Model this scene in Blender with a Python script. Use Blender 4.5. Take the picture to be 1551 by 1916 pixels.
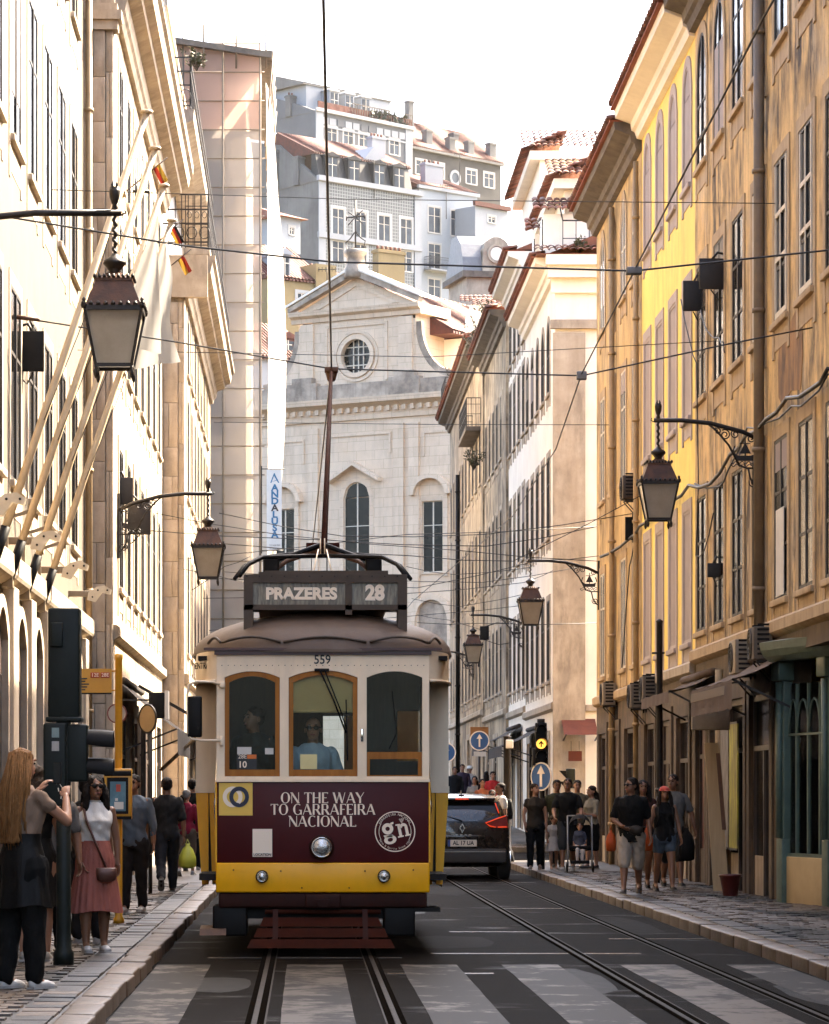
import bpy, bmesh, math, random
import numpy as np
from math import sin, cos, pi, radians as R
from mathutils import Vector, Matrix, noise as mnoise

random.seed(7)
S = bpy.context.scene
COL = S.collection
for _o in list(bpy.data.objects):
    bpy.data.objects.remove(_o)

# ------------------------------------------------------------------ camera
# level camera 1.5 m above the street, long lens, looking along +Y; the view is moved by lens shift so verticals stay vertical
F = 6100.0
CX, CY, CH = 570.0, 1490.0, 1.5
cd = bpy.data.cameras.new('camera')
cam = bpy.data.objects.new('camera', cd)
COL.objects.link(cam)
cam.location = (0, 0, CH)
cam.rotation_euler = (R(90), 0, 0)
cd.sensor_fit = 'HORIZONTAL'
cd.sensor_width = 36.0
cd.lens = F / 1551.0 * 36.0
cd.shift_x = (775.5 - CX) / 1551.0
cd.shift_y = (CY - 958.0) / 1551.0
cd.clip_start = 0.5
cd.clip_end = 6000
S.camera = cam

# ------------------------------------------------------------------ sky, sun, exposure
SUN = Vector((0.52, 0.43, 0.67)).normalized()
SUN_EL = math.asin(SUN.z)
SUN_AZ = math.atan2(SUN.x, SUN.y)
W = bpy.data.worlds.new('World')
S.world = W
W.use_nodes = True
wn = W.node_tree.nodes
wl = W.node_tree.links
for n in list(wn):
    wn.remove(n)
wo = wn.new('ShaderNodeOutputWorld')
wb = wn.new('ShaderNodeBackground')
ws = wn.new('ShaderNodeTexSky')
ws.sky_type = 'NISHITA'
ws.sun_disc = False
ws.sun_elevation = SUN_EL
ws.sun_rotation = SUN_AZ
ws.air_density = 0.85
ws.dust_density = 5.5
ws.ozone_density = 0.0
wb.inputs['Strength'].default_value = 0.15
wl.new(ws.outputs[0], wb.inputs[0])
wl.new(wb.outputs[0], wo.inputs[0])
sd = bpy.data.lights.new('sun', 'SUN')
sd.energy = 4.2
sd.angle = R(0.53)
sd.color = (1.0, 0.86, 0.66)
sun = bpy.data.objects.new('sun', sd)
COL.objects.link(sun)
sun.rotation_euler = (-SUN).to_track_quat('-Z', 'Y').to_euler()
sun.location = SUN * 60
vs = S.view_settings
S.display_settings.display_device = 'sRGB'
vs.view_transform = 'Standard'
vs.look = 'None'
vs.gamma = 1.0
vs.use_curve_mapping = False
vs.exposure = 3.1
S.render.engine = 'CYCLES'
cy = S.cycles
cy.use_denoising = True
cy.max_bounces = 7
cy.diffuse_bounces = 4
cy.glossy_bounces = 3
cy.transmission_bounces = 5
cy.transparent_max_bounces = 10
cy.volume_bounces = 0
cy.caustics_reflective = False
cy.caustics_refractive = False
cy.sample_clamp_indirect = 8.0
cy.use_adaptive_sampling = True
cy.adaptive_threshold = 0.02

def PX(px, py, Y):
    """pixel direction taken at distance Y -> X, Z in metres"""
    return (px - CX) * Y / F, CH + (CY - py) * Y / F
def ground_z(y):
    return max(0.0, y - 75.0) * 0.02

# ------------------------------------------------------------------ helpers
class MB:
    """collects shapes for one mesh"""
    def __init__(s):
        s.v = []; s.f = []; s.sm = []
    def add(s, vs, fs, smooth=False):
        b = len(s.v)
        s.v.extend([tuple(p) for p in vs])
        for f in fs:
            s.f.append(tuple(i + b for i in f)); s.sm.append(smooth)
        return s
    def box(s, x0, x1, y0, y1, z0, z1):
        if x0 > x1: x0, x1 = x1, x0
        if y0 > y1: y0, y1 = y1, y0
        if z0 > z1: z0, z1 = z1, z0
        v = [(x0,y0,z0),(x1,y0,z0),(x1,y1,z0),(x0,y1,z0),(x0,y0,z1),(x1,y0,z1),(x1,y1,z1),(x0,y1,z1)]
        return s.add(v, [(0,3,2,1),(4,5,6,7),(0,1,5,4),(1,2,6,5),(2,3,7,6),(3,0,4,7)])
    def bevbox(s, x0, x1, y0, y1, z0, z1, b=0.01):
        bm = bmesh.new()
        bmesh.ops.create_cube(bm, size=1.0, matrix=Matrix.Translation(((x0+x1)/2,(y0+y1)/2,(z0+z1)/2)) @ Matrix.Diagonal((abs(x1-x0),abs(y1-y0),abs(z1-z0),1)))
        bmesh.ops.bevel(bm, geom=bm.edges[:], offset=b, segments=2, affect='EDGES', profile=0.6)
        bm.verts.index_update()
        s.add([p.co for p in bm.verts], [tuple(q.index for q in f.verts) for f in bm.faces], True)
        bm.free(); return s
    def bar(s, p0, p1, w, h=None, up=(0,0,1)):
        """rectangular bar between two points"""
        h = h or w
        a = Vector(p0); b = Vector(p1); d = (b-a).normalized()
        u = Vector(up)
        if abs(d.dot(u)) > 0.95: u = Vector((0,1,0))
        sx = d.cross(u).normalized()*w/2; sz = sx.cross(d).normalized()*h/2
        v = [a-sx-sz, a+sx-sz, a+sx+sz, a-sx+sz, b-sx-sz, b+sx-sz, b+sx+sz, b-sx+sz]
        return s.add(v, [(0,3,2,1),(4,5,6,7),(0,1,5,4),(1,2,6,5),(2,3,7,6),(3,0,4,7)])
    def tube(s, pts, r, n=8, cap=True, smooth=True, ry=None):
        pts = [Vector(p) for p in pts]
        rs = r if isinstance(r, (list, tuple)) else [r]*len(pts)
        vs = []; fs = []
        prev = None
        for i, p in enumerate(pts):
            d = (pts[min(i+1, len(pts)-1)] - pts[max(i-1, 0)])
            if d.length < 1e-9: d = Vector((0,0,1))
            d.normalize()
            if prev is None:
                u = Vector((0,0,1)) if abs(d.z) < 0.9 else Vector((0,1,0))
            else:
                u = prev
            x = d.cross(u)
            if x.length < 1e-6: x = d.cross(Vector((1,0,0)))
            x.normalize(); u2 = x.cross(d).normalized(); prev = u2
            for k in range(n):
                a = 2*pi*k/n
                vs.append(p + x*cos(a)*rs[i] + u2*sin(a)*(rs[i] if ry is None else ry))
        for i in range(len(pts)-1):
            for k in range(n):
                fs.append((i*n+k, i*n+(k+1)%n, (i+1)*n+(k+1)%n, (i+1)*n+k))
        if cap:
            fs.append(tuple(reversed(range(n)))); fs.append(tuple((len(pts)-1)*n+k for k in range(n)))
        return s.add(vs, fs, smooth)
    def lathe(s, prof, c=(0,0,0), n=16, smooth=True, sx=1.0, sy=1.0, cap=True):
        vs = []; fs = []
        for (r, z) in prof:
            for k in range(n):
                a = 2*pi*k/n
                vs.append((c[0]+r*cos(a)*sx, c[1]+r*sin(a)*sy, c[2]+z))
        for i in range(len(prof)-1):
            for k in range(n):
                fs.append((i*n+k, i*n+(k+1)%n, (i+1)*n+(k+1)%n, (i+1)*n+k))
        if cap:
            fs.append(tuple(reversed(range(n)))); fs.append(tuple((len(prof)-1)*n+k for k in range(n)))
        return s.add(vs, fs, smooth)
    def disc_y(s, c, r, y0, y1, n=24, rz=None):
        """short cylinder with its axis along y"""
        rz = rz or r
        vs = []
        for y in (y0, y1):
            for k in range(n):
                a = 2*pi*k/n
                vs.append((c[0]+r*cos(a), y, c[1]+rz*sin(a)))
        fs = [tuple(range(n)), tuple(reversed(range(n, 2*n)))]
        fs += [(k, n+k, n+(k+1)%n, (k+1)%n) for k in range(n)]
        return s.add(vs, fs)
    def ring_y(s, c, ri, ro, y0, y1, n=32, a0=0, a1=2*pi, kz=1.0):
        """flat ring with its axis along y"""
        full = abs(a1-a0-2*pi) < 1e-6
        m = n if full else n+1
        vs = []
        for (r, y) in ((ri,y0),(ro,y0),(ro,y1),(ri,y1)):
            for k in range(m):
                a = a0+(a1-a0)*k/n
                vs.append((c[0]+r*cos(a), y, c[1]+r*kz*sin(a)))
        fs = []
        for k in range(n):
            j = (k+1) % m
            for q in range(4):
                q2 = (q+1) % 4
                fs.append((q*m+k, q*m+j, q2*m+j, q2*m+k))
        if not full:
            fs.append((0, m, 2*m, 3*m)); fs.append((m-1, 4*m-1, 3*m-1, 2*m-1))
        return s.add(vs, fs)
    def prism_x(s, prof, x0, x1):
        """(y,z) profile extruded along x"""
        n = len(prof)
        v = [(x0,p[0],p[1]) for p in prof] + [(x1,p[0],p[1]) for p in prof]
        f = [tuple(range(n)), tuple(reversed(range(n,2*n)))] + [(i, n+i, n+(i+1)%n, (i+1)%n) for i in range(n)]
        return s.add(v, f)
    def prism_y(s, prof, y0, y1, smooth=False):
        """(x,z) profile extruded along y"""
        n = len(prof)
        v = [(p[0],y0,p[1]) for p in prof] + [(p[0],y1,p[1]) for p in prof]
        f = [tuple(range(n)), tuple(reversed(range(n,2*n)))] + [(i, n+i, n+(i+1)%n, (i+1)%n) for i in range(n)]
        return s.add(v, f, smooth)
    def prism_z(s, prof, z0, z1):
        n = len(prof)
        v = [(p[0],p[1],z0) for p in prof] + [(p[0],p[1],z1) for p in prof]
        f = [tuple(reversed(range(n))), tuple(range(n,2*n))] + [(i, (i+1)%n, n+(i+1)%n, n+i) for i in range(n)]
        return s.add(v, f)
    def quad(s, a, b, c, d):
        return s.add([a,b,c,d], [(0,1,2,3)])
    def loft(s, rings, smooth=True, cap=True, closed=True):
        n = len(rings[0]); vs = [p for r in rings for p in r]; fs = []
        for i in range(len(rings)-1):
            for k in range(n if closed else n-1):
                fs.append((i*n+k, i*n+(k+1)%n, (i+1)*n+(k+1)%n, (i+1)*n+k))
        if cap:
            fs.append(tuple(reversed(range(n)))); fs.append(tuple((len(rings)-1)*n+k for k in range(n)))
        return s.add(vs, fs, smooth)
    def mesh(s, name, fixn=True):
        me = bpy.data.meshes.new(name)
        me.from_pydata(s.v, [], s.f)
        me.polygons.foreach_set('use_smooth', s.sm)
        if fixn:
            bm = bmesh.new(); bm.from_mesh(me)
            bmesh.ops.recalc_face_normals(bm, faces=bm.faces[:])
            bm.to_mesh(me); bm.free()
        me.update()
        return me

ORG = {}
def link(o, parent=None):
    COL.objects.link(o)
    if parent is not None: o.parent = parent
    return o
def tag(o, label, cat=None, group=None, kind=None):
    if label: o['label'] = label
    if cat: o['category'] = cat
    if group: o['group'] = group
    if kind: o['kind'] = kind
    return o
def thing(name, label, cat, loc=(0,0,0), rotz=0.0, group=None):
    o = bpy.data.objects.new(name, None)
    o.empty_display_size = 0.2
    link(o); o.location = loc; o.rotation_euler = (0,0,rotz)
    ORG[o.name] = (0,0,0)
    return tag(o, label, cat, group)
def mk(name, mb, mat, parent=None, label=None, center=True, fixn=True):
    """one mesh object; its vertices are in the frame of its thing, its origin is moved to its own base"""
    me = mb.mesh(name, fixn) if isinstance(mb, MB) else mb
    o = bpy.data.objects.new(name, me)
    link(o, parent)
    org = (0,0,0)
    if center and len(me.vertices):
        co = np.empty(len(me.vertices)*3, dtype=np.float32); me.vertices.foreach_get('co', co)
        co = co.reshape(-1,3); lo = co.min(0); hi = co.max(0)
        org = (float((lo[0]+hi[0])/2), float((lo[1]+hi[1])/2), float(lo[2]))
        me.vertices.foreach_set('co', (co - np.array(org, dtype=np.float32)).ravel())
        me.update()
    po = ORG.get(parent.name, (0,0,0)) if parent is not None else (0,0,0)
    o.location = (org[0]-po[0], org[1]-po[1], org[2]-po[2])
    ORG[o.name] = org
    for m in (mat if isinstance(mat, (list, tuple)) else [mat]):
        if m is not None and len(me.materials) < 8: me.materials.append(m)
    if label: o['label'] = label
    return o
def inst(name, me, parent, loc, rot=(0,0,0), scale=(1,1,1)):
    """one more object on shared mesh data; loc in the frame of the thing"""
    o = bpy.data.objects.new(name, me)
    link(o, parent)
    po = ORG.get(parent.name, (0,0,0)) if parent is not None else (0,0,0)
    o.location = (loc[0]-po[0], loc[1]-po[1], loc[2]-po[2])
    o.rotation_euler = rot; o.scale = scale
    ORG[o.name] = tuple(loc)
    return o
def copy_tree(o, parent=None):
    c = o.copy(); COL.objects.link(c)
    c.parent = parent
    ORG[c.name] = ORG.get(o.name, (0,0,0))
    for ch in list(o.children):
        copy_tree(ch, c)
    return c

# ------------------------------------------------------------------ materials
MATS = {}
# overall lightness trims per material name, tuned against the photograph
TRIM = dict(asphalt=.24, asphalt_patch_dark=.35, asphalt_patch_pale=.28, painted_glint=.5, church_stone=.80, white_plaster=1.0, yellow_plaster=1.0, cream_plaster=.48,
    hill_grey=.55, hill_white=.6, hill_pale_blue=.6, hill_stained=.5, hill_brown_grey=.5, hill_yellow=.62, hill_trim=.65, slate_cladding=.6, hill_roof_tiles=.6, hill_roof_tiles_cross=.6,
    clay_roof_tile=.62, clay_tile_field=.62, eave_tile_underside=.6, stained_ground_floor_stone=1.0, shopfront_green_paint=1.15, brown_wood=.7, dark_window_wood=.7, frosted_lamp_glass=.75,
    awning_cloth=.7, awning_cloth_dark=.5, awning_cloth_red=.65, drainpipe_paint=.8, sign_blue=1.5, car_taupe_paint=.6, dark_green_paint=.7, wrought_iron=.75, black_paint=.7, dark_interior=.7,
    zinc_sheet=.6, orange_panel=.6, rusted_metal=.7, window_curtain=.7, shop_red_paint=.75, stop_yellow_paint=.75, calcada=.6, limestone=.6, basalt=.7, kerb_stone=.48, stone_dark=.8, slate_roof=.6, fender_red_paint=.8,
    old_plaster=.85, lantern_copper=.7, blind_lilac=.8, trim_lilac=.85, tram_maroon_vinyl=.85, appliance_casing=.75, dry_leaf=.7, skin_fair=.85, skin_tan=.85, skin_brown=.85)
def pm(name, c1, c2=None, scale=3.0, rough=0.7, bump=0.0, bscale=None, stretch=(1,1,1), metal=0.0, rnd=0.0,
       streak=None, sfac=0.5, spec=0.5, coat=0.0, detail=6.0, contrast=(0.3,0.7), trans=None, blotch=None, bfac=0.5, bsc=0.5, grime=0.0):
    """procedural surface: two tones mixed by noise, optional vertical streaks of stain, blotches and fine relief"""
    if name in MATS: return MATS[name]
    tk = TRIM.get(name, 0.72 if name.startswith('cloth_') and max(c1) < 0.1 else 1.0)
    sc_ = lambda c: tuple(x*tk for x in c) if c else c
    c1, c2, streak, blotch = sc_(c1), sc_(c2), sc_(streak), sc_(blotch)
    m = bpy.data.materials.new(name); m.use_nodes = True
    nt = m.node_tree; N = nt.nodes; L = nt.links
    b = N['Principled BSDF']
    b.inputs['Roughness'].default_value = rough
    b.inputs['Metallic'].default_value = metal
    b.inputs['Specular IOR Level'].default_value = spec
    b.inputs['Coat Weight'].default_value = coat
    tc = N.new('ShaderNodeTexCoord')
    mp = N.new('ShaderNodeMapping'); mp.inputs['Scale'].default_value = stretch
    L.new(tc.outputs['Object'], mp.inputs['Vector'])
    oi = N.new('ShaderNodeObjectInfo')
    ad = N.new('ShaderNodeVectorMath'); ad.operation = 'ADD'
    cb = N.new('ShaderNodeCombineXYZ')
    mu = N.new('ShaderNodeMath'); mu.operation = 'MULTIPLY'; mu.inputs[1].default_value = 37.0
    L.new(oi.outputs['Random'], mu.inputs[0])
    for k in range(3): L.new(mu.outputs[0], cb.inputs[k])
    L.new(mp.outputs[0], ad.inputs[0]); L.new(cb.outputs[0], ad.inputs[1])
    vec = ad.outputs[0]
    def noise(sc, det=detail, v=vec):
        n = N.new('ShaderNodeTexNoise'); n.inputs['Scale'].default_value = sc; n.inputs['Detail'].default_value = det
        n.inputs['Roughness'].default_value = 0.62
        L.new(v, n.inputs['Vector']); return n.outputs['Fac']
    def ramp(fac, a, c):
        r = N.new('ShaderNodeMapRange'); r.inputs[1].default_value = a; r.inputs[2].default_value = c
        L.new(fac, r.inputs[0]); return r.outputs[0]
    def mix(fac, a, c, mode='MIX'):
        x = N.new('ShaderNodeMix'); x.data_type = 'RGBA'; x.blend_type = mode
        for sock, val in ((x.inputs[0], fac), (x.inputs[6], a), (x.inputs[7], c)):
            if hasattr(val, 'is_output'): L.new(val, sock)
            elif isinstance(val, (int, float)): sock.default_value = val
            else: sock.default_value = tuple(val) + (1,)
        return x.outputs[2]
    c2 = c2 or c1
    col = mix(ramp(noise(scale), *contrast), c1, c2)
    if blotch:
        f = ramp(noise(bsc, 5.0), 0.52, 0.64)
        mm = N.new('ShaderNodeMath'); mm.operation = 'MULTIPLY'; mm.inputs[1].default_value = bfac
        L.new(f, mm.inputs[0])
        col = mix(mm.outputs[0], col, blotch)
    if streak:
        ms = N.new('ShaderNodeMapping'); ms.inputs['Scale'].default_value = (2.2, 2.2, 0.16)
        L.new(ad.outputs[0] if stretch == (1,1,1) else vec, ms.inputs['Vector'])
        f0 = ramp(noise(2.2, 8.0, ms.outputs[0]), 0.48, 0.68); fl = ramp(noise(0.33, 4.0), 0.36, 0.60)
        mf = N.new('ShaderNodeMath'); mf.operation = 'MULTIPLY'; L.new(f0, mf.inputs[0]); L.new(fl, mf.inputs[1]); f1 = mf.outputs[0]
        mm = N.new('ShaderNodeMath'); mm.operation = 'MULTIPLY'; mm.inputs[1].default_value = sfac
        L.new(f1, mm.inputs[0])
        col = mix(mm.outputs[0], col, streak)
    if grime:
        g1 = ramp(noise(0.55, 9.0), 0.36, 0.58)
        mg = N.new('ShaderNodeMapping'); mg.inputs['Scale'].default_value = (3.5, 3.5, 1.1); L.new(vec, mg.inputs['Vector'])
        g2 = ramp(noise(1.0, 9.0, mg.outputs[0]), 0.40, 0.58)
        mm = N.new('ShaderNodeMath'); mm.operation = 'MULTIPLY'; L.new(g1, mm.inputs[0]); L.new(g2, mm.inputs[1])
        m3 = N.new('ShaderNodeMath'); m3.operation = 'MULTIPLY'; m3.inputs[1].default_value = grime; L.new(mm.outputs[0], m3.inputs[0])
        col = mix(m3.outputs[0], col, (0.045,0.030,0.018))
        sp = ramp(noise(26.0, 3.0), 0.62, 0.70); m4 = N.new('ShaderNodeMath'); m4.operation = 'MULTIPLY'; m4.inputs[1].default_value = grime*0.55; L.new(sp, m4.inputs[0])
        col = mix(m4.outputs[0], col, (0.08,0.055,0.035))
    if rnd:
        hs = N.new('ShaderNodeHueSaturation')
        mr = N.new('ShaderNodeMapRange'); mr.inputs[3].default_value = 1-rnd; mr.inputs[4].default_value = 1+rnd
        L.new(oi.outputs['Random'], mr.inputs[0]); L.new(mr.outputs[0], hs.inputs['Value'])
        L.new(col, hs.inputs['Color']); col = hs.outputs[0]
    L.new(col, b.inputs['Base Color'])
    if bump:
        bp = N.new('ShaderNodeBump'); bp.inputs['Strength'].default_value = bump; bp.inputs['Distance'].default_value = 0.02
        L.new(noise(bscale or scale*6), bp.inputs['Height']); L.new(bp.outputs[0], b.inputs['Normal'])
    # roughness wanders a little as well
    rr = N.new('ShaderNodeMapRange'); rr.inputs[3].default_value = max(0.02, rough-0.08); rr.inputs[4].default_value = min(1, rough+0.08)
    L.new(noise(scale*2.3, 3.0), rr.inputs[0]); L.new(rr.outputs[0], b.inputs['Roughness'])
    if trans:
        b.inputs['Transmission Weight'].default_value = trans
    MATS[name] = m
    return m
def emit(name, c, st):
    m = bpy.data.materials.new(name); m.use_nodes = True
    b = m.node_tree.nodes['Principled BSDF']
    b.inputs['Base Color'].default_value = tuple(c)+(1,)
    b.inputs['Emission Color'].default_value = tuple(c)+(1,)
    b.inputs['Emission Strength'].default_value = st
    MATS[name] = m; return m
def glassmat(name, tint=(0.9,0.95,0.93), ior=1.45, dirt=0.06):
    """clear sheet glass: see-through with a real Fresnel reflection and a little dust"""
    m = bpy.data.materials.new(name); m.use_nodes = True
    N = m.node_tree.nodes; L = m.node_tree.links
    N.remove(N['Principled BSDF']); out = N['Material Output']
    tr = N.new('ShaderNodeBsdfTransparent'); tr.inputs[0].default_value = tuple(tint)+(1,)
    gl = N.new('ShaderNodeBsdfGlossy'); gl.inputs['Roughness'].default_value = 0.03
    fr = N.new('ShaderNodeFresnel'); fr.inputs[0].default_value = ior
    mx = N.new('ShaderNodeMixShader')
    L.new(fr.outputs[0], mx.inputs[0]); L.new(tr.outputs[0], mx.inputs[1]); L.new(gl.outputs[0], mx.inputs[2])
    df = N.new('ShaderNodeBsdfDiffuse'); df.inputs[0].default_value = (0.5,0.48,0.42,1)
    m2 = N.new('ShaderNodeMixShader')
    nz = N.new('ShaderNodeTexNoise'); nz.inputs['Scale'].default_value = 4.0
    mr = N.new('ShaderNodeMapRange'); mr.inputs[1].default_value = 0.35; mr.inputs[2].default_value = 0.8; mr.inputs[4].default_value = dirt*2
    L.new(nz.outputs[0], mr.inputs[0]); L.new(mr.outputs[0], m2.inputs[0])
    L.new(mx.outputs[0], m2.inputs[1]); L.new(df.outputs[0], m2.inputs[2])
    L.new(m2.outputs[0], out.inputs[0])
    MATS[name] = m; return m
def netmat(name, c, alpha=0.7, transl=0.4):
    """woven net or thin cloth: partly open weave, scatters light through"""
    m = bpy.data.materials.new(name); m.use_nodes = True
    N = m.node_tree.nodes; L = m.node_tree.links
    N.remove(N['Principled BSDF']); out = N['Material Output']
    df = N.new('ShaderNodeBsdfDiffuse'); tl = N.new('ShaderNodeBsdfTranslucent')
    tc = N.new('ShaderNodeTexCoord'); nz = N.new('ShaderNodeTexNoise'); nz.inputs['Scale'].default_value = 0.8; nz.inputs['Detail'].default_value = 8
    L.new(tc.outputs['Object'], nz.inputs['Vector'])
    mc = N.new('ShaderNodeMix'); mc.data_type = 'RGBA'
    mc.inputs[6].default_value = tuple(c)+(1,); mc.inputs[7].default_value = tuple(x*0.7 for x in c)+(1,)
    L.new(nz.outputs[0], mc.inputs[0])
    L.new(mc.outputs[2], df.inputs[0]); L.new(mc.outputs[2], tl.inputs[0])
    m1 = N.new('ShaderNodeMixShader'); m1.inputs[0].default_value = transl
    L.new(df.outputs[0], m1.inputs[1]); L.new(tl.outputs[0], m1.inputs[2])
    tr = N.new('ShaderNodeBsdfTransparent'); m2 = N.new('ShaderNodeMixShader'); m2.inputs[0].default_value = alpha
    L.new(tr.outputs[0], m2.inputs[1]); L.new(m1.outputs[0], m2.inputs[2])
    L.new(m2.outputs[0], out.inputs[0])
    MATS[name] = m; return m

DK = (0.07,0.045,0.025)
M = dict(
 asphalt = pm('asphalt', (0.030,0.022,0.0165), (0.015,0.011,0.0083), 1.2, 0.6, 0.5, 45, blotch=(0.028,0.025,0.022), bfac=0.4, bsc=0.35, spec=0.015),
 limestone = pm('limestone', (0.15,0.098,0.06), (0.055,0.035,0.021), 5, 0.5, 0.25, 30, rnd=0.3, spec=0.5),
 basalt = pm('basalt', (0.018,0.016,0.0145), (0.009,0.008,0.0072), 6, 0.36, 0.25, 30, rnd=0.3),
 kerb = pm('kerb_stone', (0.23,0.15,0.09), (0.08,0.052,0.031), 6, 0.5, 0.3, 25, rnd=0.15),
 bedding = pm('bedding_sand', (0.09,0.075,0.06), (0.06,0.05,0.04), 20, 0.8),
 rail = pm('rail_steel', (0.034,0.026,0.02), (0.012,0.009,0.007), 8, 0.6, 0.3, 60, spec=0.1),
 groove = pm('rail_groove', (0.008,0.0065,0.005), (0.005,0.004,0.0032), 12, 1.0, spec=0.0),
 ochre = pm('ochre_plaster', (0.80,0.545,0.23), (0.56,0.36,0.135), 1.6, 0.88, 0.35, 22, streak=(0.075,0.045,0.022), sfac=0.45, blotch=(0.52,0.42,0.28), bfac=0.75, bsc=0.6, grime=1.0),
 ochre2 = pm('ochre_plaster_pale', (0.66,0.45,0.18), (0.49,0.32,0.12), 1.4, 0.85, 0.25, 22, streak=(0.14,0.085,0.04), sfac=0.4, blotch=(0.5,0.38,0.21), bfac=0.6, bsc=0.6, grime=0.7),
 yellow = pm('yellow_plaster', (0.93,0.69,0.16), (0.87,0.63,0.14), 1.0, 0.8, 0.08, 30, streak=(0.55,0.40,0.15), sfac=0.3, grime=0.2),
 cream = pm('cream_plaster', (0.200,0.150,0.092), (0.165,0.118,0.068), 0.8, 0.85, 0.08, 30, streak=(0.15,0.105,0.06), sfac=0.45, grime=0.3),
 white_plaster = pm('white_plaster', (0.88,0.80,0.67), (0.78,0.70,0.57), 1.0, 0.85, 0.1, 20, streak=(0.42,0.33,0.24), sfac=0.15, grime=0.06),
 left_plaster = pm('sunlit_old_plaster', (0.62,0.50,0.35), (0.48,0.37,0.24), 1.2, 0.88, 0.2, 18, streak=(0.10,0.07,0.04), sfac=0.6, grime=0.7),
 old_plaster = pm('old_plaster', (0.66,0.53,0.36), (0.46,0.35,0.22), 1.2, 0.9, 0.3, 16, streak=(0.07,0.05,0.035), sfac=0.8, blotch=(0.12,0.09,0.06), bfac=0.7, bsc=0.5, grime=0.8),
 stone = pm('lioz_stone', (0.46,0.38,0.28), (0.35,0.28,0.20), 2.5, 0.75, 0.15, 25, streak=(0.26,0.19,0.12), sfac=0.4, grime=0.4),
 stone_block = pm('stone_block', (0.47,0.38,0.28), (0.37,0.29,0.20), 3, 0.75, 0.25, 22, rnd=0.14, streak=(0.25,0.18,0.11), sfac=0.25, grime=0.4),
 stone_dark = pm('stone_dark', (0.20,0.16,0.12), (0.10,0.08,0.06), 2.5, 0.85, 0.25, 22, streak=(0.05,0.04,0.03), sfac=0.6),
 trim_ochre = pm('trim_ochre', (0.47,0.34,0.19), (0.34,0.23,0.12), 3, 0.8, 0.2, 24, streak=(0.14,0.09,0.045), sfac=0.6),
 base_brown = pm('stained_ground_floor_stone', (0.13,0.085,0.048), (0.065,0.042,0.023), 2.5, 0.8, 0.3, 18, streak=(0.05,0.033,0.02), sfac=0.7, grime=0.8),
 trim_lilac = pm('trim_lilac', (0.48,0.40,0.36), (0.42,0.35,0.32), 3, 0.8, 0.05, streak=(0.35,0.28,0.24), sfac=0.4),
 blind_lilac = pm('blind_lilac', (0.36,0.29,0.27), (0.30,0.24,0.22), 2, 0.7),
 glass = pm('window_glass', (0.007,0.006,0.005), (0.014,0.012,0.009), 1.2, 0.12, 0.02, 3, rnd=0.5, spec=0.22),
 curtain = pm('window_curtain', (0.20,0.16,0.115), (0.09,0.07,0.05), 3, 0.25, rnd=0.4, stretch=(9,9,0.6)),
 wood_dark = pm('dark_window_wood', (0.026,0.018,0.012), (0.015,0.011,0.008), 8, 0.6),
 wood_white = pm('pale_window_wood', (0.60,0.53,0.42), (0.50,0.43,0.33), 8, 0.5),
 wood_brown = pm('brown_wood', (0.07,0.038,0.019), (0.04,0.021,0.011), 6, 0.5, stretch=(6,6,0.6)),
 iron = pm('wrought_iron', (0.013,0.010,0.008), (0.026,0.017,0.011), 9, 0.5, 0.1, 40, spec=0.4),
 rust = pm('rusted_metal', (0.20,0.085,0.035), (0.10,0.045,0.022), 9, 0.6, 0.2, 50),
 black = pm('black_paint', (0.007,0.006,0.0055), (0.011,0.0095,0.0085), 9, 0.5, spec=0.15),
 green_metal = pm('dark_green_paint', (0.010,0.014,0.012), (0.015,0.021,0.017), 6, 0.5, 0.05, 60, spec=0.2),
 green_shop = pm('shopfront_green_paint', (0.085,0.125,0.098), (0.055,0.085,0.068), 6, 0.45, 0.1, 40, streak=(0.05,0.07,0.06), sfac=0.4),
 tile = pm('clay_roof_tile', (0.30,0.10,0.05), (0.17,0.055,0.03), 6, 0.75, 0.2, 30, rnd=0.45, blotch=(0.40,0.30,0.22), bfac=0.4, bsc=3),
 tile_field = pm('clay_tile_field', (0.36,0.12,0.055), (0.22,0.07,0.035), 3, 0.8, 0.4, 14),
 eave_orange = pm('eave_tile_underside', (0.40,0.095,0.025), (0.28,0.065,0.02), 4, 0.8, stretch=(1,1,1)),
 pipe = pm('drainpipe_paint', (0.46,0.32,0.16), (0.34,0.22,0.10), 3, 0.6, streak=(0.16,0.10,0.05), sfac=0.5),
 pipe_dark = pm('old_drainpipe', (0.12,0.09,0.06), (0.20,0.14,0.08), 3, 0.6),
 awning = pm('awning_cloth', (0.13,0.072,0.036), (0.09,0.048,0.024), 3, 0.9, streak=(0.07,0.04,0.025), sfac=0.5),
 awning_dark = pm('awning_cloth_dark', (0.05,0.035,0.025), (0.07,0.05,0.035), 3, 0.9),
 awning_red = pm('awning_cloth_red', (0.20,0.045,0.018), (0.14,0.032,0.014), 3, 0.9),
 ac = pm('appliance_casing', (0.32,0.25,0.165), (0.22,0.165,0.105), 5, 0.5, streak=(0.25,0.17,0.1), sfac=0.4),
 dark_in = pm('dark_interior', (0.008,0.006,0.0045), (0.014,0.010,0.007), 2, 0.9),
 zinc = pm('zinc_sheet', (0.22,0.22,0.23), (0.30,0.30,0.30), 4, 0.5, 0.05),
 white_paint = pm('road_paint', (0.62,0.60,0.56), (0.40,0.39,0.37), 9, 0.4, 0.2, 60),
 shop_red = pm('shop_red_paint', (0.11,0.012,0.008), (0.075,0.009,0.007), 4, 0.45),
)
M['glass_clear'] = glassmat('clear_glass', ior=1.28, dirt=0.006)
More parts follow.
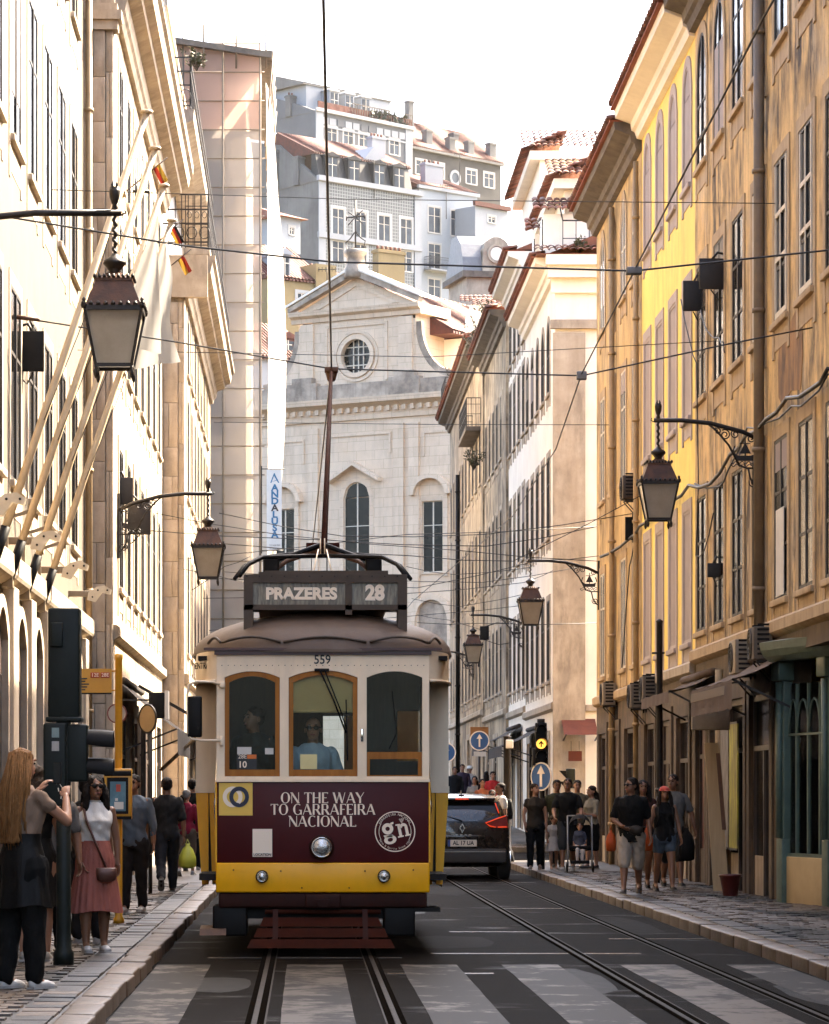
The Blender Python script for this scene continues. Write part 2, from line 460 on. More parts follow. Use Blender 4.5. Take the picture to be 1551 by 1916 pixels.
def polish(m, lo=0.24, hi=0.66):
    """wheel-polished flats in the asphalt: low roughness in streaks"""
    N = m.node_tree.nodes; L = m.node_tree.links; b = N['Principled BSDF']
    tc = N.new('ShaderNodeTexCoord'); mp = N.new('ShaderNodeMapping'); mp.inputs['Scale'].default_value = (0.55, 0.8, 1)
    nz = N.new('ShaderNodeTexNoise'); nz.inputs['Scale'].default_value = 1.0; nz.inputs['Detail'].default_value = 6; nz.inputs['Roughness'].default_value = 0.65
    mr = N.new('ShaderNodeMapRange'); mr.inputs[1].default_value = 0.57; mr.inputs[2].default_value = 0.70; mr.inputs[3].default_value = hi; mr.inputs[4].default_value = lo
    L.new(tc.outputs['Object'], mp.inputs[0]); L.new(mp.outputs[0], nz.inputs['Vector']); L.new(nz.outputs[0], mr.inputs[0]); L.new(mr.outputs[0], b.inputs['Roughness'])
polish(M['asphalt'])
M['frosted'] = pm('frosted_lamp_glass', (0.50,0.44,0.34), (0.40,0.34,0.25), 7, 0.35, trans=0.3)
# ================================================================== ground, road, tracks, pavements
KL, KR = -1.33, 4.25          # kerb edges
WL_, WR_ = -3.5, 6.3          # facade lines
def strip(x0, x1, ys, dz):
    mb = MB()
    vs = []
    for y in ys:
        vs += [(x0, y, ground_z(y)+dz), (x1, y, ground_z(y)+dz)]
    return mb.add(vs, [(2*i, 2*i+1, 2*i+3, 2*i+2) for i in range(len(ys)-1)])
YS = [-20, 0, 20, 40, 60, 75, 90, 110, 130, 150, 175, 190]
g = mk('ground', strip(-400, 400, [-300]+YS+[230], -0.012), M['asphalt']); tag(g, 'dark asphalt ground under the whole street', kind='structure')
def hillz(y):
    return ground_z(225) + max(0, y-225)*0.47
hm = MB(); hv = []
HY = [224, 240, 270, 300, 330, 370, 420, 520]
for y in HY:
    for x in (-400, -60, 0, 60, 400):
        hv.append((x, y, hillz(min(y, 325)) - abs(x)*0.06))
hm.add(hv, [(i*5+k, i*5+k+1, i*5+k+6, i*5+k+5) for i in range(len(HY)-1) for k in range(4)])
hl = mk('hillside', hm, pm('hill_soil', (0.30,0.25,0.18), (0.16,0.15,0.09), 0.2, 0.9)); tag(hl, 'steep hillside below the old houses', kind='structure')
road = mk('road', strip(KL-0.02, KR+0.02, YS[:-1], 0.0), M['asphalt']); tag(road, 'dark worn asphalt carriageway with tram tracks', kind='structure')

# worn zebra paint: the paint has come off in streaks across the wheel path
def wornpaint(lo=0.44, hi=0.70):
    m = bpy.data.materials.new('worn_zebra_paint'); m.use_nodes = True
    N = m.node_tree.nodes; L = m.node_tree.links; b = N['Principled BSDF']
    tc = N.new('ShaderNodeTexCoord'); mp = N.new('ShaderNodeMapping'); mp.inputs['Scale'].default_value = (0.7, 0.55, 1)
    L.new(tc.outputs['Object'], mp.inputs[0])
    nz = N.new('ShaderNodeTexNoise'); nz.inputs['Scale'].default_value = 2.6; nz.inputs['Detail'].default_value = 9; nz.inputs['Roughness'].default_value = 0.72
    oi = N.new('ShaderNodeObjectInfo'); ad = N.new('ShaderNodeVectorMath')
    L.new(mp.outputs[0], ad.inputs[0]); L.new(oi.outputs['Random'], ad.inputs[1]); L.new(ad.outputs[0], nz.inputs['Vector'])
    mr = N.new('ShaderNodeMapRange'); mr.inputs[1].default_value = lo; mr.inputs[2].default_value = hi
    L.new(nz.outputs[0], mr.inputs[0])
    mx = N.new('ShaderNodeMix'); mx.data_type = 'RGBA'; mx.inputs[6].default_value = (0.007,0.0054,0.0042,1); mx.inputs[7].default_value = (0.072,0.057,0.043,1)
    L.new(mr.outputs[0], mx.inputs[0]); L.new(mx.outputs[2], b.inputs['Base Color'])
    r2 = N.new('ShaderNodeMapRange'); r2.inputs[3].default_value = 0.6; r2.inputs[4].default_value = 0.5; b.inputs['Specular IOR Level'].default_value = 0.1
    L.new(mr.outputs[0], r2.inputs[0]); L.new(r2.outputs[0], b.inputs['Roughness'])
    bp = N.new('ShaderNodeBump'); bp.inputs['Strength'].default_value = 0.25; bp.inputs['Distance'].default_value = 0.01
    L.new(nz.outputs[0], bp.inputs['Height']); L.new(bp.outputs[0], b.inputs['Normal'])
    return m
M['worn'] = wornpaint(0.45, 0.55); M['worn_more'] = wornpaint(0.53, 0.60)
for xc in (-1.08, 0.09, 1.1, 2.0, 3.05, 4.0):
    w = 0.25
    x0, x1 = max(KL+0.02, xc-w), min(KR-0.03, xc+w)
    mb = MB()
    n = 12
    top = []; y0, y1 = 20.0, 29.0
    vs = []
    for i in range(n+1):
        y = y0+(y1-y0)*i/n
        vs += [(x0+random.uniform(-.004,.004), y, 0.004), (x1+random.uniform(-.004,.004), y, 0.004)]
    mb.add(vs, [(2*i,2*i+1,2*i+3,2*i+2) for i in range(n)])
    mk('zebra_stripe', mb, M['worn'] if xc in (0.09, 3.05) else M['worn_more'], road)
glint_mat = pm('painted_glint', (0.13,0.12,0.11), (0.06,0.055,0.05), 6, 0.25, 0.1, 40)  # pale strips across the tracks: glints of the uneven road put in as colour
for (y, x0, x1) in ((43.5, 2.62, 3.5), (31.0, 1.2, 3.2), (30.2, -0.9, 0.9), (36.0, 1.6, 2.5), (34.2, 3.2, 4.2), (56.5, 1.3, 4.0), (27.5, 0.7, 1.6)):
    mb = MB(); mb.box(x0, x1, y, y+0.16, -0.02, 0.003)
    mk('road_glint', mb, glint_mat, road)

# patched and tarred places in the asphalt
for (px_, py_, w_, l_, v) in ((1.5,33.5,.9,3.0,0), (-.7,26,.5,2.2,1), (2.3,26.5,.35,3.5,1), (3.75,38,.6,5,0), (1.3,44,.7,6,1), (-.9,36,.5,4,0), (2.1,52,1.0,5,0), (1.05,23.2,.45,1.6,0), (3.9,24.5,.5,3,1), (0.1,33,.5,2.5,1)):
    mb = MB(); n = 14; top = [(px_+w_/2*cos(2*pi*k/n)*(abs(cos(2*pi*k/n))**-.5 if abs(cos(2*pi*k/n)) > .5 else 1.2)*random.uniform(.85,1.1), py_+l_/2*sin(2*pi*k/n)*random.uniform(.85,1.1)) for k in range(n)]
    mb.add([(max(KL+.03,min(KR-.03,x)), y, 0.0022) for (x, y) in top], [tuple(range(n))])
    mk('road_patch', mb, pm('asphalt_patch_dark', (0.007,0.0062,0.0058), (0.012,0.0105,0.0095), 3, 0.55, 0.4, 50, spec=0.06) if v else pm('asphalt_patch_pale', (0.030,0.027,0.024), (0.018,0.016,0.0145), 3, 0.7, 0.5, 45, spec=0.04), road)
def track(xc, label):
    t = bpy.data.objects.new('tram_track', None); link(t); ORG[t.name] = (0,0,0)
    tag(t, label, kind='structure')
    for sgn in (-1, 1):
        xr = xc + sgn*0.475
        h0, h1 = (xr-0.017, xr+0.019)
        gi = xr - sgn*0.05; li = xr - sgn*0.083
        a = strip(h0, h1, YS[:-1], 0.007)
        ra = mk('rail', a, M['rail'], t, center=False)
        gx = sorted((xr-sgn*0.0195, xr-sgn*0.066)); mk('groove', strip(gx[0], gx[1], YS[:-1], 0.0045), M['groove'], ra, center=False)
        lx = sorted((xr-sgn*0.067, xr-sgn*0.080)); mk('lip', strip(lx[0], lx[1], YS[:-1], 0.007), M['rail'], ra, center=False)
        ox = sorted((xr+sgn*0.0205, xr+sgn*0.06)); mk('joint', strip(ox[0], ox[1], YS[:-1], 0.004), M['groove'], ra, center=False)
    return t
track(0.14, 'pair of grooved steel rails that the tram stands on')
track(3.05, 'pair of grooved steel rails that the car drives along')

def pavement(name, label, segs, kx, sgn, near, vis):
    """segs: (xfar, y0, y1); kx: kerb edge, sgn: direction from kerb to facade; near: stones modelled from..to"""
    z = 0.12
    mb = MB()
    for (xf, y0, y1) in segs:
        ys = [y for y in [y0]+[q for q in YS if y0 < q < y1]+[y1]]
        for i in range(len(ys)-1):
            a, b = ys[i], ys[i+1]
            x0, x1 = sorted((kx+sgn*0.2, xf))
            ga, gb = ground_z(a)+z-0.012, ground_z(b)+z-0.012
            mb.add([(x0,a,ga-0.25),(x1,a,ga-0.25),(x1,b,gb-0.25),(x0,b,gb-0.25),(x0,a,ga),(x1,a,ga),(x1,b,gb),(x0,b,gb)],
                   [(0,3,2,1),(4,5,6,7),(0,1,5,4),(1,2,6,5),(2,3,7,6),(3,0,4,7)])
    p = mk(name, mb, pm('calcada', (0.085,0.064,0.046), (0.017,0.014,0.011), 1.6, 0.45, 0.5, 18, stretch=(1.0,0.35,1), contrast=(0.42,0.58)), center=False)
    tag(p, label, kind='structure')
    # kerb stones
    ks = []
    for v in range(3):
        m_ = MB(); m_.bevbox(-0.11, 0.11, -0.46, 0.46, -0.25, z, 0.018)
        me = m_.mesh('kerb_stone')
        for q in me.vertices:
            q.co += Vector((mnoise.noise(q.co*3+Vector((v*9,0,0)))*0.012, mnoise.noise(q.co*2.5+Vector((0,v*7,0)))*0.02, mnoise.noise(q.co*3+Vector((0,5,v)))*0.014))
        me.materials.append(M['kerb']); ks.append(me)
    y = segs[0][1]+0.5
    while y < segs[-1][2]:
        if any(a <= y <= b for (_, a, b) in segs):
            inst('kerb_stone', random.choice(ks), p, (kx+sgn*0.11+random.uniform(-.012,.012), y, ground_z(y)+random.uniform(-.008,.006)), (0,0,random.uniform(-.012,.012)))
        y += 0.945
    # stones
    sm = []
    for mat in ('limestone', 'basalt'):
        for v in range(2):
            m_ = MB(); m_.box(-0.5,0.5,-0.5,0.5,-0.03,0.0)
            me = m_.mesh('paving_stone')
            for q in me.vertices:
                if q.co.z > -0.01:
                    q.co.x *= 0.93+random.uniform(-.04,.04); q.co.y *= 0.93+random.uniform(-.04,.04)
            me.materials.append(M[mat]); sm.append(me)
    stuff = {0: MB(), 1: MB()}
    cells = []
    y0, y1 = near
    bw = 0.27
    nb = 0
    yy = y0
    row = 0
    while yy < y1:
        ln = random.uniform(0.3, 0.45)
        xc = kx+sgn*(0.235+bw/2)
        cells.append((xc, yy+ln/2, bw-0.01, ln-0.012, 1 if random.random() < 0.9 else 0, True))
        yy += ln
    cw, cl = 0.165, 0.2
    yy = y0
    while yy < y1:
        xf = [q for q in segs if q[1] <= yy <= q[2]]
        if xf:
            xf = xf[0][0]
            x = kx+sgn*(0.235+bw+0.015+cw/2) + (row % 2)*cw*0.5*sgn
            while abs(x-kx) < abs(xf-kx)-0.05:
                k = mnoise.noise(Vector((x*0.9, yy*0.35+x*0.8, 3.3 if sgn > 0 else 8.1)))
                wv = sin((yy*0.9 + x*2.2)*1.1)
                dark = 1 if (k*1.5 + wv*0.55) > 0.32 else 0
                cells.append((x, yy+cl/2, cw*random.uniform(.9,.99), cl*random.uniform(.9,.99), dark, False))
                x += sgn*cw
        yy += cl; row += 1
    picked = 0
    for (x, y, w, l, d, band) in sorted(cells, key=lambda c: (not c[5], c[1] if True else 0)):
        zz = ground_z(y)+z+random.uniform(-.004,.006)
        if vis[0] <= y and picked < 300:
            picked += 1
            inst('paving_stone', sm[d*2+random.randint(0,1)], p, (x, y, zz), (random.uniform(-.012,.012), random.uniform(-.012,.012), random.uniform(-.03,.03)), (w, l, 1))
        else:
            a, b_ = random.uniform(-.005,.005), random.uniform(-.005,.005)
            stuff[d].add([(x-w/2,y-l/2,zz+a),(x+w/2,y-l/2,zz-b_),(x+w/2,y+l/2,zz-a),(x-w/2,y+l/2,zz+b_),
                          (x-w/2,y-l/2,zz-.03),(x+w/2,y-l/2,zz-.03),(x+w/2,y+l/2,zz-.03),(x-w/2,y+l/2,zz-.03)],
                         [(0,1,2,3),(4,7,6,5),(0,4,5,1),(1,5,6,2),(2,6,7,3),(3,7,4,0)])
    for d, nm in ((0,'limestone'),(1,'basalt')):
        if stuff[d].v:
            o = mk('paving_stones', stuff[d], M[nm], p, center=False); o['kind'] = 'stuff'
    return p
pavement('pavement_left', 'patterned stone pavement along the cream facade where the woman takes pictures', [(WL_-0.15, 14, 52), (-3.2, 52, 70), (-2.75, 70, 92)], KL, -1, (19.0, 52.0), (19.4, 60))
pavement('pavement_right', 'patterned stone pavement below the ochre and yellow facades', [(WR_+0.2, 20, 71)], KR, 1, (25.0, 60.0), (26.5, 60))
pavement('pavement_right_beyond', 'narrow stone pavement beyond the side street by the white house', [(WR_+0.2, 81, 140)], KR, 1, (81.0, 83.0), (81, 60))
# ================================================================== building kit
TMP = bpy.data.scenes.new('workbench')      # side scene in which text and body shells are evaluated, removed at the end
def evaluated(o):
    TMP.collection.objects.link(o)
    vl = TMP.view_layers[0]; vl.update()
    me = bpy.data.meshes.new_from_object(o.evaluated_get(vl.depsgraph))
    return me
def wall_mesh(L, H, ops, reveal=0.2, z0=0.0, mb=None, xr=None):
    """front wall at y=0 (outside is -y) with real openings and their reveals; op = (xc, w, zb, h, rise)"""
    mb = mb or MB()
    xa, xb = xr or (0.0, L)
    xs = {xa, xb}; zs = {z0, H}
    for (xc, w, zb, h, rise) in ops:
        xs |= {xc-w/2, xc+w/2}; zs |= {zb, zb+h}
    xs = sorted(x for x in xs if xa-1e-6 <= x <= xb+1e-6); zs = sorted(z for z in zs if z0-1e-6 <= z <= H+1e-6)
    for i in range(len(xs)-1):
        xm = (xs[i]+xs[i+1])/2
        run = None
        for j in range(len(zs)-1):
            zm = (zs[j]+zs[j+1])/2
            hole = any(abs(xm-o[0]) < o[1]/2 and o[2] < zm < o[2]+o[3] for o in ops)
            if not hole:
                mb.quad((xs[i],0,zs[j]),(xs[i+1],0,zs[j]),(xs[i+1],0,zs[j+1]),(xs[i],0,zs[j+1]))
    for (xc, w, zb, h, rise) in ops:
        x0, x1, z1 = xc-w/2, xc+w/2, zb+h
        r = reveal
        if rise > 0:
            n = 10; arc = []
            for k in range(n+1):
                t = -1+2*k/n
                if rise >= w/2-1e-4: zz = z1-rise+math.sqrt(max(0,1-t*t))*rise
                else: zz = z1-rise*t*t
                arc.append((xc+t*w/2, zz))
            for k in range(n):
                a, b = arc[k], arc[k+1]
                mb.quad((a[0],0,a[1]),(b[0],0,b[1]),(b[0],0,z1),(a[0],0,z1))
                mb.quad((a[0],0,a[1]),(a[0],r,a[1]),(b[0],r,b[1]),(b[0],0,b[1]))
            zt = z1-rise
        else:
            mb.quad((x0,0,z1),(x0,r,z1),(x1,r,z1),(x1,0,z1)); zt = z1
        mb.quad((x0,0,zb),(x0,r,zb),(x0,r,zt),(x0,0,zt))
        mb.quad((x1,0,zb),(x1,0,zt),(x1,r,zt),(x1,r,zb))
        mb.quad((x0,0,zb),(x1,0,zb),(x1,r,zb),(x0,r,zb))
    return mb

def arch_pts(w, h, rise, n=10):
    """outline of an opening, x centred, z from 0, going left foot - arc - right foot"""
    if rise <= 0: return [(-w/2,0),(-w/2,h),(w/2,h),(w/2,0)]
    p = [(-w/2,0)]
    for k in range(n+1):
        t = -1+2*k/n
        zz = h-rise+math.sqrt(max(0,1-t*t))*rise if rise >= w/2-1e-4 else h-rise*t*t
        p.append((t*w/2, zz))
    return p+[(w/2,0)]
def band(mb, inner, outer, y0, y1):
    n = len(inner)
    for i in range(n-1):
        a, b, c, d = inner[i], inner[i+1], outer[i+1], outer[i]
        v = [(q[0], y, q[1]) for y in (y0, y1) for q in (a, b, c, d)]
        mb.add(v, [(0,1,2,3),(7,6,5,4),(0,4,5,1),(1,5,6,2),(2,6,7,3),(3,7,4,0)])
    return mb

WIN = {}
def window_kit(w, h, rise=0.0, sur=0.16, apron=0.4, sill=True, cols=2, rows=2, mats=('stone','wood_dark','glass'), yd=-0.012, key='', pr=0.022, hood=False, sash=0.0):
    """meshes of one kind of window, in its own frame (x centred, z=0 at the sill, y=0 wall face)"""
    k = (w,h,rise,sur,apron,sill,cols,rows,mats,yd,hood,sash,pr)
    if k in WIN: return WIN[k]
    i = [(x*0.985, z*0.997) for (x, z) in arch_pts(w, h, rise)]
    o = [(x*(1+2*sur/w), (z if z == 0 else z+sur*(0.35 if rise > 0 and z < h-rise+.01 else 1))) for (x, z) in arch_pts(w, h, rise)]
    sm = MB()
    if sur > 0:
        band(sm, i, o, -pr, 0.004)
        if apron > 0:
            for s_ in (-1, 1):
                sm.box(s_*w/2, s_*(w/2+sur), -pr*0.95, 0.004, -apron, 0.0)
            sm.box(-w/2, w/2, -pr*0.5, 0.004, -apron*0.8, -0.07)
        if hood:
            sm.box(-w/2-sur-0.08, w/2+sur+0.08, -0.14, 0.004, h+sur+0.06, h+sur+0.16)
            sm.box(-w/2-sur, w/2+sur, -0.05, 0.004, h+sur+0.002, h+sur+0.058)
    else:
        sm.box(-w/2-.04, w/2+.04, -0.02, 0.004, h+0.002, h+0.06)
    parts = [('window', sm.mesh('window'), mats[0], (0,0,0))]
    if sill:
        b = MB(); b.bevbox(-w/2-sur*0.6, w/2+sur*0.6, -0.07, 0.10, -0.075, 0.012, 0.012)
        parts.append(('sill', b.mesh('sill'), mats[0], (0,0,0)))
    # frame
    f = MB(); t = 0.055
    inn = [(x*(1-2*t/w), z if z == 0 else max(0.05, z-t)) for (x, z) in arch_pts(w, h, rise)]
    band(f, inn, arch_pts(w, h, rise), yd, yd+0.055)
    f.box(-w/2, w/2, yd+0.001, yd+0.054, 0.002, 0.075)
    if cols > 1: f.box(-0.038, 0.038, yd-0.006, yd+0.05, 0.02, h-0.02-(0.02 if rise == 0 else 0.03))
    zt = h-rise if rise > 0.2 else h
    for r_ in range(1, rows):
        z = zt*r_/rows if rows > 2 else zt*0.66
        f.box(-w/2+0.02, w/2-0.02, yd+0.004, yd+0.046, z-0.022, z+0.022)
    parts.append(('frame', f.mesh('frame'), mats[1], (0,0,0)))
    zc = [0.06] + [(zt*r_/rows if rows > 2 else zt*0.66) for r_ in range(1, rows)] + [zt-0.02]
    xe = [-w/2+0.03, 0.0, w/2-0.03] if cols > 1 else [-w/2+0.03, w/2-0.03]
    pm_ = {}
    for c in range(len(xe)-1):
        for r_ in range(len(zc)-1):
            pw, ph = xe[c+1]-xe[c], zc[r_+1]-zc[r_]
            kk = (round(pw,3), round(ph,3))
            if kk not in pm_:
                b = MB(); b.box(-pw/2, pw/2, -0.005, 0.005, 0, ph); pm_[kk] = b.mesh('pane')
            parts.append(('pane', pm_[kk], mats[2], ((xe[c]+xe[c+1])/2, yd+0.018, zc[r_])))
    if rise > 0.2:
        b = MB(); pts = [(x*0.97, z-zt) for (x, z) in arch_pts(w, h, rise)[1:-1]]
        b.prism_y([(p[0], max(p[1],-0.02)) for p in pts], yd+0.014, yd+0.024)
        parts.append(('pane', b.mesh('pane'), mats[2], (0,0,zt)))
    WIN[k] = parts
    return parts
def put_window(kit, root, x, z, y=0.0, glass=None, simple=False):
    wo_ = None
    for (nm, me, mt, off) in kit:
        mat = M[mt] if not (nm == 'pane' and glass) else M[glass]
        key = (me.name, mat.name)
        if len(me.materials) == 0: me.materials.append(mat); use = me
        elif me.materials[0] is mat: use = me
        else:
            if key not in WIN:
                c = me.copy(); c.materials.clear(); c.materials.append(mat); WIN[key] = c
            use = WIN[key]
        if wo_ is None:
            wo_ = inst('window', use, root, (x, y, z))
        else:
            inst(nm, use, wo_, (x+off[0], y+off[1], z+off[2]))
    return wo_

def cornice(root, L, z, prof, mat, x0=0.0, name='cornice', sides=0.0):
    mb = MB(); mb.prism_x([(p[0], z+p[1]) for p in prof], x0-sides, x0+L+sides)
    return mk(name, mb, mat, root)
EAVE = [(0.003,0),(-0.10,0.02),(-0.14,0.14),(-0.20,0.17),(-0.22,0.30),(-0.44,0.38),(-0.50,0.40),(-0.52,0.54),(0.003,0.54)]
BAND = [(0.003,0),(-0.06,0.03),(-0.10,0.06),(-0.10,0.20),(-0.05,0.24),(0.003,0.24)]
def shell(root, L, D, H, mat, z0=0.0, name='rear_wall', top=True):
    mb = MB()
    mb.quad((0,0.001,z0),(0,D,z0),(0,D,H),(0,0.001,H)); mb.quad((L,0.001,z0),(L,D,z0),(L,D,H),(L,0.001,H))
    mb.quad((0,D,z0),(L,D,z0),(L,D,H),(0,D,H))
    if top: mb.quad((0,0.001,H),(L,0.001,H),(L,D,H),(0,D,H))
    return mk(name, mb, mat, root)
TILE = {}
def tile_mesh(w=0.22, l=0.42):
    if (w,l) in TILE: return TILE[(w,l)]
    mb = MB(); n = 6; vs = []
    for (v, r, dz) in ((0, w*0.54, 0.035), (l, w*0.44, 0.0)):
        for rr in (r, r-0.016):
            for k in range(n+1):
                a = pi*k/n
                vs.append((-rr*cos(a), v, rr*sin(a)*0.75+dz))
    m = n+1
    fs = []
    for k in range(n):
        fs += [(k,k+1,2*m+k+1,2*m+k), (m+k,3*m+k,3*m+k+1,m+k+1), (k,m+k,m+k+1,k+1), (2*m+k,2*m+k+1,3*m+k+1,3*m+k)]
    fs += [(0,2*m,3*m,m),(n,m+n,3*m+n,2*m+n)]
    mb.add(vs, fs, True)
    me = mb.mesh('roof_tile'); me.materials.append(M['tile']); TILE[(w,l)] = me
    return me
def tiled_slope(root, p, u, v, nu, nv, w=0.18, l=0.34, clip=None, cap=300, count=[0], under=None):
    """rows of single clay tiles on a slope: p corner, u along the eave, v up the slope (unit vectors in the thing's frame)"""
    nu = int(nu*0.22/w)
    me = tile_mesh(w, l*1.15)
    u = Vector(u).normalized(); v = Vector(v).normalized(); n = u.cross(v).normalized()
    if n.z < 0: n = -n
    rot = Matrix((u, v, n)).transposed()
    if rot.determinant() < 0: rot = Matrix((-u, v, n)).transposed()
    e = rot.to_euler()
    p = Vector(p)
    rest = MB()
    c = 0
    for j in range(nv):
        for i in range(nu):
            if clip and not clip(i/max(1,nu), j/max(1,nv)): continue
            q = p + u*(i+0.5)*w + v*j*l + n*(0.01+random.uniform(0,0.012))
            if c < cap:
                inst('roof_tile', me, root, q, (e[0]+random.uniform(-.03,.03), e[1]+random.uniform(-.04,.04), e[2]+random.uniform(-.03,.03)))
                c += 1
            else:
                mt = Matrix.Translation(q) @ rot.to_4x4()
                rest.add([mt @ x.co for x in me.vertices], [tuple(f.vertices) for f in me.polygons], True)
    if rest.v:
        o = mk('roof_tiles', rest, M['tile'], root); o['kind'] = 'stuff'
def drainpipe(root, x, z0, z1, mat='pipe', r=0.055, y=-0.09):
    mb = MB(); mb.tube([(x,y,z0),(x,y,z1)], r, 10)
    pp = mk('drainpipe', mb, M[mat], root)
    z = z0+0.8
    while z < z1:
        b = MB(); b.lathe([(r+0.02,0),(r+0.025,0.03),(r+0.02,0.06)], (x,y,z), 10); mk('pipe_collar', b, M[mat], pp)
        z += 1.9
def stone_pier(root, x0, x1, y0, y1, z0, z1, hb=0.62, mat='stone_block', split=True):
    """pier of single cut blocks with open joints"""
    core = MB(); core.box(x0+0.012, x1-0.012, y0+0.012, y1-0.012, z0, z1)
    c = mk('pier_core', core, M['stone_dark'], root)
    z = z0; k = 0
    while z < z1-0.05:
        h = min(hb*random.uniform(.8,1.25), z1-z)
        two = split and (k % 2) and (x1-x0) > 0.3
        xs = [x0, x0+(x1-x0)*random.uniform(.3,.7), x1] if two else [x0, x1]
        for i in range(len(xs)-1):
            d = random.uniform(0,.006)
            b = MB(); b.bevbox(xs[i]+0.004, xs[i+1]-0.004, y0-d, y1+0.0, z+0.004, z+h-0.004, 0.008)
            mk('stone_block', b, M[mat], root)
        z += h; k += 1
# ================================================================== street buildings
def shop_bay(root, xc, w, h, z0=0.12, kind='glass', frame='wood_brown'):
    """recessed shop opening: riser, frame, door, panes"""
    y = 0.03
    f = MB()
    f.box(xc-w/2, xc-w/2+0.08, y, y+0.08, z0, z0+h); f.box(xc+w/2-0.08, xc+w/2, y, y+0.08, z0, z0+h)
    f.box(xc-w/2+0.08, xc+w/2-0.08, y+0.002, y+0.078, z0+h-0.09, z0+h); f.box(xc-w/2+0.08, xc+w/2-0.08, y+0.002, y+0.078, z0+h*0.72, z0+h*0.72+0.07)
    f.box(xc-0.04, xc+0.04, y+0.004, y+0.076, z0, z0+h*0.72)
    sf = mk('shop_window', f, M[frame], root)
    b = MB(); b.box(xc-w/2+0.08, xc-0.04, y+0.01, y+0.07, z0, z0+0.55); mk('riser', b, M['stone'] if kind == 'glass' else M[frame], sf)
    for (xa, xb, za, zb) in ((xc-w/2+0.08, xc-0.04, z0+0.55, z0+h*0.72), (xc+0.04, xc+w/2-0.08, z0+0.02, z0+h*0.72), (xc-w/2+0.08, xc+w/2-0.08, z0+h*0.72+0.07, z0+h-0.09)):
        p = MB(); p.box(xa, xb, y+0.035, y+0.045, za, zb)
        mk('pane', p, M['glass'] if kind == 'glass' else M[kind], sf)
    back = MB(); back.box(xc-w/2-.02, xc+w/2+.02, y+0.5, y+0.52, z0, z0+h); mk('inner_wall', back, M['dark_in'], sf)

def rowhouse(name, label, loc, rotz, L, D, H, wall, cols, floors, w, kit, shops=(), trim='stone', eave=True, group=None, simple=False,
             eave_mat='stone', roofcol='eave_orange', curtains=0.2, bands=(), glass2='curtain', base=None):
    root = thing(name, label, 'house', loc, rotz, group)
    ops = []
    for (zb, h, rise) in floors:
        for x in cols: ops.append((x, w, zb, h, rise if not callable(rise) else rise(x)))
    sops = [(xc, sw, 0.12, sh, 0.0) for (xc, sw, sh, k) in shops]
    if base:
        zg = bands[0]+0.1
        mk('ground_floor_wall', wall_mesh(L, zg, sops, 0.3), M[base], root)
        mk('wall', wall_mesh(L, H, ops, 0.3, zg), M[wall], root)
    else:
        mk('wall', wall_mesh(L, H, ops+sops, 0.3), M[wall], root)
    shell(root, L, D, H, M[wall])
    for (xc, ww, zb, h, rise) in ops:
        kt = window_kit(ww, h, rise, **kit)
        wn_ = put_window(kt, root, xc, zb, 0.0, glass2 if random.random() < curtains else None)
        if kit['mats'][2] == 'glass' and random.random() < 0.22:      # half drawn blind or shutter behind the sash bars
            hb = h*random.choice((.2,.35,.5,.75))
            bl_ = MB(); bl_.box(xc-ww/2+.06, xc+ww/2-.06, -.009, -.005, zb+h-hb-(rise if rise > .2 else 0), zb+h-.05-(rise if rise > .2 else 0))
            if hb > (rise if rise > .2 else 0)*.2+.1: mk('blind', bl_, random.choice([M['curtain'], M['blind_lilac'], M['wood_brown'], M['curtain']]), wn_)
    for (xc, sw, sh, k) in shops:
        if k == 'open': continue
        shop_bay(root, xc, sw, sh, 0.12, *(k if isinstance(k, tuple) else (k,)))
        fr = MB()
        for s_ in (-1, 1):
            fr.box(xc+s_*(sw/2+0.002), xc+s_*(sw/2+0.24), -0.035, 0.003, 0.1, 0.12+sh+0.22)
        fr.box(xc-sw/2-0.001, xc+sw/2+0.001, -0.033, 0.003, 0.12+sh+0.002, 0.12+sh+0.22)
        mk('shop_surround', fr, M[trim if not base else 'base_brown'], root)
    for z in bands:
        cornice(root, L, z, BAND, M[trim], name='string_course')
    if eave:
        cornice(root, L, H-0.54, EAVE, M[eave_mat])
        # row of eave tiles over the cornice
        nt = int(L/0.24)
        me = tile_mesh(0.24, 0.4)
        for i in range(min(nt, 300)):
            inst('eave_tile', me, root, (L-(i+0.5)*0.24, -0.62, H+0.02), (R(16), 0, 0))
        b = MB(); b.box(0, L, -0.60, -0.02, H+0.004, H+0.035); mk('eave_board', b, M[roofcol], root)
        rf = MB(); rf.prism_x([(-0.3, H+0.05), (D*0.5, H+D*0.22), (D, H+0.05)], 0.0, L); mk('roof', rf, M['tile_field'], root)
    return root

RZ, LZ = -pi/2, pi/2
KA = dict(sur=0.17, apron=0.45, cols=2, rows=3, mats=('trim_ochre','wood_dark','glass'))
# ---- A: weathered ochre house (near right)
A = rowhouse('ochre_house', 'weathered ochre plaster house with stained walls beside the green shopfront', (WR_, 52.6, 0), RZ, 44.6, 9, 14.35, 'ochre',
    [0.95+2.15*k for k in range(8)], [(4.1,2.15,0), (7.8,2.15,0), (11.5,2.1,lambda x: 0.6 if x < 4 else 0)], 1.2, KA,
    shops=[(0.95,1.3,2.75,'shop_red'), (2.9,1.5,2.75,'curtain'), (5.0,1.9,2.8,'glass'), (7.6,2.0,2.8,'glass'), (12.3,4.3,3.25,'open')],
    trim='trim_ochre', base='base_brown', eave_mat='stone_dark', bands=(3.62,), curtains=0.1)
drainpipe(A, 8.1, 3.5, 13.7, 'pipe_dark', 0.075, -0.10)
drainpipe(A, 3.75, 0.12, 3.4, 'pipe', 0.06)
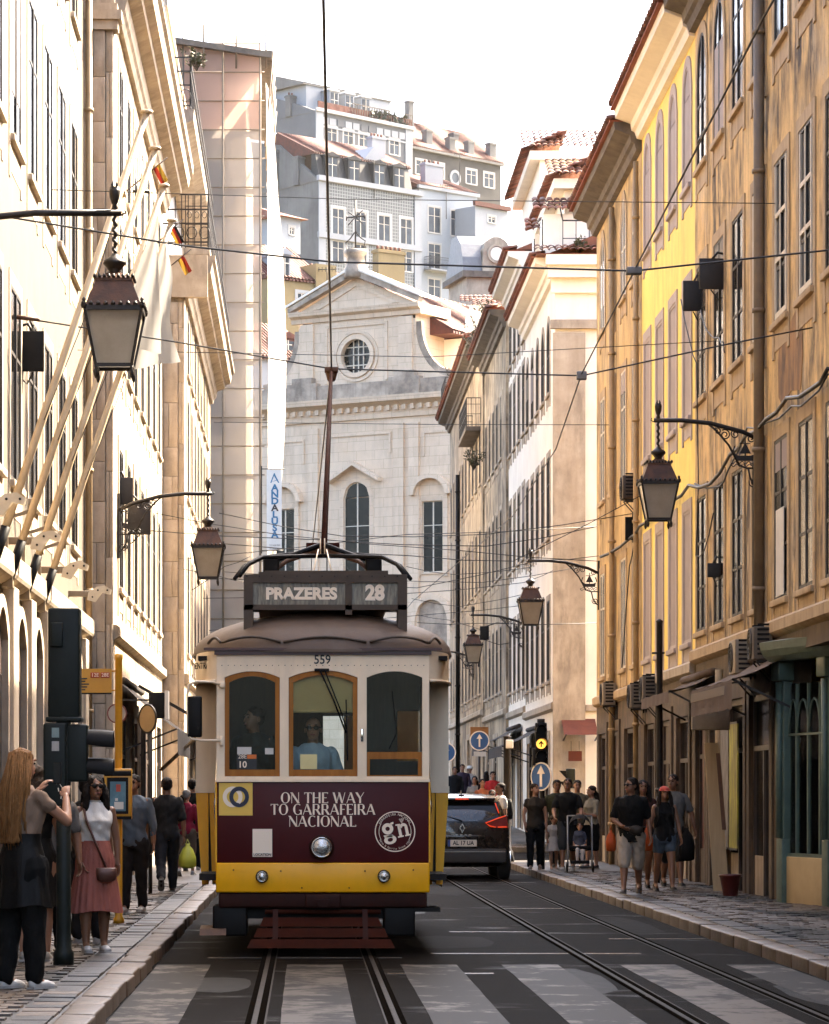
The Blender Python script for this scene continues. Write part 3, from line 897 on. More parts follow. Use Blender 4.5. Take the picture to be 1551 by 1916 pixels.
# paler window sashes further along the ochre house
for k in (3, 4, 5):
    x = 0.95+2.15*k
    f = MB(); f.box(x-0.5, x+0.5, -0.024, 0.0, 7.86, 7.93); f.box(x-0.5, x-0.43, -0.024, 0.0, 7.93, 9.9); f.box(x+0.43, x+0.5, -0.024, 0.0, 7.93, 9.9)
    f.box(x-0.43, x+0.43, -0.023, 0.0, 8.6, 8.66); f.box(x-0.43, x+0.43, -0.023, 0.0, 9.2, 9.26); f.box(x-0.03, x+0.03, -0.026, 0.0, 7.93, 9.9)
    mk('white_sash', f, M['wood_white'], A)
p = MB(); p.prism_y([(9.3,6.8),(9.7,6.62),(10.4,6.75),(11.2,6.66),(11.4,7.1),(11.3,7.62),(10.9,7.74),(10.2,7.62),(9.6,7.72),(9.25,7.3)], -0.008, 0.002); mk('plaster_patch', p, pm('orange_plaster', (0.42,0.21,0.06), (0.33,0.17,0.06), 3, 0.88, 0.2, 20, streak=(0.22,0.13,0.06), sfac=0.7, grime=0.9), A, label='worn patch of orange plaster')
p = MB(); p.box(9.2, 9.9, -0.03, -0.02, 4.15, 5.3); mk('paper_notice', p, pm('notice_paper', (0.7,0.66,0.58), (0.62,0.58,0.5), 4, 0.8), A, label='tall white printed notice in a window')
# ---- B: yellow house
KB = dict(sur=0.17, apron=0.4, cols=1, rows=1, mats=('trim_lilac','trim_lilac','blind_lilac'))
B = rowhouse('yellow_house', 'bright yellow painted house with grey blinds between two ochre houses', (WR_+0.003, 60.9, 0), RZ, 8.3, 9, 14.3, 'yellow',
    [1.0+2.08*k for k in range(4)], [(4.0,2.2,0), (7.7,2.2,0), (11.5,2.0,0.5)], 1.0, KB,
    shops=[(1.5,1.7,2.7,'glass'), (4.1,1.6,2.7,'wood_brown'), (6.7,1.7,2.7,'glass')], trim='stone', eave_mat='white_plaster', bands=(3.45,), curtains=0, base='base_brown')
# attic above the yellow house
at = MB(); at.box(0.4, 5.0, 0.9, 5.5, 14.3, 16.3); atw = mk('attic_wall', at, M['yellow'], B)
b = MB(); b.box(0.2, 5.2, 0.62, 5.8, 16.3, 16.5); mk('attic_cornice', b, M['white_plaster'], B)
tiled_slope(B, (0.2, 0.5, 16.5), (1,0,0), (0,1,0.42), 22, 5)
# ---- C: pale ochre house with ornate eave
KC = dict(sur=0.15, apron=0.4, cols=2, rows=2, mats=('trim_ochre','wood_white','glass'))
C = rowhouse('ochre_corner_house', 'narrow pale ochre corner house with heavy dark stone eave', (WR_-0.004, 70.3, 0), RZ, 9.4, 9, 14.1, 'ochre2',
    [1.5+2.25*k for k in range(4)], [(4.0,2.2,0), (7.7,2.2,0), (11.3,2.0,0.5)], 1.05, KC,
    shops=[(1.6,1.6,2.7,'glass'), (4.3,1.6,2.7,'wood_brown'), (7.3,1.9,2.7,'glass')], trim='trim_ochre', eave_mat='stone_dark', bands=(3.4,), curtains=0.3, base='base_brown')
drainpipe(C, 4.4, 0.12, 13.4, 'pipe', 0.06)
drainpipe(C, 9.2, 0.12, 13.4, 'pipe', 0.05)
at = MB(); at.box(5.2, 8.6, 1.2, 5.0, 14.1, 16.6); mk('attic_wall', at, M['white_plaster'], C)
tiled_slope(C, (4.9, 0.8, 16.6), (1,0,0), (0,1,0.42), 16, 4)
# ---- D1: white corner house, its end wall faces us
KD = dict(sur=0.14, apron=0.35, cols=2, rows=2, mats=('stone','wood_dark','glass'))
D1 = rowhouse('white_corner_house', 'white plaster corner house with blank end wall and tiled attic', (WR_, 93.0, 0.25), RZ, 11.0, 10, 14.8, 'white_plaster',
    [0.95+1.98*k for k in range(5)], [(4.2,2.1,0), (7.9,2.1,0), (11.6,1.9,0.4)], 1.0, KD,
    shops=[(2.0,1.8,2.6,'glass'), (5.0,1.8,2.6,'shop_red'), (8.2,1.9,2.6,'glass')], trim='stone', eave_mat='white_plaster', bands=(3.4,), curtains=0.15, )
ew = MB()    # mouldings of the end wall (local x = 11 side)
ew.box(11.002, 11.10, -0.06, 0.75, 0.0, 12.9); mk('corner_pilaster', ew, M['stone'], D1)
for (z0, z1, pr) in ((13.0,13.22,0.16), (13.9,14.26,0.12), (14.26,14.55,0.34), (14.55,14.8,0.5), (3.4,3.55,0.1)):
    b = MB(); b.box(11.002, 11.0+pr, -0.06-pr*0.4 if z0 > 12 else 0.76, 8.0, z0, z1); mk('end_wall_moulding', b, M['white_plaster'] if z0 > 13.5 else M['stone'], D1)
tiled_slope(D1, (11.55, -0.55, 14.84), (0,1,0), (-1,0,0.35), 34, 2)
b = MB(); b.box(10.2, 11.5, -0.5, 8.0, 14.805, 14.83); mk('eave_board', b, M['tile_field'], D1)
# attic blocks and dormers of the white house
b = MB(); b.box(2.0, 9.6, 0.35, 6.0, 14.8, 16.75); a1 = mk('attic_wall', b, M['white_plaster'], D1)
for y0 in (1.2, 2.9):
    b = MB(); b.box(9.602, 9.66, y0, y0+1.0, 14.95, 16.4); mk('attic_panel', b, pm('attic_lilac', (0.42,0.37,0.36), (0.36,0.31,0.30), 3, 0.8), D1)
b = MB(); b.box(1.8, 9.9, 0.05, 6.2, 16.75, 17.0); mk('attic_cornice', b, M['white_plaster'], D1)
tiled_slope(D1, (10.1, -0.1, 17.02), (0,1,0), (-1,0,0.45), 28, 5, cap=160)
tiled_slope(D1, (1.8, -0.1, 17.02), (1,0,0), (0,1,0.45), 36, 4, cap=100)
for (xx, zz) in ((9.9, 14.95), (7.0, 14.95)):
    b = MB(); b.box(xx-0.5, xx+0.5, -0.25, 0.9, zz, zz+1.05); dm = mk('dormer', b, M['white_plaster'], D1)
    g_ = MB(); g_.box(xx-0.32, xx+0.32, -0.28, -0.245, zz+0.15, zz+0.95); mk('pane', g_, M['glass'], dm)
    tiled_slope(D1, (xx+0.7, -0.5, zz+1.07), (0,1,0), (-1,0,0.5), 7, 3)
# terrace rail on the white house
b = MB()
for y_ in np.linspace(0.2, 3.2, 10): b.bar((10.9, y_, 14.86), (10.9, y_, 15.75), 0.02)
b.bar((10.9,0.2,15.75),(10.9,3.2,15.75),0.035); b.bar((10.9,0.2,15.3),(10.9,3.2,15.3),0.02); b.bar((10.9,0.2,15.75),(9.7,0.2,16.4),0.03)
mk('terrace_rail', b, M['iron'], D1)
# ---- D2, E, F further along
D2 = rowhouse('tall_white_house', 'tall white house with orange eave rising behind the white corner house', (WR_+0.02, 101.0, 0.45), RZ, 8.0, 10, 16.6, 'white_plaster',
    [0.95+2.0*k for k in range(4)], [(4.2,2.1,0), (7.9,2.1,0), (11.5,2.0,0), (14.2,1.3,0)], 1.0, KD, shops=[(2.0,1.6,2.6,'glass'), (5.5,1.6,2.6,'wood_brown')], eave_mat='white_plaster', bands=(3.4,))
b = MB(); b.box(0.2, 7.8, 0.4, 6, 16.6, 19.2); mk('attic_wall', b, M['white_plaster'], D2)
b = MB(); b.box(0.0, 8.1, 0.1, 6.2, 19.2, 19.45); mk('attic_cornice', b, M['white_plaster'], D2)
for y0 in (0.9, 2.2, 3.5):
    b = MB(); b.box(7.802, 7.85, y0, y0+0.7, 17.0, 18.8); mk('attic_panel', b, M['stone'], D2)
tiled_slope(D2, (8.3, -0.1, 19.47), (0,1,0), (-1,0,0.45), 28, 6, cap=168)
tiled_slope(D2, (0.0, -0.1, 19.47), (1,0,0), (0,1,0.45), 36, 4, cap=130)
E = rowhouse('decayed_house', 'decayed dark stained house with sagging eave and plants', (WR_-0.06, 113.0, 0.6), RZ, 11.9, 10, 16.0, 'old_plaster',
    [1.1+2.1*k for k in range(5)], [(4.2,2.1,0), (7.9,2.1,0), (11.6,2.0,0)], 1.0, KD, shops=[(2.2,1.8,2.6,'wood_brown'), (6.5,1.8,2.6,'glass')], eave_mat='stone_dark', bands=(3.4,))
Fh = rowhouse('far_corner_house', 'worn plaster house at the street end in front of the church', (WR_-0.1, 139.0, 0.9), RZ, 25.5, 10, 16.6, 'old_plaster',
    [1.4+2.5*k for k in range(10)], [(4.2,2.1,0), (7.9,2.1,0), (11.6,2.0,0)], 1.0, KD, shops=[(3,1.8,2.6,'glass'), (9,1.8,2.6,'wood_brown'), (16,1.8,2.6,'glass')], eave_mat='stone_dark', bands=(3.4,))
for (x0, x1, y0, z0, z1) in ((1,6,0.5,16.6,18.6), (9,13,0.2,16.6,19.6), (16,20,0.3,16.6,18.4)):
    b = MB(); b.box(x0, x1, y0, y0+4, z0, z1); mk('attic_wall', b, M['white_plaster'], Fh)
    tiled_slope(Fh, (x1+0.3, y0-0.4, z1+0.02), (0,1,0), (-1,0,0.4), 20, 3, cap=60)
def balcony(root, x0, x1, z, depth=0.8, y=0.0, sides=(True,True), h=1.0, slab='stone', fancy=True):
    s_ = MB(); s_.bevbox(x0, x1, y-depth, y+0.01, z-0.16, z, 0.02); bal = mk('balcony', s_, M[slab], root)
    rl = MB()
    def run(a, b_):
        n = max(2, int((Vector(b_)-Vector(a)).length/0.13))
        for i in range(n+1):
            p_ = Vector(a).lerp(Vector(b_), i/n); rl.bar(p_, p_+Vector((0,0,h)), 0.018)
            if fancy and i < n:
                q = Vector(a).lerp(Vector(b_), (i+0.5)/n); d = (Vector(b_)-Vector(a)).normalized()
                pts = [q + d*0.05*cos(t) + Vector((0,0,h*0.62+0.07*sin(t))) for t in np.linspace(0, 2*pi, 9)]
                rl.tube(pts, 0.008, 4, cap=False)
        for zz in (h, h*0.78, h*0.44, 0.06):
            rl.bar(Vector(a)+Vector((0,0,zz)), Vector(b_)+Vector((0,0,zz)), 0.03 if zz == h else 0.018)
    run((x0+0.04, y-depth+0.04, z), (x1-0.04, y-depth+0.04, z))
    if sides[0]: run((x0+0.04, y-depth+0.04, z), (x0+0.04, y-0.02, z))
    if sides[1]: run((x1-0.04, y-depth+0.04, z), (x1-0.04, y-0.02, z))
    mk('railing', rl, M['iron'], bal)
    return bal
balcony(Fh, 19.0, 24.5, 13.6, 0.55, fancy=False, slab='stone_dark')
balcony(Fh, 2.0, 6.0, 16.7, 0.5, fancy=False, slab='stone_dark')

# plants growing out of the decayed gutters
leafm = pm('dry_leaf', (0.10,0.095,0.035), (0.055,0.06,0.02), 8, 0.7, rnd=0.3)
def tuft(label, loc, n, h, sp, grp='plants growing on the old roofs'):
    t = thing('gutter_plant', label, 'plant', loc, 0, grp)
    st = MB(); lf = MB()
    for i in range(n):
        a = random.uniform(0, 2*pi); l = random.uniform(.5,1)*h; tilt = random.uniform(.1,.8)
        tip = Vector((cos(a)*sin(tilt)*l, sin(a)*sin(tilt)*l*sp, cos(tilt)*l))
        st.tube([(0,0,0), tip*0.5+Vector((0,0,l*0.1)), tip], [0.012,0.008,0.003], 4)
        for q in range(9):
            f = random.uniform(.3,1); c = tip*f + Vector((random.uniform(-.08,.08),random.uniform(-.08,.08),random.uniform(-.05,.08)))
            d = Vector((random.uniform(-1,1),random.uniform(-1,1),random.uniform(-.3,1))).normalized(); s2 = d.cross(Vector((random.random(),random.random(),random.random()))).normalized()
            ll = random.uniform(.07,.15)
            lf.add([c, c+d*ll*.5+s2*ll*.22, c+d*ll, c+d*ll*.5-s2*ll*.22], [(0,1,2,3)])
    mk('stem', st, M['wood_brown'], t); mk('foliage', lf, leafm, t, fixn=False)
for (yy, zz, n, h, lb) in ((112, 16.6, 26, 1.1, 'large dry shrub in the gutter of the decayed house'), (108, 16.6, 22, .9, 'dry weeds hanging over the middle eave of the decayed house'),
    (103.5, 16.6, 16, .7, 'thin weeds at the eave end nearest the tall white house'), (112, 12.7, 24, 1.0, 'climbing plant on the upper balcony of the decayed house'), (126, 17.4, 14, .8, 'grassy weeds on the roof of the far corner house'),
    ):
    tuft(lb, (WR_-0.5, yy, zz), n, h, 1.6)
tuft('small green weed between the roof tiles of the white corner house', (6.9, 81.9, 15.1), 14, 0.5, 1.0)
# ================================================================== left side
KL1 = dict(sur=0.16, apron=0.5, cols=2, rows=2, mats=('stone','wood_dark','glass'), yd=-0.016, pr=0.014)
L1 = rowhouse('cream_house', 'sunlit cream plaster house carrying the flagpoles', (WL_, 14.0, 0), LZ, 37.95, 8, 17.6, 'cream',
    [25.4+2.5*k-7.5 for k in range(8)], [(5.25,2.35,0), (9.35,2.3,0), (13.2,2.3,0)], 1.38, KL1,
    shops=[], trim='stone', eave=True, curtains=0.0)
cornice(L1, 37.9, 3.95, [(0.003,0),(-0.05,0.02),(-0.14,0.08),(-0.16,0.12),(-0.16,0.34),(-0.10,0.38),(0.003,0.40)], M['stone'], name='ground_floor_cornice')
# ground floor arcade: piers proud of dark arched doors
for k in range(9):
    yc = 18.1+2.5*k
    b = MB(); b.prism_y([(x+yc-0.2, z+0.1) for (x, z) in arch_pts(1.3, 3.55, 0.35)], -0.012, 0.01)
    d = mk('arched_door', b, M['wood_brown'], L1)
    f = MB(); band(f, [(x+yc-0.2, z+0.1) for (x, z) in arch_pts(1.3, 3.55, 0.35)], [(x*1.22+yc-0.2, (z+0.14 if z > 0 else 0)+0.1) for (x, z) in arch_pts(1.3, 3.55, 0.35)], -0.09, 0.005)
    mk('door_surround', f, M['stone'], L1)
    for s_ in (-0.3, 0.3):
        p = MB(); p.box(yc-0.2+s_-0.2, yc-0.2+s_+0.2, -0.02, -0.01, 1.2, 2.9); mk('pane', p, M['glass'], d)
    b = MB(); b.bevbox(yc+0.72, yc+1.38, -0.13, 0.004, 0.1, 3.94, 0.015); mk('pier', b, M['stone'], L1)
drainpipe(L1, 37.55, 0.12, 17.0, 'pipe', 0.055)
# ---- L2: white stone-trimmed house, its block pier stands forward
L2 = rowhouse('stone_pier_house', 'sunlit white house with block stone pier and deep carved cornice', (-3.05, 52.0, 0), LZ, 17.95, 8, 14.7, 'left_plaster',
    [1.9+2.35*k for k in range(7)], [(4.9,2.3,0), (8.6,2.3,0), (11.6,1.9,0)], 1.15, dict(sur=0.2, apron=0.45, cols=2, rows=2, mats=('stone','wood_dark','glass')),
    shops=[(3.0,2.2,2.8,'glass'), (7,2.2,2.8,'glass'), (11.5,2.2,2.8,'wood_brown'), (15.5,2.0,2.8,'glass')], eave=False, curtains=0.0, bands=(4.0,))
# pier blocks face us (local x<0 is towards the camera)
def pier_x(root, y0, y1, z0, z1, xf, hb=0.62, mat='stone_block'):
    z = z0; k = 0
    while z < z1-0.05:
        h = min(hb*random.uniform(.8,1.3), z1-z)
        ys = [y0, y0+(y1-y0)*random.uniform(.3,.65), y1] if k % 2 else [y0, y1]
        for i in range(len(ys)-1):
            b = MB(); b.bevbox(xf-random.uniform(0,.006), xf+0.3, ys[i]+0.003, ys[i+1]-0.003, z+0.003, z+h-0.003, 0.007)
            mk('stone_block', b, M[mat], root)
        z += h; k += 1
pier_x(L2, 0.125, 0.47, 0.1, 13.7, -0.10)
pier_x(L2, 0.003, 0.12, 0.1, 13.7, -0.055, 1.1)
for (z0, z1, pr) in ((13.7,13.85,0.06), (13.85,14.0,0.12), (14.0,14.12,0.05), (14.12,18.5,-0.02)):
    b = MB(); b.box(-0.10-pr, 0.2, -0.02-max(pr,0), 0.46, z0, z1); mk('pier_capital', b, M['stone'], L2)
BIGEAVE = [(0.003,0),(-0.08,0.0),(-0.12,0.12),(-0.16,0.16),(-0.20,0.34),(-0.40,0.42),(-0.42,0.50),(-0.56,0.56),(-0.60,0.78),(-0.66,0.82),(-0.66,0.92),(0.003,0.92)]
cornice(L2, 17.5, 14.0, BIGEAVE, M['stone'], x0=0.45)
b = MB(); b.prism_x([(-0.60,14.93),(-0.25,16.9),(0.3,17.2),(2.0,17.2),(2.0,14.93)], 0.5, 17.9); mk('mansard_roof', b, pm('slate_roof', (0.13,0.10,0.09), (0.085,0.065,0.06), 4, 0.6, 0.3, 20), L2)
g_ = MB(); g_.tube([(0.45,-0.62,14.98),(17.9,-0.62,14.98)], 0.055, 8); mk('gutter', g_, M['zinc'], L2)
# ---- L3: house with roof terraces and iron rails
L3 = rowhouse('terrace_house', 'white house with iron railed roof terraces beyond the block stone pier', (-2.58, 70.0, 0), LZ, 19.0, 8, 13.1, 'left_plaster',
    [1.8+2.3*k for k in range(7)], [(4.6,2.2,0), (8.0,2.2,0), (10.7,1.6,0)], 1.1, dict(sur=0.18, apron=0.4, cols=2, rows=2, mats=('stone','wood_dark','glass')),
    shops=[(3.0,2.2,2.8,'glass'), (8,2.2,2.8,'glass'), (13,2.2,2.8,'wood_brown')], eave=False, curtains=0.1, bands=(3.9,))
pier_x(L3, 0.14, 0.46, 0.1, 12.1, -0.08, 0.75)
pier_x(L3, 0.003, 0.135, 0.1, 12.1, -0.04, 1.2)
cornice(L3, 18.9, 12.2, BIGEAVE, M['stone'], x0=0.05)
b = MB(); b.box(-0.15, 0.06, -0.5, 0.5, 12.2, 13.1); mk('cornice_return', b, M['stone'], L3)
balcony(L3, 0.0, 18.8, 13.28, 0.55, y=0.0, sides=(True, True), h=1.15)
rl = balcony(L3, -0.10, 0.05, 13.28, 0.0, y=0.02, sides=(False, False), h=0.1, fancy=False)
rail = MB()
for y_ in np.linspace(-0.5, 1.6, 16): rail.bar((0.0,y_,13.3),(0.0,y_,14.4),0.02)
for z in (13.4, 13.8, 14.1, 14.42): rail.bar((0.0,-0.5,z),(0.0,1.6,z),0.03)
for y_ in np.linspace(-0.43, 1.5, 8): rail.tube([(0.0,y_+0.11*cos(t),13.6+0.13*sin(t)) for t in np.linspace(0,2*pi,11)], 0.011, 4, cap=False)
mk('terrace_rail', rail, M['iron'], L3)
b = MB(); b.box(0.9, 18.0, 0.55, 6, 13.1, 16.0); mk('attic_wall', b, pm('attic_grey', (0.34,0.34,0.35), (0.28,0.28,0.29), 3, 0.8), L3)
for y0 in (0.75, 1.9):
    b = MB(); b.box(0.85, 0.897, y0, y0+0.8, 13.3, 15.6); w_ = mk('attic_window', b, M['wood_white'], L3)
    for s_ in (0.06, 0.43):
        q = MB(); q.box(0.835, 0.849, y0+s_, y0+s_+0.31, 13.4, 15.5); mk('pane', q, M['glass'], w_)
b = MB(); b.prism_x([(0.6,15.95),(0.05,15.97),(-0.18,16.1),(-0.2,16.32),(0.6,16.32)], 0.3, 18.6); mk('attic_cornice', b, M['stone'], L3)
rail = MB()
for y_ in np.linspace(-0.1, 1.0, 9): rail.bar((0.6,y_,16.3),(0.6,y_,17.5),0.02)
for z in (16.45, 16.9, 17.2, 17.5): rail.bar((0.6,-0.1,z),(0.6,1.0,z),0.03)
for x_ in np.linspace(0.6, 18, 50): rail.bar((x_,-0.1,16.3),(x_,-0.1,17.5),0.02)
for z in (16.45, 17.2, 17.5): rail.bar((0.6,-0.1,z),(18,-0.1,z),0.03)
for y_ in np.linspace(0.0, 0.9, 4): rail.tube([(0.59,y_+0.11*cos(t),16.68+0.14*sin(t)) for t in np.linspace(0,2*pi,11)], 0.011, 4, cap=False)
mk('upper_rail', rail, M['iron'], L3)
b = MB(); b.box(1.2, 17, 0.9, 5, 16.32, 18.7); mk('upper_attic', b, M['white_plaster'], L3)
b = MB(); b.box(0.9, 17.3, 0.4, 5.3, 18.7, 18.9); mk('upper_eave', b, M['stone'], L3)
eo = MB(); eo.box(8, 18.9, -0.62, -0.4, 13.13, 13.27); mk('eave_board', eo, M['eave_orange'], L3)
tuft('pot plant with pale green leaves on the upper iron terrace', (-2.35, 71.0, 17.3), 20, 0.5, 1.0, 'terrace plants')

# ---- scaffolded building wrapped in nets
NY = 110.0
SC = thing('scaffolded_building', 'tall building wrapped in brownish scaffold nets with a billowing white side sheet', 'building', (0,0,0))
b = MB(); b.box(-9, -2.0, NY+1.2, NY+16, 0.3, 26.0); mk('wall', b, M['stone'], SC)
for zz in np.arange(3, 25, 3.6):
    for xx in (-7.6, -5.4, -3.3):
        q = MB(); q.box(xx-0.5, xx+0.5, NY+1.15, NY+1.199, zz, zz+2.1); mk('window', q, M['glass'], SC)
lev = [0.7+0.97*k for k in range(28)]
xsS = [-9, -7.2, -5.4, -4.1, -2.75, -1.5]
for i, x in enumerate(xsS):
    for yy in (NY-0.07, NY+1.0):
        t_ = MB(); t_.tube([(x,yy,0.6),(x,yy,27.2)], 0.035, 6); mk('scaffold_standard', t_, M['pipe_dark'], SC)
for z in lev[1:]:
    t_ = MB(); t_.tube([(-9.2,NY-0.06,z),(-1.35,NY-0.06,z)], 0.022, 6); mk('scaffold_ledger', t_, M['pipe_dark'], SC)
    p_ = MB(); p_.box(-9, -1.6, NY+0.12, NY+0.95, z-0.06, z-0.02)
    if lev.index(z) % 2 == 0: mk('scaffold_board', p_, M['wood_brown'], SC)
    for yy in (NY+3, NY+6, NY+9):
        pass
for k in range(0, 24, 4):
    t_ = MB(); t_.tube([(-3.45,NY+0.3,lev[k]),(-1.55,NY+0.3,lev[k+3])], 0.028, 6); mk('scaffold_brace', t_, M['zinc'], SC)
M['net_brown'] = netmat('brown_net', (0.60,0.40,0.31), 0.85, 0.45)
M['net_pale'] = netmat('pale_net', (0.62,0.54,0.47), 0.52, 0.5)
M['net_white'] = netmat('white_sheet', (0.92,0.90,0.86), 1.0, 0.58)
def cloth(nx, nz, f, name='net'):
    mb = MB(); vs = []
    for j in range(nz+1):
        for i in range(nx+1): vs.append(f(i/nx, j/nz))
    return mb.add(vs, [(j*(nx+1)+i, j*(nx+1)+i+1, (j+1)*(nx+1)+i+1, (j+1)*(nx+1)+i) for j in range(nz) for i in range(nx)], True)
for i in range(len(xsS)-1):
    for k in range(27):
        x0, x1, z0, z1 = xsS[i], xsS[i+1], lev[k], lev[k+1]
        ph = random.uniform(0, 9)
        c = cloth(5, 4, lambda u, v: (x0+(x1-x0)*u, NY-0.03-0.05*sin(pi*v)*(0.5+0.5*mnoise.noise(Vector((u*2,v*2,ph))))-0.01*mnoise.noise(Vector((u*6,v*6,ph))), z0+(z1-z0)*v))
        mk('net_panel', c, M['net_brown'] if z0 > 23.6 else M['net_pale'], SC, fixn=False)
# billowing white sheet along the street side
c = cloth(14, 60, lambda u, v: (-1.42 + 0.72*math.sqrt(max(0,sin(pi*min(1,0.04+u*0.98))))*(0.14+0.86*math.exp(-((v-0.66)/0.32)**2)) + 0.05*sin(u*23+v*5)*sin(pi*v) + 0.03*mnoise.noise(Vector((u*5,v*14,1))),
        NY+0.0+u*14, 1.0+v*24.6))
mk('white_sheet', c, M['net_white'], SC, fixn=False)
# corrugated hoarding strip and poles at the top right edge
for k in range(6):
    q = MB(); q.box(-1.42, -1.1, NY+0.2+k*2.1, NY+2.2+k*2.1, 26.6-k*0.05, 26.72-k*0.05); mk('edge_sheet', q, M['stone_dark'], SC)
    t_ = MB(); t_.tube([(-1.35,NY+0.4+k*2.1,23.5),(-1.05,NY+0.4+k*2.1,26.9)], 0.03, 6); mk('edge_pole', t_, M['pipe_dark'], SC)
q = MB(); q.prism_y([(-9.3,27.6),(-1.1,26.35),(-1.1,26.55),(-9.3,27.8)], NY-0.3, NY+14); mk('scaffold_roof', q, M['stone_dark'], SC)
for x in (-3.4, -2.3, -1.3):
    t_ = MB(); t_.tube([(x,NY-0.25,26.0),(x,NY-0.25,27.5)], 0.035, 6); mk('roof_pole', t_, M['pipe_dark'], SC)

# ---- vertical banner
def text_mesh(txt, size, extrude=0.002, bold=0.0, align='CENTER', sx=1.0, shear=0.0, spacing=1.0):
    cu = bpy.data.curves.new('txt', 'FONT'); cu.body = txt; cu.size = size; cu.extrude = extrude
    cu.align_x = align; cu.align_y = 'CENTER'; cu.offset = bold; cu.shear = shear; cu.space_character = spacing; cu.resolution_u = 4
    o = bpy.data.objects.new('txt', cu)
    me = evaluated(o)
    bpy.data.objects.remove(o); bpy.data.curves.remove(cu)
    me.transform(Matrix.Diagonal((sx,1,1,1)) )
    me.transform(Matrix.Rotation(R(90), 4, 'X'))   # stand upright, facing -y
    me.materials.clear()
    return me
def put_text(name, txt, size, mat, parent, loc, **kw):
    me = text_mesh(txt, size, **kw); me.name = name
    me.materials.append(mat)
    return inst(name, me, parent, loc)
BX, BZ0 = PX(513, 1030, 108)
bn = thing('hanging_banner', 'narrow pale vertical banner with blue letters hanging beside the scaffold', 'banner', (BX, 108, BZ0))
q = MB(); q.box(-0.25, 0.25, -0.008, 0.008, 0, 2.68); mk('cloth', q, pm('banner_cloth', (0.66,0.66,0.62), (0.58,0.58,0.55), 2, 0.7), bn)
q = MB(); q.tube([(-0.42,0,2.7),(0.34,0,2.7)], 0.018, 6); q.tube([(-0.42,0,0.0),(0.30,0,0.0)], 0.016, 6); q.bar((-0.42,0,-0.1),(-0.42,0,2.8),0.04); mk('support', q, M['iron'], bn)
blue = pm('banner_blue', (0.03,0.16,0.30), (0.025,0.13,0.26), 4, 0.6)
dkb = pm('banner_dark', (0.03,0.03,0.035), None, 4, 0.6)
for i, ch in enumerate('ANDALUSA'):
    me = text_mesh(ch, 0.30, 0.003, 0.012, sx=1.1)
    me.materials.append(dkb if i == 3 else blue)
    inst('letter', me, bn, (0.02, -0.014, 2.07-0.222*i))
q = MB()
q.add([(-0.13,-0.012,2.24),(-0.09,-0.012,2.24),(0.03,-0.012,2.56),(-0.01,-0.012,2.56)], [(0,1,2,3)]); q.add([(0.17,-0.012,2.24),(0.13,-0.012,2.24),(0.0,-0.012,2.46),(0.01,-0.012,2.56)], [(0,1,2,3)])
q.add([(-0.08,-0.0125,2.27),(0.12,-0.0125,2.33),(0.12,-0.0125,2.36)], [(0,1,2)])
mk('logo', q, blue, bn)
put_text('phone_number', '212 650 920', 0.07, dkb, bn, (0.02,-0.014,0.17), sx=1.0)
put_text('phone_number', '212 650 421', 0.07, dkb, bn, (0.02,-0.014,0.06), sx=1.0)
# ================================================================== church at the end of the street
ch_stone = pm('church_stone', (0.88,0.70,0.51), (0.78,0.61,0.43), 0.9, 0.85, 0.2, 9, streak=(0.42,0.34,0.26), sfac=0.22, grime=0.12)
def courses(m, bw=1.1, rh=0.5, dark=0.72):
    """faint mortar lines of far cut-stone courses, too small to build"""
    N = m.node_tree.nodes; L = m.node_tree.links; b = N['Principled BSDF']
    src = b.inputs['Base Color'].links[0].from_socket
    tc = N.new('ShaderNodeTexCoord'); mp = N.new('ShaderNodeMapping'); mp.inputs['Rotation'].default_value = (R(90),0,0)
    br = N.new('ShaderNodeTexBrick'); br.inputs['Scale'].default_value = 1.0; br.inputs['Brick Width'].default_value = bw; br.inputs['Row Height'].default_value = rh; br.inputs['Mortar Size'].default_value = 0.012
    br.inputs['Color1'].default_value = (1,1,1,1); br.inputs['Color2'].default_value = (0.93,0.92,0.91,1); br.inputs['Mortar'].default_value = (dark,dark*.96,dark*.92,1)
    L.new(tc.outputs['Object'], mp.inputs[0]); L.new(mp.outputs[0], br.inputs['Vector'])
    mx = N.new('ShaderNodeMix'); mx.data_type = 'RGBA'; mx.blend_type = 'MULTIPLY'; mx.inputs[0].default_value = 1.0
    L.new(src, mx.inputs[6]); L.new(br.outputs[0], mx.inputs[7]); L.new(mx.outputs[2], b.inputs['Base Color'])
courses(ch_stone)
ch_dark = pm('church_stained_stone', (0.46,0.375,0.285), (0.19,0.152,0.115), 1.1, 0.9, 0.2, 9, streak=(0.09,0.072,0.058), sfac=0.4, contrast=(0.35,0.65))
M['church_stone'] = ch_stone
CHU = thing('church', 'pale baroque church with round window and triangular gable closing the street', 'church', (2.70, 170.0, 0.0), R(-32))
ops = [(0.0,1.6,12.6,5.3,0.8), (-4.45,1.25,13.0,3.7,0.0), (4.55,1.25,13.0,3.7,0.0)]
mk('wall', wall_mesh(0, 21.1, ops, 0.35, 1.0, xr=(-8,8)), ch_stone, CHU)
b = MB(); b.quad((8,0.001,1),(8,25,1),(8,25,22),(8,0.001,22)); b.quad((-8,0.001,1),(-8,25,1),(-8,25,22),(-8,0.001,22)); b.quad((-8,0.3,22.0),(8,0.3,22.0),(8,25,22.0),(-8,25,22.0)); mk('side_wall', b, ch_stone, CHU)
kc = window_kit(1.6, 5.3, 0.8, sur=0.22, apron=0, sill=False, cols=2, rows=3, mats=('church_stone','wood_white','glass'), yd=0.12)
put_window(kc, CHU, 0.0, 12.6)
ks_ = window_kit(1.25, 3.7, 0.0, sur=0.22, apron=0, cols=2, rows=2, mats=('church_stone','wood_white','glass'), yd=0.12)
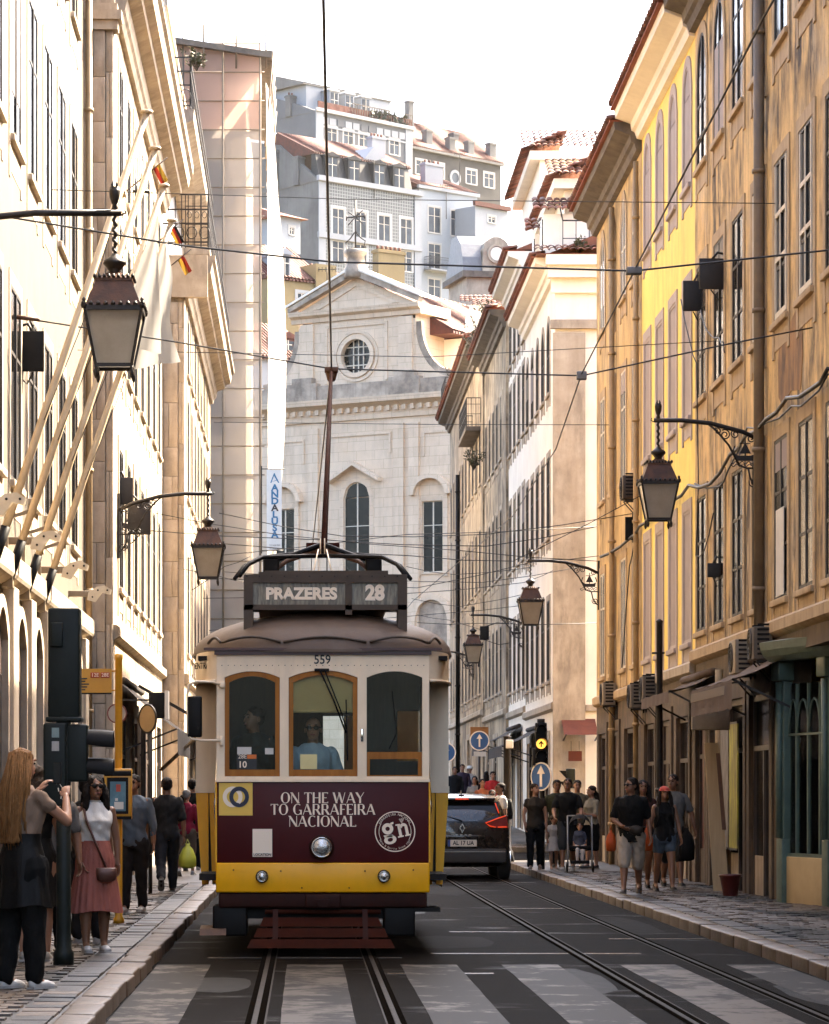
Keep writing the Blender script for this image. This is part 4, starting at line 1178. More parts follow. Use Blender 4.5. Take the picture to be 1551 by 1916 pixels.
put_window(ks_, CHU, -4.45, 13.0); put_window(ks_, CHU, 4.55, 13.0)
# hoods
b = MB()
for s_ in (-1, 1):
    b.add([(0,-0.5,18.95),(s_*1.55,-0.5,18.05),(s_*1.55,-0.5,17.85),(0,-0.5,18.72),(0,0.002,18.95),(s_*1.55,0.002,18.05),(s_*1.55,0.002,17.85),(0,0.002,18.72)],
          [(0,1,2,3),(4,7,6,5),(0,4,5,1),(1,5,6,2),(2,6,7,3),(3,7,4,0)])
mk('window_hood', b, ch_stone, CHU)
for xc in (-4.45, 4.55):
    b = MB(); band(b, [(xc+0.95*cos(t), 17.0+0.85*sin(t)) for t in np.linspace(pi, 0, 9)], [(xc+1.2*cos(t), 17.0+1.1*sin(t)) for t in np.linspace(pi, 0, 9)], -0.4, 0.002)
    mk('window_hood', b, ch_stone, CHU)
    b = MB(); b.box(xc-0.95, xc-0.7, -0.12, 0.002, 12.8, 17.0); b.box(xc+0.7, xc+0.95, -0.12, 0.002, 12.8, 17.0); mk('window_jamb', b, ch_stone, CHU)
for xc in (-7.0, -2.6, 2.6, 3.5, 7.0):
    b = MB(); b.box(xc-0.3, xc+0.3, -0.14, 0.002, 1.0, 20.8); mk('pilaster', b, ch_stone, CHU)
for (xa, xb, za, zb) in ((-2.1,2.1,19.3,20.4), (-6.3,-3.2,19.0,20.3), (4.0,6.4,19.0,20.3)):
    b = MB(); band(b, [(xa+.12,za),(xa+.12,zb-.12),(xb-.12,zb-.12),(xb-.12,za)], [(xa,za),(xa,zb),(xb,zb),(xb,za)], -0.06, 0.002); mk('wall_panel', b, ch_stone, CHU)
CE = [(0.003,0),(-0.12,0.02),(-0.16,0.25),(-0.12,0.28),(-0.14,0.62),(-0.42,0.78),(-0.62,0.84),(-0.68,1.12),(0.003,1.12)]
b = MB(); b.prism_x([(p[0], 21.1+p[1]) for p in CE], -8.3, 8.3); mk('main_cornice', b, ch_stone, CHU)
for i in range(34):
    x = -8.1+i*0.48
    b = MB(); b.box(x, x+0.2, -0.34, -0.13, 21.48, 21.74); mk('dentil', b, ch_stone, CHU)
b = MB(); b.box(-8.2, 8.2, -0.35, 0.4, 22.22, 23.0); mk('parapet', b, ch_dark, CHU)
for xc in (-3.1, 3.1, 7.6, -7.6):
    b = MB(); b.box(xc-0.9, xc+0.9, -0.45, 0.4, 22.2, 23.15); b.box(xc-0.6, xc+0.6, -0.45, 0.4, 23.15, 23.45); mk('pedestal', b, ch_dark, CHU)
# upper tier with the round window
ut = MB()
n = 28; R0 = 0.92; zc = 24.45
outer = []
for k in range(n):
    a = 2*pi*k/n; c_, s_ = cos(a), sin(a); m_ = max(abs(c_)/3.55, abs(s_)/1.95 if s_ > 0 else abs(s_)/2.0)
    outer.append((c_/m_, zc+s_/m_))
inner = [(R0*cos(2*pi*k/n), zc+R0*sin(2*pi*k/n)) for k in range(n)]
vsu = [(p[0],0.0,p[1]) for p in inner]+[(p[0],0.0,p[1]) for p in outer]+[(p[0],0.4,p[1]) for p in inner]
ut.add(vsu, [(k,(k+1)%n,n+(k+1)%n,n+k) for k in range(n)]+[(k,2*n+k,2*n+(k+1)%n,(k+1)%n) for k in range(n)])
ut.quad((3.55,0,22.3),(3.55,3,22.3),(3.55,3,26.5),(3.55,0,26.5)); ut.quad((-3.55,0,22.3),(-3.55,3,22.3),(-3.55,3,26.5),(-3.55,0,26.5))
for cx_ in ((3.55,26.4),(-3.55,26.4),(3.55,22.45),(-3.55,22.45)): pass
mk('upper_wall', ut, ch_stone, CHU)
b = MB(); b.box(-3.545, 3.545, 0.42, 3.0, 22.3, 26.45); mk('upper_core', b, M['dark_in'], CHU)
oc = MB(); oc.ring_y((0,zc), 0.88, 1.12, -0.14, 0.05, 32); oc.ring_y((0,zc), 1.2, 1.34, -0.08, 0.002, 32); ocw = mk('oculus', oc, ch_stone, CHU)
gl = MB(); gl.disc_y((0,zc), 0.9, 0.26, 0.28, 28); mk('pane', gl, M['glass'], ocw)
gb = MB()
for q in (-0.3, 0.3, 0.0): gb.box(q-0.03, q+0.03, 0.2, 0.24, zc-math.sqrt(.81-q*q), zc+math.sqrt(.81-q*q))
for q in (-0.45, 0.1, 0.5): gb.box(-math.sqrt(.81-q*q), math.sqrt(.81-q*q), 0.205, 0.235, zc+q-0.03, zc+q+0.03)
mk('glazing_bars', gb, M['wood_white'], ocw)
b = MB(); band(b, [(-1.75,23.1),(-1.75,26.0),(1.75,26.0),(1.75,23.1)], [(-1.9,23.1),(-1.9,26.15),(1.9,26.15),(1.9,23.1)], -0.07, 0.002); mk('wall_panel', b, ch_stone, CHU)
for xc in (-3.0, 3.0):
    b = MB(); b.box(xc-0.4, xc+0.4, -0.12, 0.002, 22.9, 26.3); mk('pilaster', b, ch_stone, CHU)
b = MB(); b.prism_x([(0.003,26.35),(-0.12,26.38),(-0.15,26.6),(-0.4,26.72),(-0.46,26.95),(0.003,26.95)], -3.95, 3.95)
b.box(3.56, 3.95, 0.0, 3.0, 26.4, 26.95); mk('upper_cornice', b, ch_stone, CHU)
b = MB(); b.prism_y([(-3.7,26.9),(3.7,26.9),(0,28.55)], -0.02, 0.3); mk('gable', b, ch_stone, CHU)
for s_ in (-1, 1):
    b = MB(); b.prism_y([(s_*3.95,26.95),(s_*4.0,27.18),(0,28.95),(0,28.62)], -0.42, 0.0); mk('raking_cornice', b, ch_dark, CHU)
    b = MB(); b.prism_y([(s_*4.1,27.20),(s_*4.1,27.32),(0,29.1),(0,28.97)], -0.5, 1.5); mk('gable_coping', b, M['white_plaster'], CHU)
    b = MB(); b.prism_y([(s_*2.6,27.05),(s_*2.2,27.05),(0,28.1),(0,28.28)], -0.10, -0.021); mk('gable_moulding', b, ch_stone, CHU)
    # concave scroll wall
    pts = [(s_*(3.5+2.3*(1-math.cos(t))), 26.0-3.0*math.sin(t)) for t in np.linspace(0.0, pi/2, 10)]
    b = MB(); b.prism_y([(s_*3.5,22.3)]+pts+[(s_*5.8,22.3)], 0.0, 0.5); mk('scroll', b, ch_stone, CHU)
    b = MB()
    for i in range(9): b.bar((pts[i][0],0.2,pts[i][1]),(pts[i+1][0],0.2,pts[i+1][1]),0.7,0.22, up=(0,1,0))
    mk('scroll_coping', b, ch_dark, CHU)
b = MB(); b.lathe([(0.85,28.5),(0.8,28.9),(0.6,29.2),(0.55,29.6),(0.72,29.75),(0.75,29.95),(0.5,30.0)], (0,-0.1,0), 4); mk('gable_pedestal', b, ch_dark, CHU)
b = MB(); b.tube([(0,-0.1,29.9),(0,-0.1,32.6)], 0.05, 6); b.tube([(-0.55,-0.1,31.7),(0.55,-0.1,31.7)], 0.045, 6)
for s_ in (-1,1):
    b.tube([(s_*0.05,-0.1,30.1),(s_*0.5,-0.1,30.0),(s_*0.6,-0.1,30.4),(s_*0.3,-0.1,30.6),(s_*0.05,-0.1,30.9)], 0.035, 5)
    for q in (31.3, 32.0): b.tube([(0,-0.1,31.7),(s_*0.45,-0.1,q)], 0.03, 5)
    b.tube([(s_*0.55,-0.1,31.55),(s_*0.55,-0.1,31.85)], 0.04, 5)
mk('iron_cross', b, M['iron'], CHU)
def gable_roof(root, x0, x1, y0, y1, ze, zr, mat=None, along='y', name='roof', ov=0.3):
    mb = MB()
    if along == 'y':
        xm = (x0+x1)/2; mb.prism_y([(x0-ov,ze),(xm,zr),(x1+ov,ze),(x1+ov,ze-0.12),(x0-ov,ze-0.12)], y0-ov, y1+ov)
    else:
        ym = (y0+y1)/2; mb.prism_x([(y0-ov,ze),(ym,zr),(y1+ov,ze),(y1+ov,ze-0.12),(y0-ov,ze-0.12)], x0-ov, x1+ov)
    o = mk(name, mb, mat or M['tile_hill'], root)
    # rounded tile ribs running up both slopes
    for sd in (-1, 1):
        r_ = MB(); per = 0.30
        if along == 'y': a0, a1, hw_ = y0-ov, y1+ov, (x1-x0)/2+ov; mid = (x0+x1)/2
        else: a0, a1, hw_ = x0-ov, x1+ov, (y1-y0)/2+ov; mid = (y0+y1)/2
        n = int((a1-a0)/per)*4; vs_ = []
        for j in range(6):
            t = j/5
            for i in range(n+1):
                a = a0+(a1-a0)*i/n; h = 0.03+0.085*abs(sin(pi*(a-a0)/per))+0.02*mnoise.noise(Vector((a*1.3,t*5,sd)))
                d = mid+sd*hw_*(1-t); z = ze+(zr-ze)*t+h
                vs_.append((d, a, z) if along == 'y' else (a, d, z))
        r_.add(vs_, [(j*(n+1)+i, j*(n+1)+i+1, (j+1)*(n+1)+i+1, (j+1)*(n+1)+i) for j in range(5) for i in range(n)], False)
        q_ = mk('tile_ribs', r_, mat or M['tile_hill'], root, fixn=False); q_['kind'] = 'stuff'
    return o
# rows of far roof tiles: colour comes from clay, the ribs are fine relief
def ribbed(name, c1, c2, sc=9.0):
    m = pm(name, c1, c2, 3, 0.8)
    N = m.node_tree.nodes; L = m.node_tree.links
    wv = N.new('ShaderNodeTexWave'); wv.inputs['Scale'].default_value = sc; wv.inputs['Distortion'].default_value = 0.6; wv.bands_direction = 'Y'
    tc = N.new('ShaderNodeTexCoord'); L.new(tc.outputs['Object'], wv.inputs['Vector'])
    bp = N.new('ShaderNodeBump'); bp.inputs['Distance'].default_value = 0.12; bp.inputs['Strength'].default_value = 1.0
    L.new(wv.outputs[0], bp.inputs['Height']); L.new(bp.outputs[0], N['Principled BSDF'].inputs['Normal'])
    return m
M['tile_hill'] = ribbed('hill_roof_tiles', (0.19,0.042,0.016), (0.10,0.024,0.010), 1.1)
M['tile_hill_x'] = ribbed('hill_roof_tiles_cross', (0.19,0.042,0.016), (0.10,0.024,0.010), 1.1)
M['tile_hill_x'].node_tree.nodes['Wave Texture'].bands_direction = 'X'
gable_roof(CHU, -4.6, 4.6, 1.8, 21.7, 25.6, 28.5, M['tile_hill'], 'y', 'nave_roof', 0.3)
for i in range(40):
    q = MB(); q.tube([(0,1.6+i*0.5,28.5),(0,2.05+i*0.5,28.53)], [0.13,0.11], 8); mk('ridge_tile', q, M['tile'], CHU)
b = MB(); b.box(-4.6,4.6,3.0,21.5,22.0,25.4); mk('nave_wall', b, M['white_plaster'], CHU)
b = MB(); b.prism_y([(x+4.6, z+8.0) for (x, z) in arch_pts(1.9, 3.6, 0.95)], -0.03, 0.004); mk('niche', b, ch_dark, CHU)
b = MB(); band(b, [(x+4.6, z+8.0) for (x, z) in arch_pts(1.9, 3.6, 0.95)], [(x*1.25+4.6, (z*1.07)+8.0) for (x, z) in arch_pts(1.9, 3.6, 0.95)], -0.25, 0.002); mk('niche_surround', b, ch_stone, CHU)

# ---- dome-roofed tower house right of the church
tx, tz = PX(905, 520, 184)
DT = thing('domed_attic_house', 'stone attic with curved grey zinc roof and round cartouche beside the church', 'house', (tx, 184, 0), R(12))
b = MB(); b.box(-1.0, 2.5, 0, 4, 1.2, tz); mk('wall', b, M['stone'], DT)
b = MB(); b.box(-1.3, 2.8, -0.3, 4.3, tz, tz+0.35); mk('cornice', b, M['stone_dark'], DT)
b = MB(); b.prism_x([(0,tz+0.35),(0.15,tz+1.2),(0.6,tz+2.0),(1.4,tz+2.55),(2.6,tz+2.6),(4,tz+0.35)], -1.2, 2.4); mk('curved_roof', b, M['zinc'], DT)
b = MB(); b.box(-0.1,1.5,-0.15,0.8,tz+0.35,tz+1.6); b.prism_y([(x+0.7, z+tz+1.0) for (x, z) in arch_pts(1.6,1.3,0.8)], -0.16, 0.8); dd = mk('dormer', b, M['stone'], DT)
q = MB(); q.disc_y((0.7,tz+1.35), 0.38, -0.26, -0.15, 20); mk('cartouche', q, M['white_plaster'], dd)
q = MB(); q.ring_y((0.7,tz+1.35), 0.42, 0.55, -0.3, -0.15, 24); mk('cartouche_ring', q, M['stone'], dd)

# ================================================================== houses on the hill
hgrey = pm('hill_grey', (0.215,0.22,0.225), (0.18,0.185,0.19), 0.6, 0.85); hwhite = pm('hill_white', (0.52,0.53,0.54), (0.45,0.46,0.465), 0.5, 0.85, streak=(0.45,0.44,0.42), sfac=0.3)
hblue = pm('hill_pale_blue', (0.50,0.53,0.545), (0.45,0.475,0.49), 0.6, 0.85, streak=(0.45,0.47,0.48), sfac=0.3); hstain = pm('hill_stained', (0.33,0.32,0.29), (0.20,0.19,0.175), 0.35, 0.9, streak=(0.18,0.16,0.14), sfac=0.6)
hbrown = pm('hill_brown_grey', (0.13,0.12,0.105), (0.09,0.083,0.073), 0.5, 0.9, streak=(0.10,0.09,0.08), sfac=0.4); hyel = pm('hill_yellow', (0.46,0.335,0.15), (0.38,0.27,0.115), 0.6, 0.85, streak=(0.36,0.26,0.12), sfac=0.4)
def azulejo():
    m = bpy.data.materials.new('azulejo_tiles'); m.use_nodes = True
    N = m.node_tree.nodes; L = m.node_tree.links; b = N['Principled BSDF']
    tc = N.new('ShaderNodeTexCoord'); mp = N.new('ShaderNodeMapping'); mp.inputs['Rotation'].default_value = (R(90),0,0)
    br = N.new('ShaderNodeTexBrick'); br.offset = 0.0; br.inputs['Scale'].default_value = 1.0
    br.inputs['Brick Width'].default_value = 0.30; br.inputs['Row Height'].default_value = 0.30; br.inputs['Mortar Size'].default_value = 0.042; br.inputs['Mortar Smooth'].default_value = 0.3
    br.inputs['Color1'].default_value = (0.055,0.058,0.052,1); br.inputs['Color2'].default_value = (0.075,0.077,0.068,1); br.inputs['Mortar'].default_value = (0.21,0.21,0.195,1)
    L.new(tc.outputs['Object'], mp.inputs[0]); L.new(mp.outputs[0], br.inputs['Vector']); L.new(br.outputs[0], b.inputs['Base Color'])
    b.inputs['Roughness'].default_value = 0.4
    return m
azu = azulejo()
M['hwhite'] = hwhite; M['hstone'] = pm('hill_trim', (0.62,0.60,0.56), (0.55,0.53,0.49), 1, 0.8)
M['hglass'] = pm('hill_glass', (0.016,0.02,0.026), (0.05,0.062,0.075), 0.8, 0.2, rnd=0.5, spec=0.2)
def hill_house(name, label, x0, yt, Y0, deg, xe, gl, wallm, gablem, colpx, rows_px, ybase, w=1.1, rise=0, group='old houses on the hill', cat='house', kit=None):
    th = R(deg)
    X0, Z = PX(x0, yt, Y0)
    zb_ = max(PX(x0, ybase, Y0)[1], ground_z(Y0))
    root = thing(name, label, cat, (X0, Y0, zb_), th, group)
    s_of = lambda x: ((x-CX)*Y0/F - X0)/(cos(th)-(x-CX)*sin(th)/F)
    Lf = s_of(xe); H = Z-zb_
    ops = []
    for (ya, yb) in rows_px:
        za, zz = PX(x0, yb, Y0)[1]-zb_, PX(x0, ya, Y0)[1]-zb_
        for c in colpx: ops.append((s_of(c), w, za, zz-za, rise))
    mk('wall', wall_mesh(Lf, H, ops, 0.2), wallm, root)
    mb = MB(); mb.quad((0,0.001,0),(0,gl,0),(0,gl,H),(0,0.001,H)); mb.quad((Lf,0.001,0),(Lf,gl,0),(Lf,gl,H),(Lf,0.001,H)); mb.quad((0,gl,0),(Lf,gl,0),(Lf,gl,H),(0,gl,H)); mb.quad((0,0,H),(Lf,0,H),(Lf,gl,H),(0,gl,H))
    mk('gable_wall', mb, gablem, root)
    k_ = dict(sur=0.2, apron=0, cols=2, rows=2, mats=('hstone','wood_white','hglass'), yd=0.02); k_.update(kit or {})
    for (xc, ww, za, hh, rr) in ops:
        put_window(window_kit(round(ww,3), round(hh,2), rr, **k_), root, xc, za)
    return root, Lf, H, s_of
def chimney(root, x, y, z0, z1, w=0.9, mat=None, pots=3):
    b = MB(); b.box(x-w/2, x+w/2, y-0.35, y+0.35, z0, z1); b.box(x-w/2-.08, x+w/2+.08, y-.43, y+.43, z1-0.25, z1-0.08)
    c = mk('chimney', b, mat or hwhite, root)
    for i in range(pots):
        q = MB(); q.lathe([(0.1,0),(0.11,0.25),(0.08,0.3)], (x-w/2+(i+0.5)*w/pots, y, z1), 8); mk('chimney_pot', q, M['tile'], c)
def hdormer(root, x, z, y, w=1.2, h=1.9, mat=None, kit='wood_white', back=2.5):
    b = MB(); b.box(x-w/2, x+w/2, y, y+back, z, z+h); b.prism_y([(x-w/2-.12,z+h+0.002),(x-w/2-.1,z+h+.15),(x,z+h+.42),(x+w/2+.1,z+h+.15),(x+w/2+.12,z+h+0.002)], y-.12, y+back)
    d = mk('dormer', b, mat or hwhite, root)
    for s_ in (-1, 1):
        q = MB(); q.box(x+s_*0.04, x+s_*(w/2-0.14), y-0.03, y-0.005, z+0.12, z+h-0.15); mk('pane', q, M['hglass'], d)
    f = MB(); f.box(x-0.035, x+0.035, y-0.05, y-0.002, z+0.1, z+h-0.1); f.box(x-w/2+.14, x+w/2-.14, y-0.048, y-0.004, z+h*0.6, z+h*0.6+.06); mk('frame', f, M['wood_white'], d)
def ledge(root, L, z, h=0.3, pr=0.2, mat=None, x0=0, y=0.0):
    b = MB(); b.box(x0-pr, x0+L+pr*0.5, y-pr, y+0.003, z, z+h); return mk('cornice', b, mat or hwhite, root)
# H1 long grey house at the top
r, L_, H_, so = hill_house('grey_terrace_house', 'long grey house with white pilasters at the top of the hill', 593, 208, 330, 43.8, 771, 12, hgrey, hgrey, [621,652,681,710,738], [(232,262)], 330, 1.35)
ledge(r, L_, H_, 0.35, 0.3); ledge(r, L_, H_-1.5, 0.15, 0.1)
for c in (597, 764):
    b = MB(); b.box(so(c)-0.5, so(c)+0.5, -0.12, 0.002, 0, H_); mk('pilaster', b, hwhite, r)
for c in (608,622,637,652,666,681,695,710,724,738,752):
    b = MB(); b.box(so(c)-0.45, so(c)+0.45, -0.06, 0.002, H_-1.15, H_-0.45); mk('frieze_panel', b, hgrey if c % 2 else hwhite, r)
b = MB(); b.box(0.6, L_-1, 2.2, 10, H_+0.35, H_+3.2); mk('attic_wall', b, hwhite, r)
gable_roof(r, 0.2, L_-1, 2.2, 11, H_+3.25, H_+4.6, hstain, 'x', ov=0.15)
for c in (638, 667, 697): hdormer(r, so(c), H_+0.35, 1.0, 1.3, 2.3)
b = MB(); b.box(0.2, L_, 0.0, 0.12, H_+0.36, H_+1.1); mk('terrace_parapet', b, M['tile_hill'], r)
rb = MB()
for x in np.arange(5.0, L_, 0.35): rb.bar((x,-0.1,H_+0.36),(x,-0.1,H_+1.5),0.05)
rb.bar((5,-0.1,H_+1.5),(L_,-0.1,H_+1.5),0.07); mk('terrace_rail', rb, M['stone_dark'], r)
hed = MB()
for i in range(160):
    c = Vector((random.uniform(L_*0.55, L_*0.95), random.uniform(-.2,.3), H_+0.8+random.uniform(-.5,.5))); d = Vector((random.uniform(-1,1),random.uniform(-1,1),random.uniform(-1,1)))*0.35; e_ = Vector((random.uniform(-1,1),random.uniform(-1,1),random.uniform(-1,1)))*0.2
    hed.add([c-d, c+e_, c+d, c-e_], [(0,1,2,3)])
mk('hedge', hed, pm('dark_leaf', (0.05,0.055,0.03), (0.03,0.035,0.02), 4, 0.8), r, fixn=False)
chimney(r, -0.2, 9, H_, H_+3.2, 1.6, hstain); chimney(r, 0.3, 4, H_, H_+2.2, 1.2, hstain)
b = MB(); b.prism_x([(0.0,H_),(3,H_+1.2),(10,H_+3.5),(12,H_+3.5),(12,H_)], -0.05, 0.5); mk('gable_parapet', b, hgrey, r)
# H3 brown grey house with tiled roof
r, L_, H_, so = hill_house('brown_grey_house', 'brown grey house with tiled roof and white windows on the hill crest', 772, 279, 345, 43.8, 937, 11, hbrown, hbrown, [788,821,882,915], [(297,324)], 400, 1.5)
ledge(r, L_, H_, 0.25, 0.35, hstain)
gable_roof(r, 0, L_, 0, 11, H_+0.3, H_+4.4, M['tile_hill_x'], 'x', ov=0.3)
for (px_, yy, zz, w_) in ((806,3.2,6.0,0.7),(812,1.0,2.6,0.9),(850,0.6,2.2,0.9),(885,0.6,2.2,0.9),(893,3.5,3.6,0.8),(931,1.0,2.6,1.0)): chimney(r, so(px_), yy, H_, H_+zz, w_, hstain, 0)
b = MB(); b.ring_y((so(851), H_-2.2), 0.55, 0.85, -0.1, 0.003, 20); q_ = mk('round_window', b, hwhite, r); b = MB(); b.disc_y((so(851), H_-2.2), 0.55, -0.03, 0.003, 20); mk('pane', b, M['hglass'], q_)
# H2 tiled facade house
r, L_, H_, so = hill_house('tiled_facade_house', 'house faced in grey green square tiles with slate dormers', 598, 338, 290, 40, 785, 11, azu, hstain, [633,675,719,760], [(385,434),(446,486)], 540, 1.35, kit=dict(sur=0.25))
ledge(r, L_, H_, 0.45, 0.35); ledge(r, L_, PX(598,440,290)[1]-r.location.z-0.2, 0.5, 0.25)
for c in (602, 781):
    b = MB(); b.box(so(c)-0.4, so(c)+0.4, -0.1, 0.002, 0, H_); mk('pilaster', b, hwhite, r)
slate = pm('slate_cladding', (0.04,0.039,0.037), (0.026,0.025,0.024), 2, 0.7, stretch=(4,4,0.3))
b = MB(); b.prism_x([(0.3,H_+0.45),(0.9,H_+2.6),(1.4,H_+2.7),(1.4,H_+0.45)], 0.2, L_-0.6); mk('mansard', b, slate, r)
for c in (623, 664, 711, 748): hdormer(r, so(c), H_+0.46, 0.12, 1.35, 1.9, slate, back=1.6)
gable_roof(r, 0.3, L_-0.5, 1.0, 11, H_+2.7, H_+5.2, M['tile_hill_x'], 'x', ov=0.2)
b = MB(); b.prism_y([(L_*0.50,H_+2.75),(L_*0.6,H_+4.1),(L_*0.7,H_+2.75)], 0.9, 5); mk('cross_gable', b, hwhite, r)
chimney(r, so(738), 2.5, H_+2.5, H_+5.4, 1.6, hwhite, 4); chimney(r, 0.1, 3, H_, H_+2.6, 0.8, hstain, 0); chimney(r, 0.1, 6, H_, H_+3.6, 0.8, hstain, 0)
b = MB(); b.prism_x([(0.0,H_),(5.5,H_+4.0),(11,H_+5.2),(11,H_)], -0.06, 0.35); mk('gable_parapet', b, hstain, r)
b = MB(); b.lathe([(0.02,0),(0.35,0.1),(0.5,0.25)], (so(755),-0.6,H_-8.7), 14); mk('satellite_dish', b, hwhite, r)
rb = MB()
# H4 pale blue house
r, L_, H_, so = hill_house('pale_blue_house', 'pale blue white house with long balcony below the brown roof house', 784, 352, 299, 40, 893, 9, hblue, hwhite, [813,855], [(383,432),(452,500),(518,560)], 640, 1.5, kit=dict(sur=0.15))
ledge(r, L_, H_, 0.3, 0.25)
for zz in (PX(784,502,299)[1]-r.location.z,): balcony(r, so(793), so(892), zz, 1.0, fancy=False, h=1.1, slab='hwhite')
gable_roof(r, 0, L_, 0, 9, H_+0.3, H_+2.2, M['tile_hill_x'], 'x', ov=0.1)
chimney(r, so(828), 1.5, H_, H_+2.8, 2.2, hwhite, 4)
b = MB(); b.lathe([(0.02,0),(0.35,0.1),(0.5,0.25)], (so(886),-0.5,H_-3.5), 14); mk('satellite_dish', b, hwhite, r)
# small houses
r, L_, H_, so = hill_house('small_white_house', 'small white house with pale hipped roof beside the grey terrace house', 545, 262, 310, 50, 590, 8, hwhite, hwhite, [570], [(270,282)], 330, 0.8)
b = MB(); b.add([(-.4,-.4,H_),(L_+.4,-.4,H_),(L_+.4,8.4,H_),(-.4,8.4,H_),(L_/2,4,H_+1.6)], [(0,1,4),(1,2,4),(2,3,4),(3,0,4),(0,3,2,1)]); mk('roof', b, hwhite, r)
r, L_, H_, so = hill_house('red_roof_lookout', 'tiny house with dark red hipped roof below the stained gable', 525, 405, 255, 46, 562, 6, hblue, hblue, [546], [(422,436)], 470, 0.5)
b = MB(); b.add([(-.5,-.5,H_),(L_+.5,-.5,H_),(L_+.5,6.4,H_),(-.5,6.4,H_),(L_/2-1,3,H_+1.2)], [(0,1,4),(1,2,4),(2,3,4),(3,0,4),(0,3,2,1)]); mk('roof', b, M['tile_field'], r)
r, L_, H_, so = hill_house('pink_house', 'small pale pink house with flat roof at the far right of the hill', 889, 385, 300, 43, 950, 8, hwhite, hwhite, [920], [(400,412)], 470, 0.9)
ledge(r, L_, H_, 0.4, 0.3, M['tile_hill'])
r, L_, H_, so = hill_house('yellow_hill_house', 'yellow plaster house with plum tiled roof behind the church gable', 500, 520, 215, 36, 660, 9, hyel, hyel, [565], [(541,583)], 690, 0.75)
gable_roof(r, 0, 4.9, 0, 9, H_+0.1, H_+3.0, M['tile_hill_x'], 'x', ov=0.15)
hdormer(r, so(534), H_+0.2, 0.1, 0.95, 1.5, hwhite)
b = MB(); b.box(so(588), so(626), -0.2, 2.5, H_-2, H_+1.3); mk('stair_tower', b, hyel, r)
chimney(r, so(645), 3, H_-1, H_+1.6, 1.6, hyel, 4)
r, L_, H_, so = hill_house('yellow_chimney_house', 'low yellow house with a big ribbed chimney right of the church gable', 690, 545, 235, 36, 800, 8, hyel, hyel, [], [], 640, 0.75)
chimney(r, so(735), 0.5, H_-1, H_+3.2, 2.4, hyel, 6); gable_roof(r, 0, L_, 0, 8, H_, H_+1.8, M['tile_hill_x'], 'x')
r, L_, H_, so = hill_house('low_tiled_house', 'low house with orange tiled roof left of the church', 490, 668, 195, 40, 590, 7, hwhite, hwhite, [], [], 860, 0.75)
gable_roof(r, 0, L_, 0, 7, H_, H_+2.6, M['tile_hill_x'], 'x')
hdormer(r, L_*0.6, H_+0.4, 0.6, 1.2, 1.0, M['tile_hill'])

# television aerials on the hill roofs
for (px_, py_, Y_, h_, lb) in ((632,190,335,3.4,'thin television aerial on the grey terrace house'), (860,285,348,3.0,'thin television aerial on the brown grey house'), (700,300,294,2.8,'thin television aerial on the tiled facade house'), (835,345,301,2.6,'thin television aerial on the pale blue house'), (612,500,217,1.8,'thin television aerial on the yellow hill house')):
    x_, z_ = PX(px_, py_, Y_)
    t = thing('aerial', lb, 'aerial', (x_, Y_, z_-h_), 0, 'aerials on the hill')
    b = MB(); b.tube([(0,0,-.6),(0,0,h_)], .035, 5); mk('mast', b, M['iron'], t)
    b = MB(); b.bar((-.6,0,h_-.15),(.6,0,h_-.15),.04)
    for k in range(6): b.bar((-.55+k*.22,-.3,h_-.15),(-.55+k*.22,.3,h_-.15),.03); b.bar((-.55+k*.22,0,h_-.3),(-.55+k*.22,0,h_),.03)
    mk('array', b, M['iron'], t)
# ================================================================== tram
t_white = pm('tram_cream_paint', (0.97,0.80,0.57), (0.91,0.73,0.51), 3, 0.35, 0.0, 60, streak=(0.42,0.34,0.25), sfac=0.3, coat=0.2, grime=0.1)
t_yellow = pm('tram_yellow_paint', (0.96,0.47,0.004), (0.91,0.43,0.004), 3, 0.32, 0.0, 60, streak=(0.40,0.20,0.03), sfac=0.3, coat=0.0, spec=0.3, grime=0.12)
t_maroon = pm('tram_maroon_vinyl', (0.075,0.005,0.006), (0.066,0.0045,0.0055), 2, 0.42, 0.0, 30, coat=0.0, spec=0.2)
t_dark = pm('tram_dark_red', (0.035,0.008,0.005), (0.02,0.006,0.004), 5, 0.6, 0.1, 40, spec=0.15)
t_roof = pm('tram_roof_paint', (0.135,0.088,0.058), (0.09,0.058,0.038), 3, 0.6, 0.15, 30, blotch=(0.17,0.125,0.093), bfac=0.5, bsc=1.5)
t_sign = pm('tram_sign_box', (0.095,0.072,0.055), (0.065,0.05,0.038), 5, 0.6, 0.1, 40, spec=0.2)
t_wood = pm('varnished_wood', (0.42,0.165,0.022), (0.27,0.095,0.012), 2, 0.45, 0.05, 30, stretch=(8,8,0.8), spec=0.2)
t_blind = pm('roller_blind', (0.62,0.42,0.17), (0.56,0.37,0.14), 4, 0.85)
chrome = pm('chrome', (0.75,0.72,0.68), (0.6,0.57,0.53), 4, 0.1, metal=1.0)
lens = pm('headlamp_lens', (0.8,0.79,0.75), (0.35,0.34,0.32), 30, 0.06, 0.6, 25, metal=0.9, coat=0.8)
t_white_ink = pm('white_ink', (0.96,0.82,0.64), None, 4, 0.5)
t_black_ink = pm('black_ink', (0.015,0.015,0.015), None, 4, 0.5)
t_navy = pm('navy_ink', (0.014,0.016,0.04), None, 4, 0.5)
fender_red = pm('fender_red_paint', (0.060,0.013,0.006), (0.036,0.009,0.005), 6, 0.85, 0.2, 40, spec=0.08)
TX, TY = 0.173, 31.0
T = thing('tram', 'old yellow and cream tram with maroon front panel reading ON THE WAY TO GARRAFEIRA NACIONAL', 'tram', (TX, TY, 0.0))
HWF, HWB = 1.011, 1.246
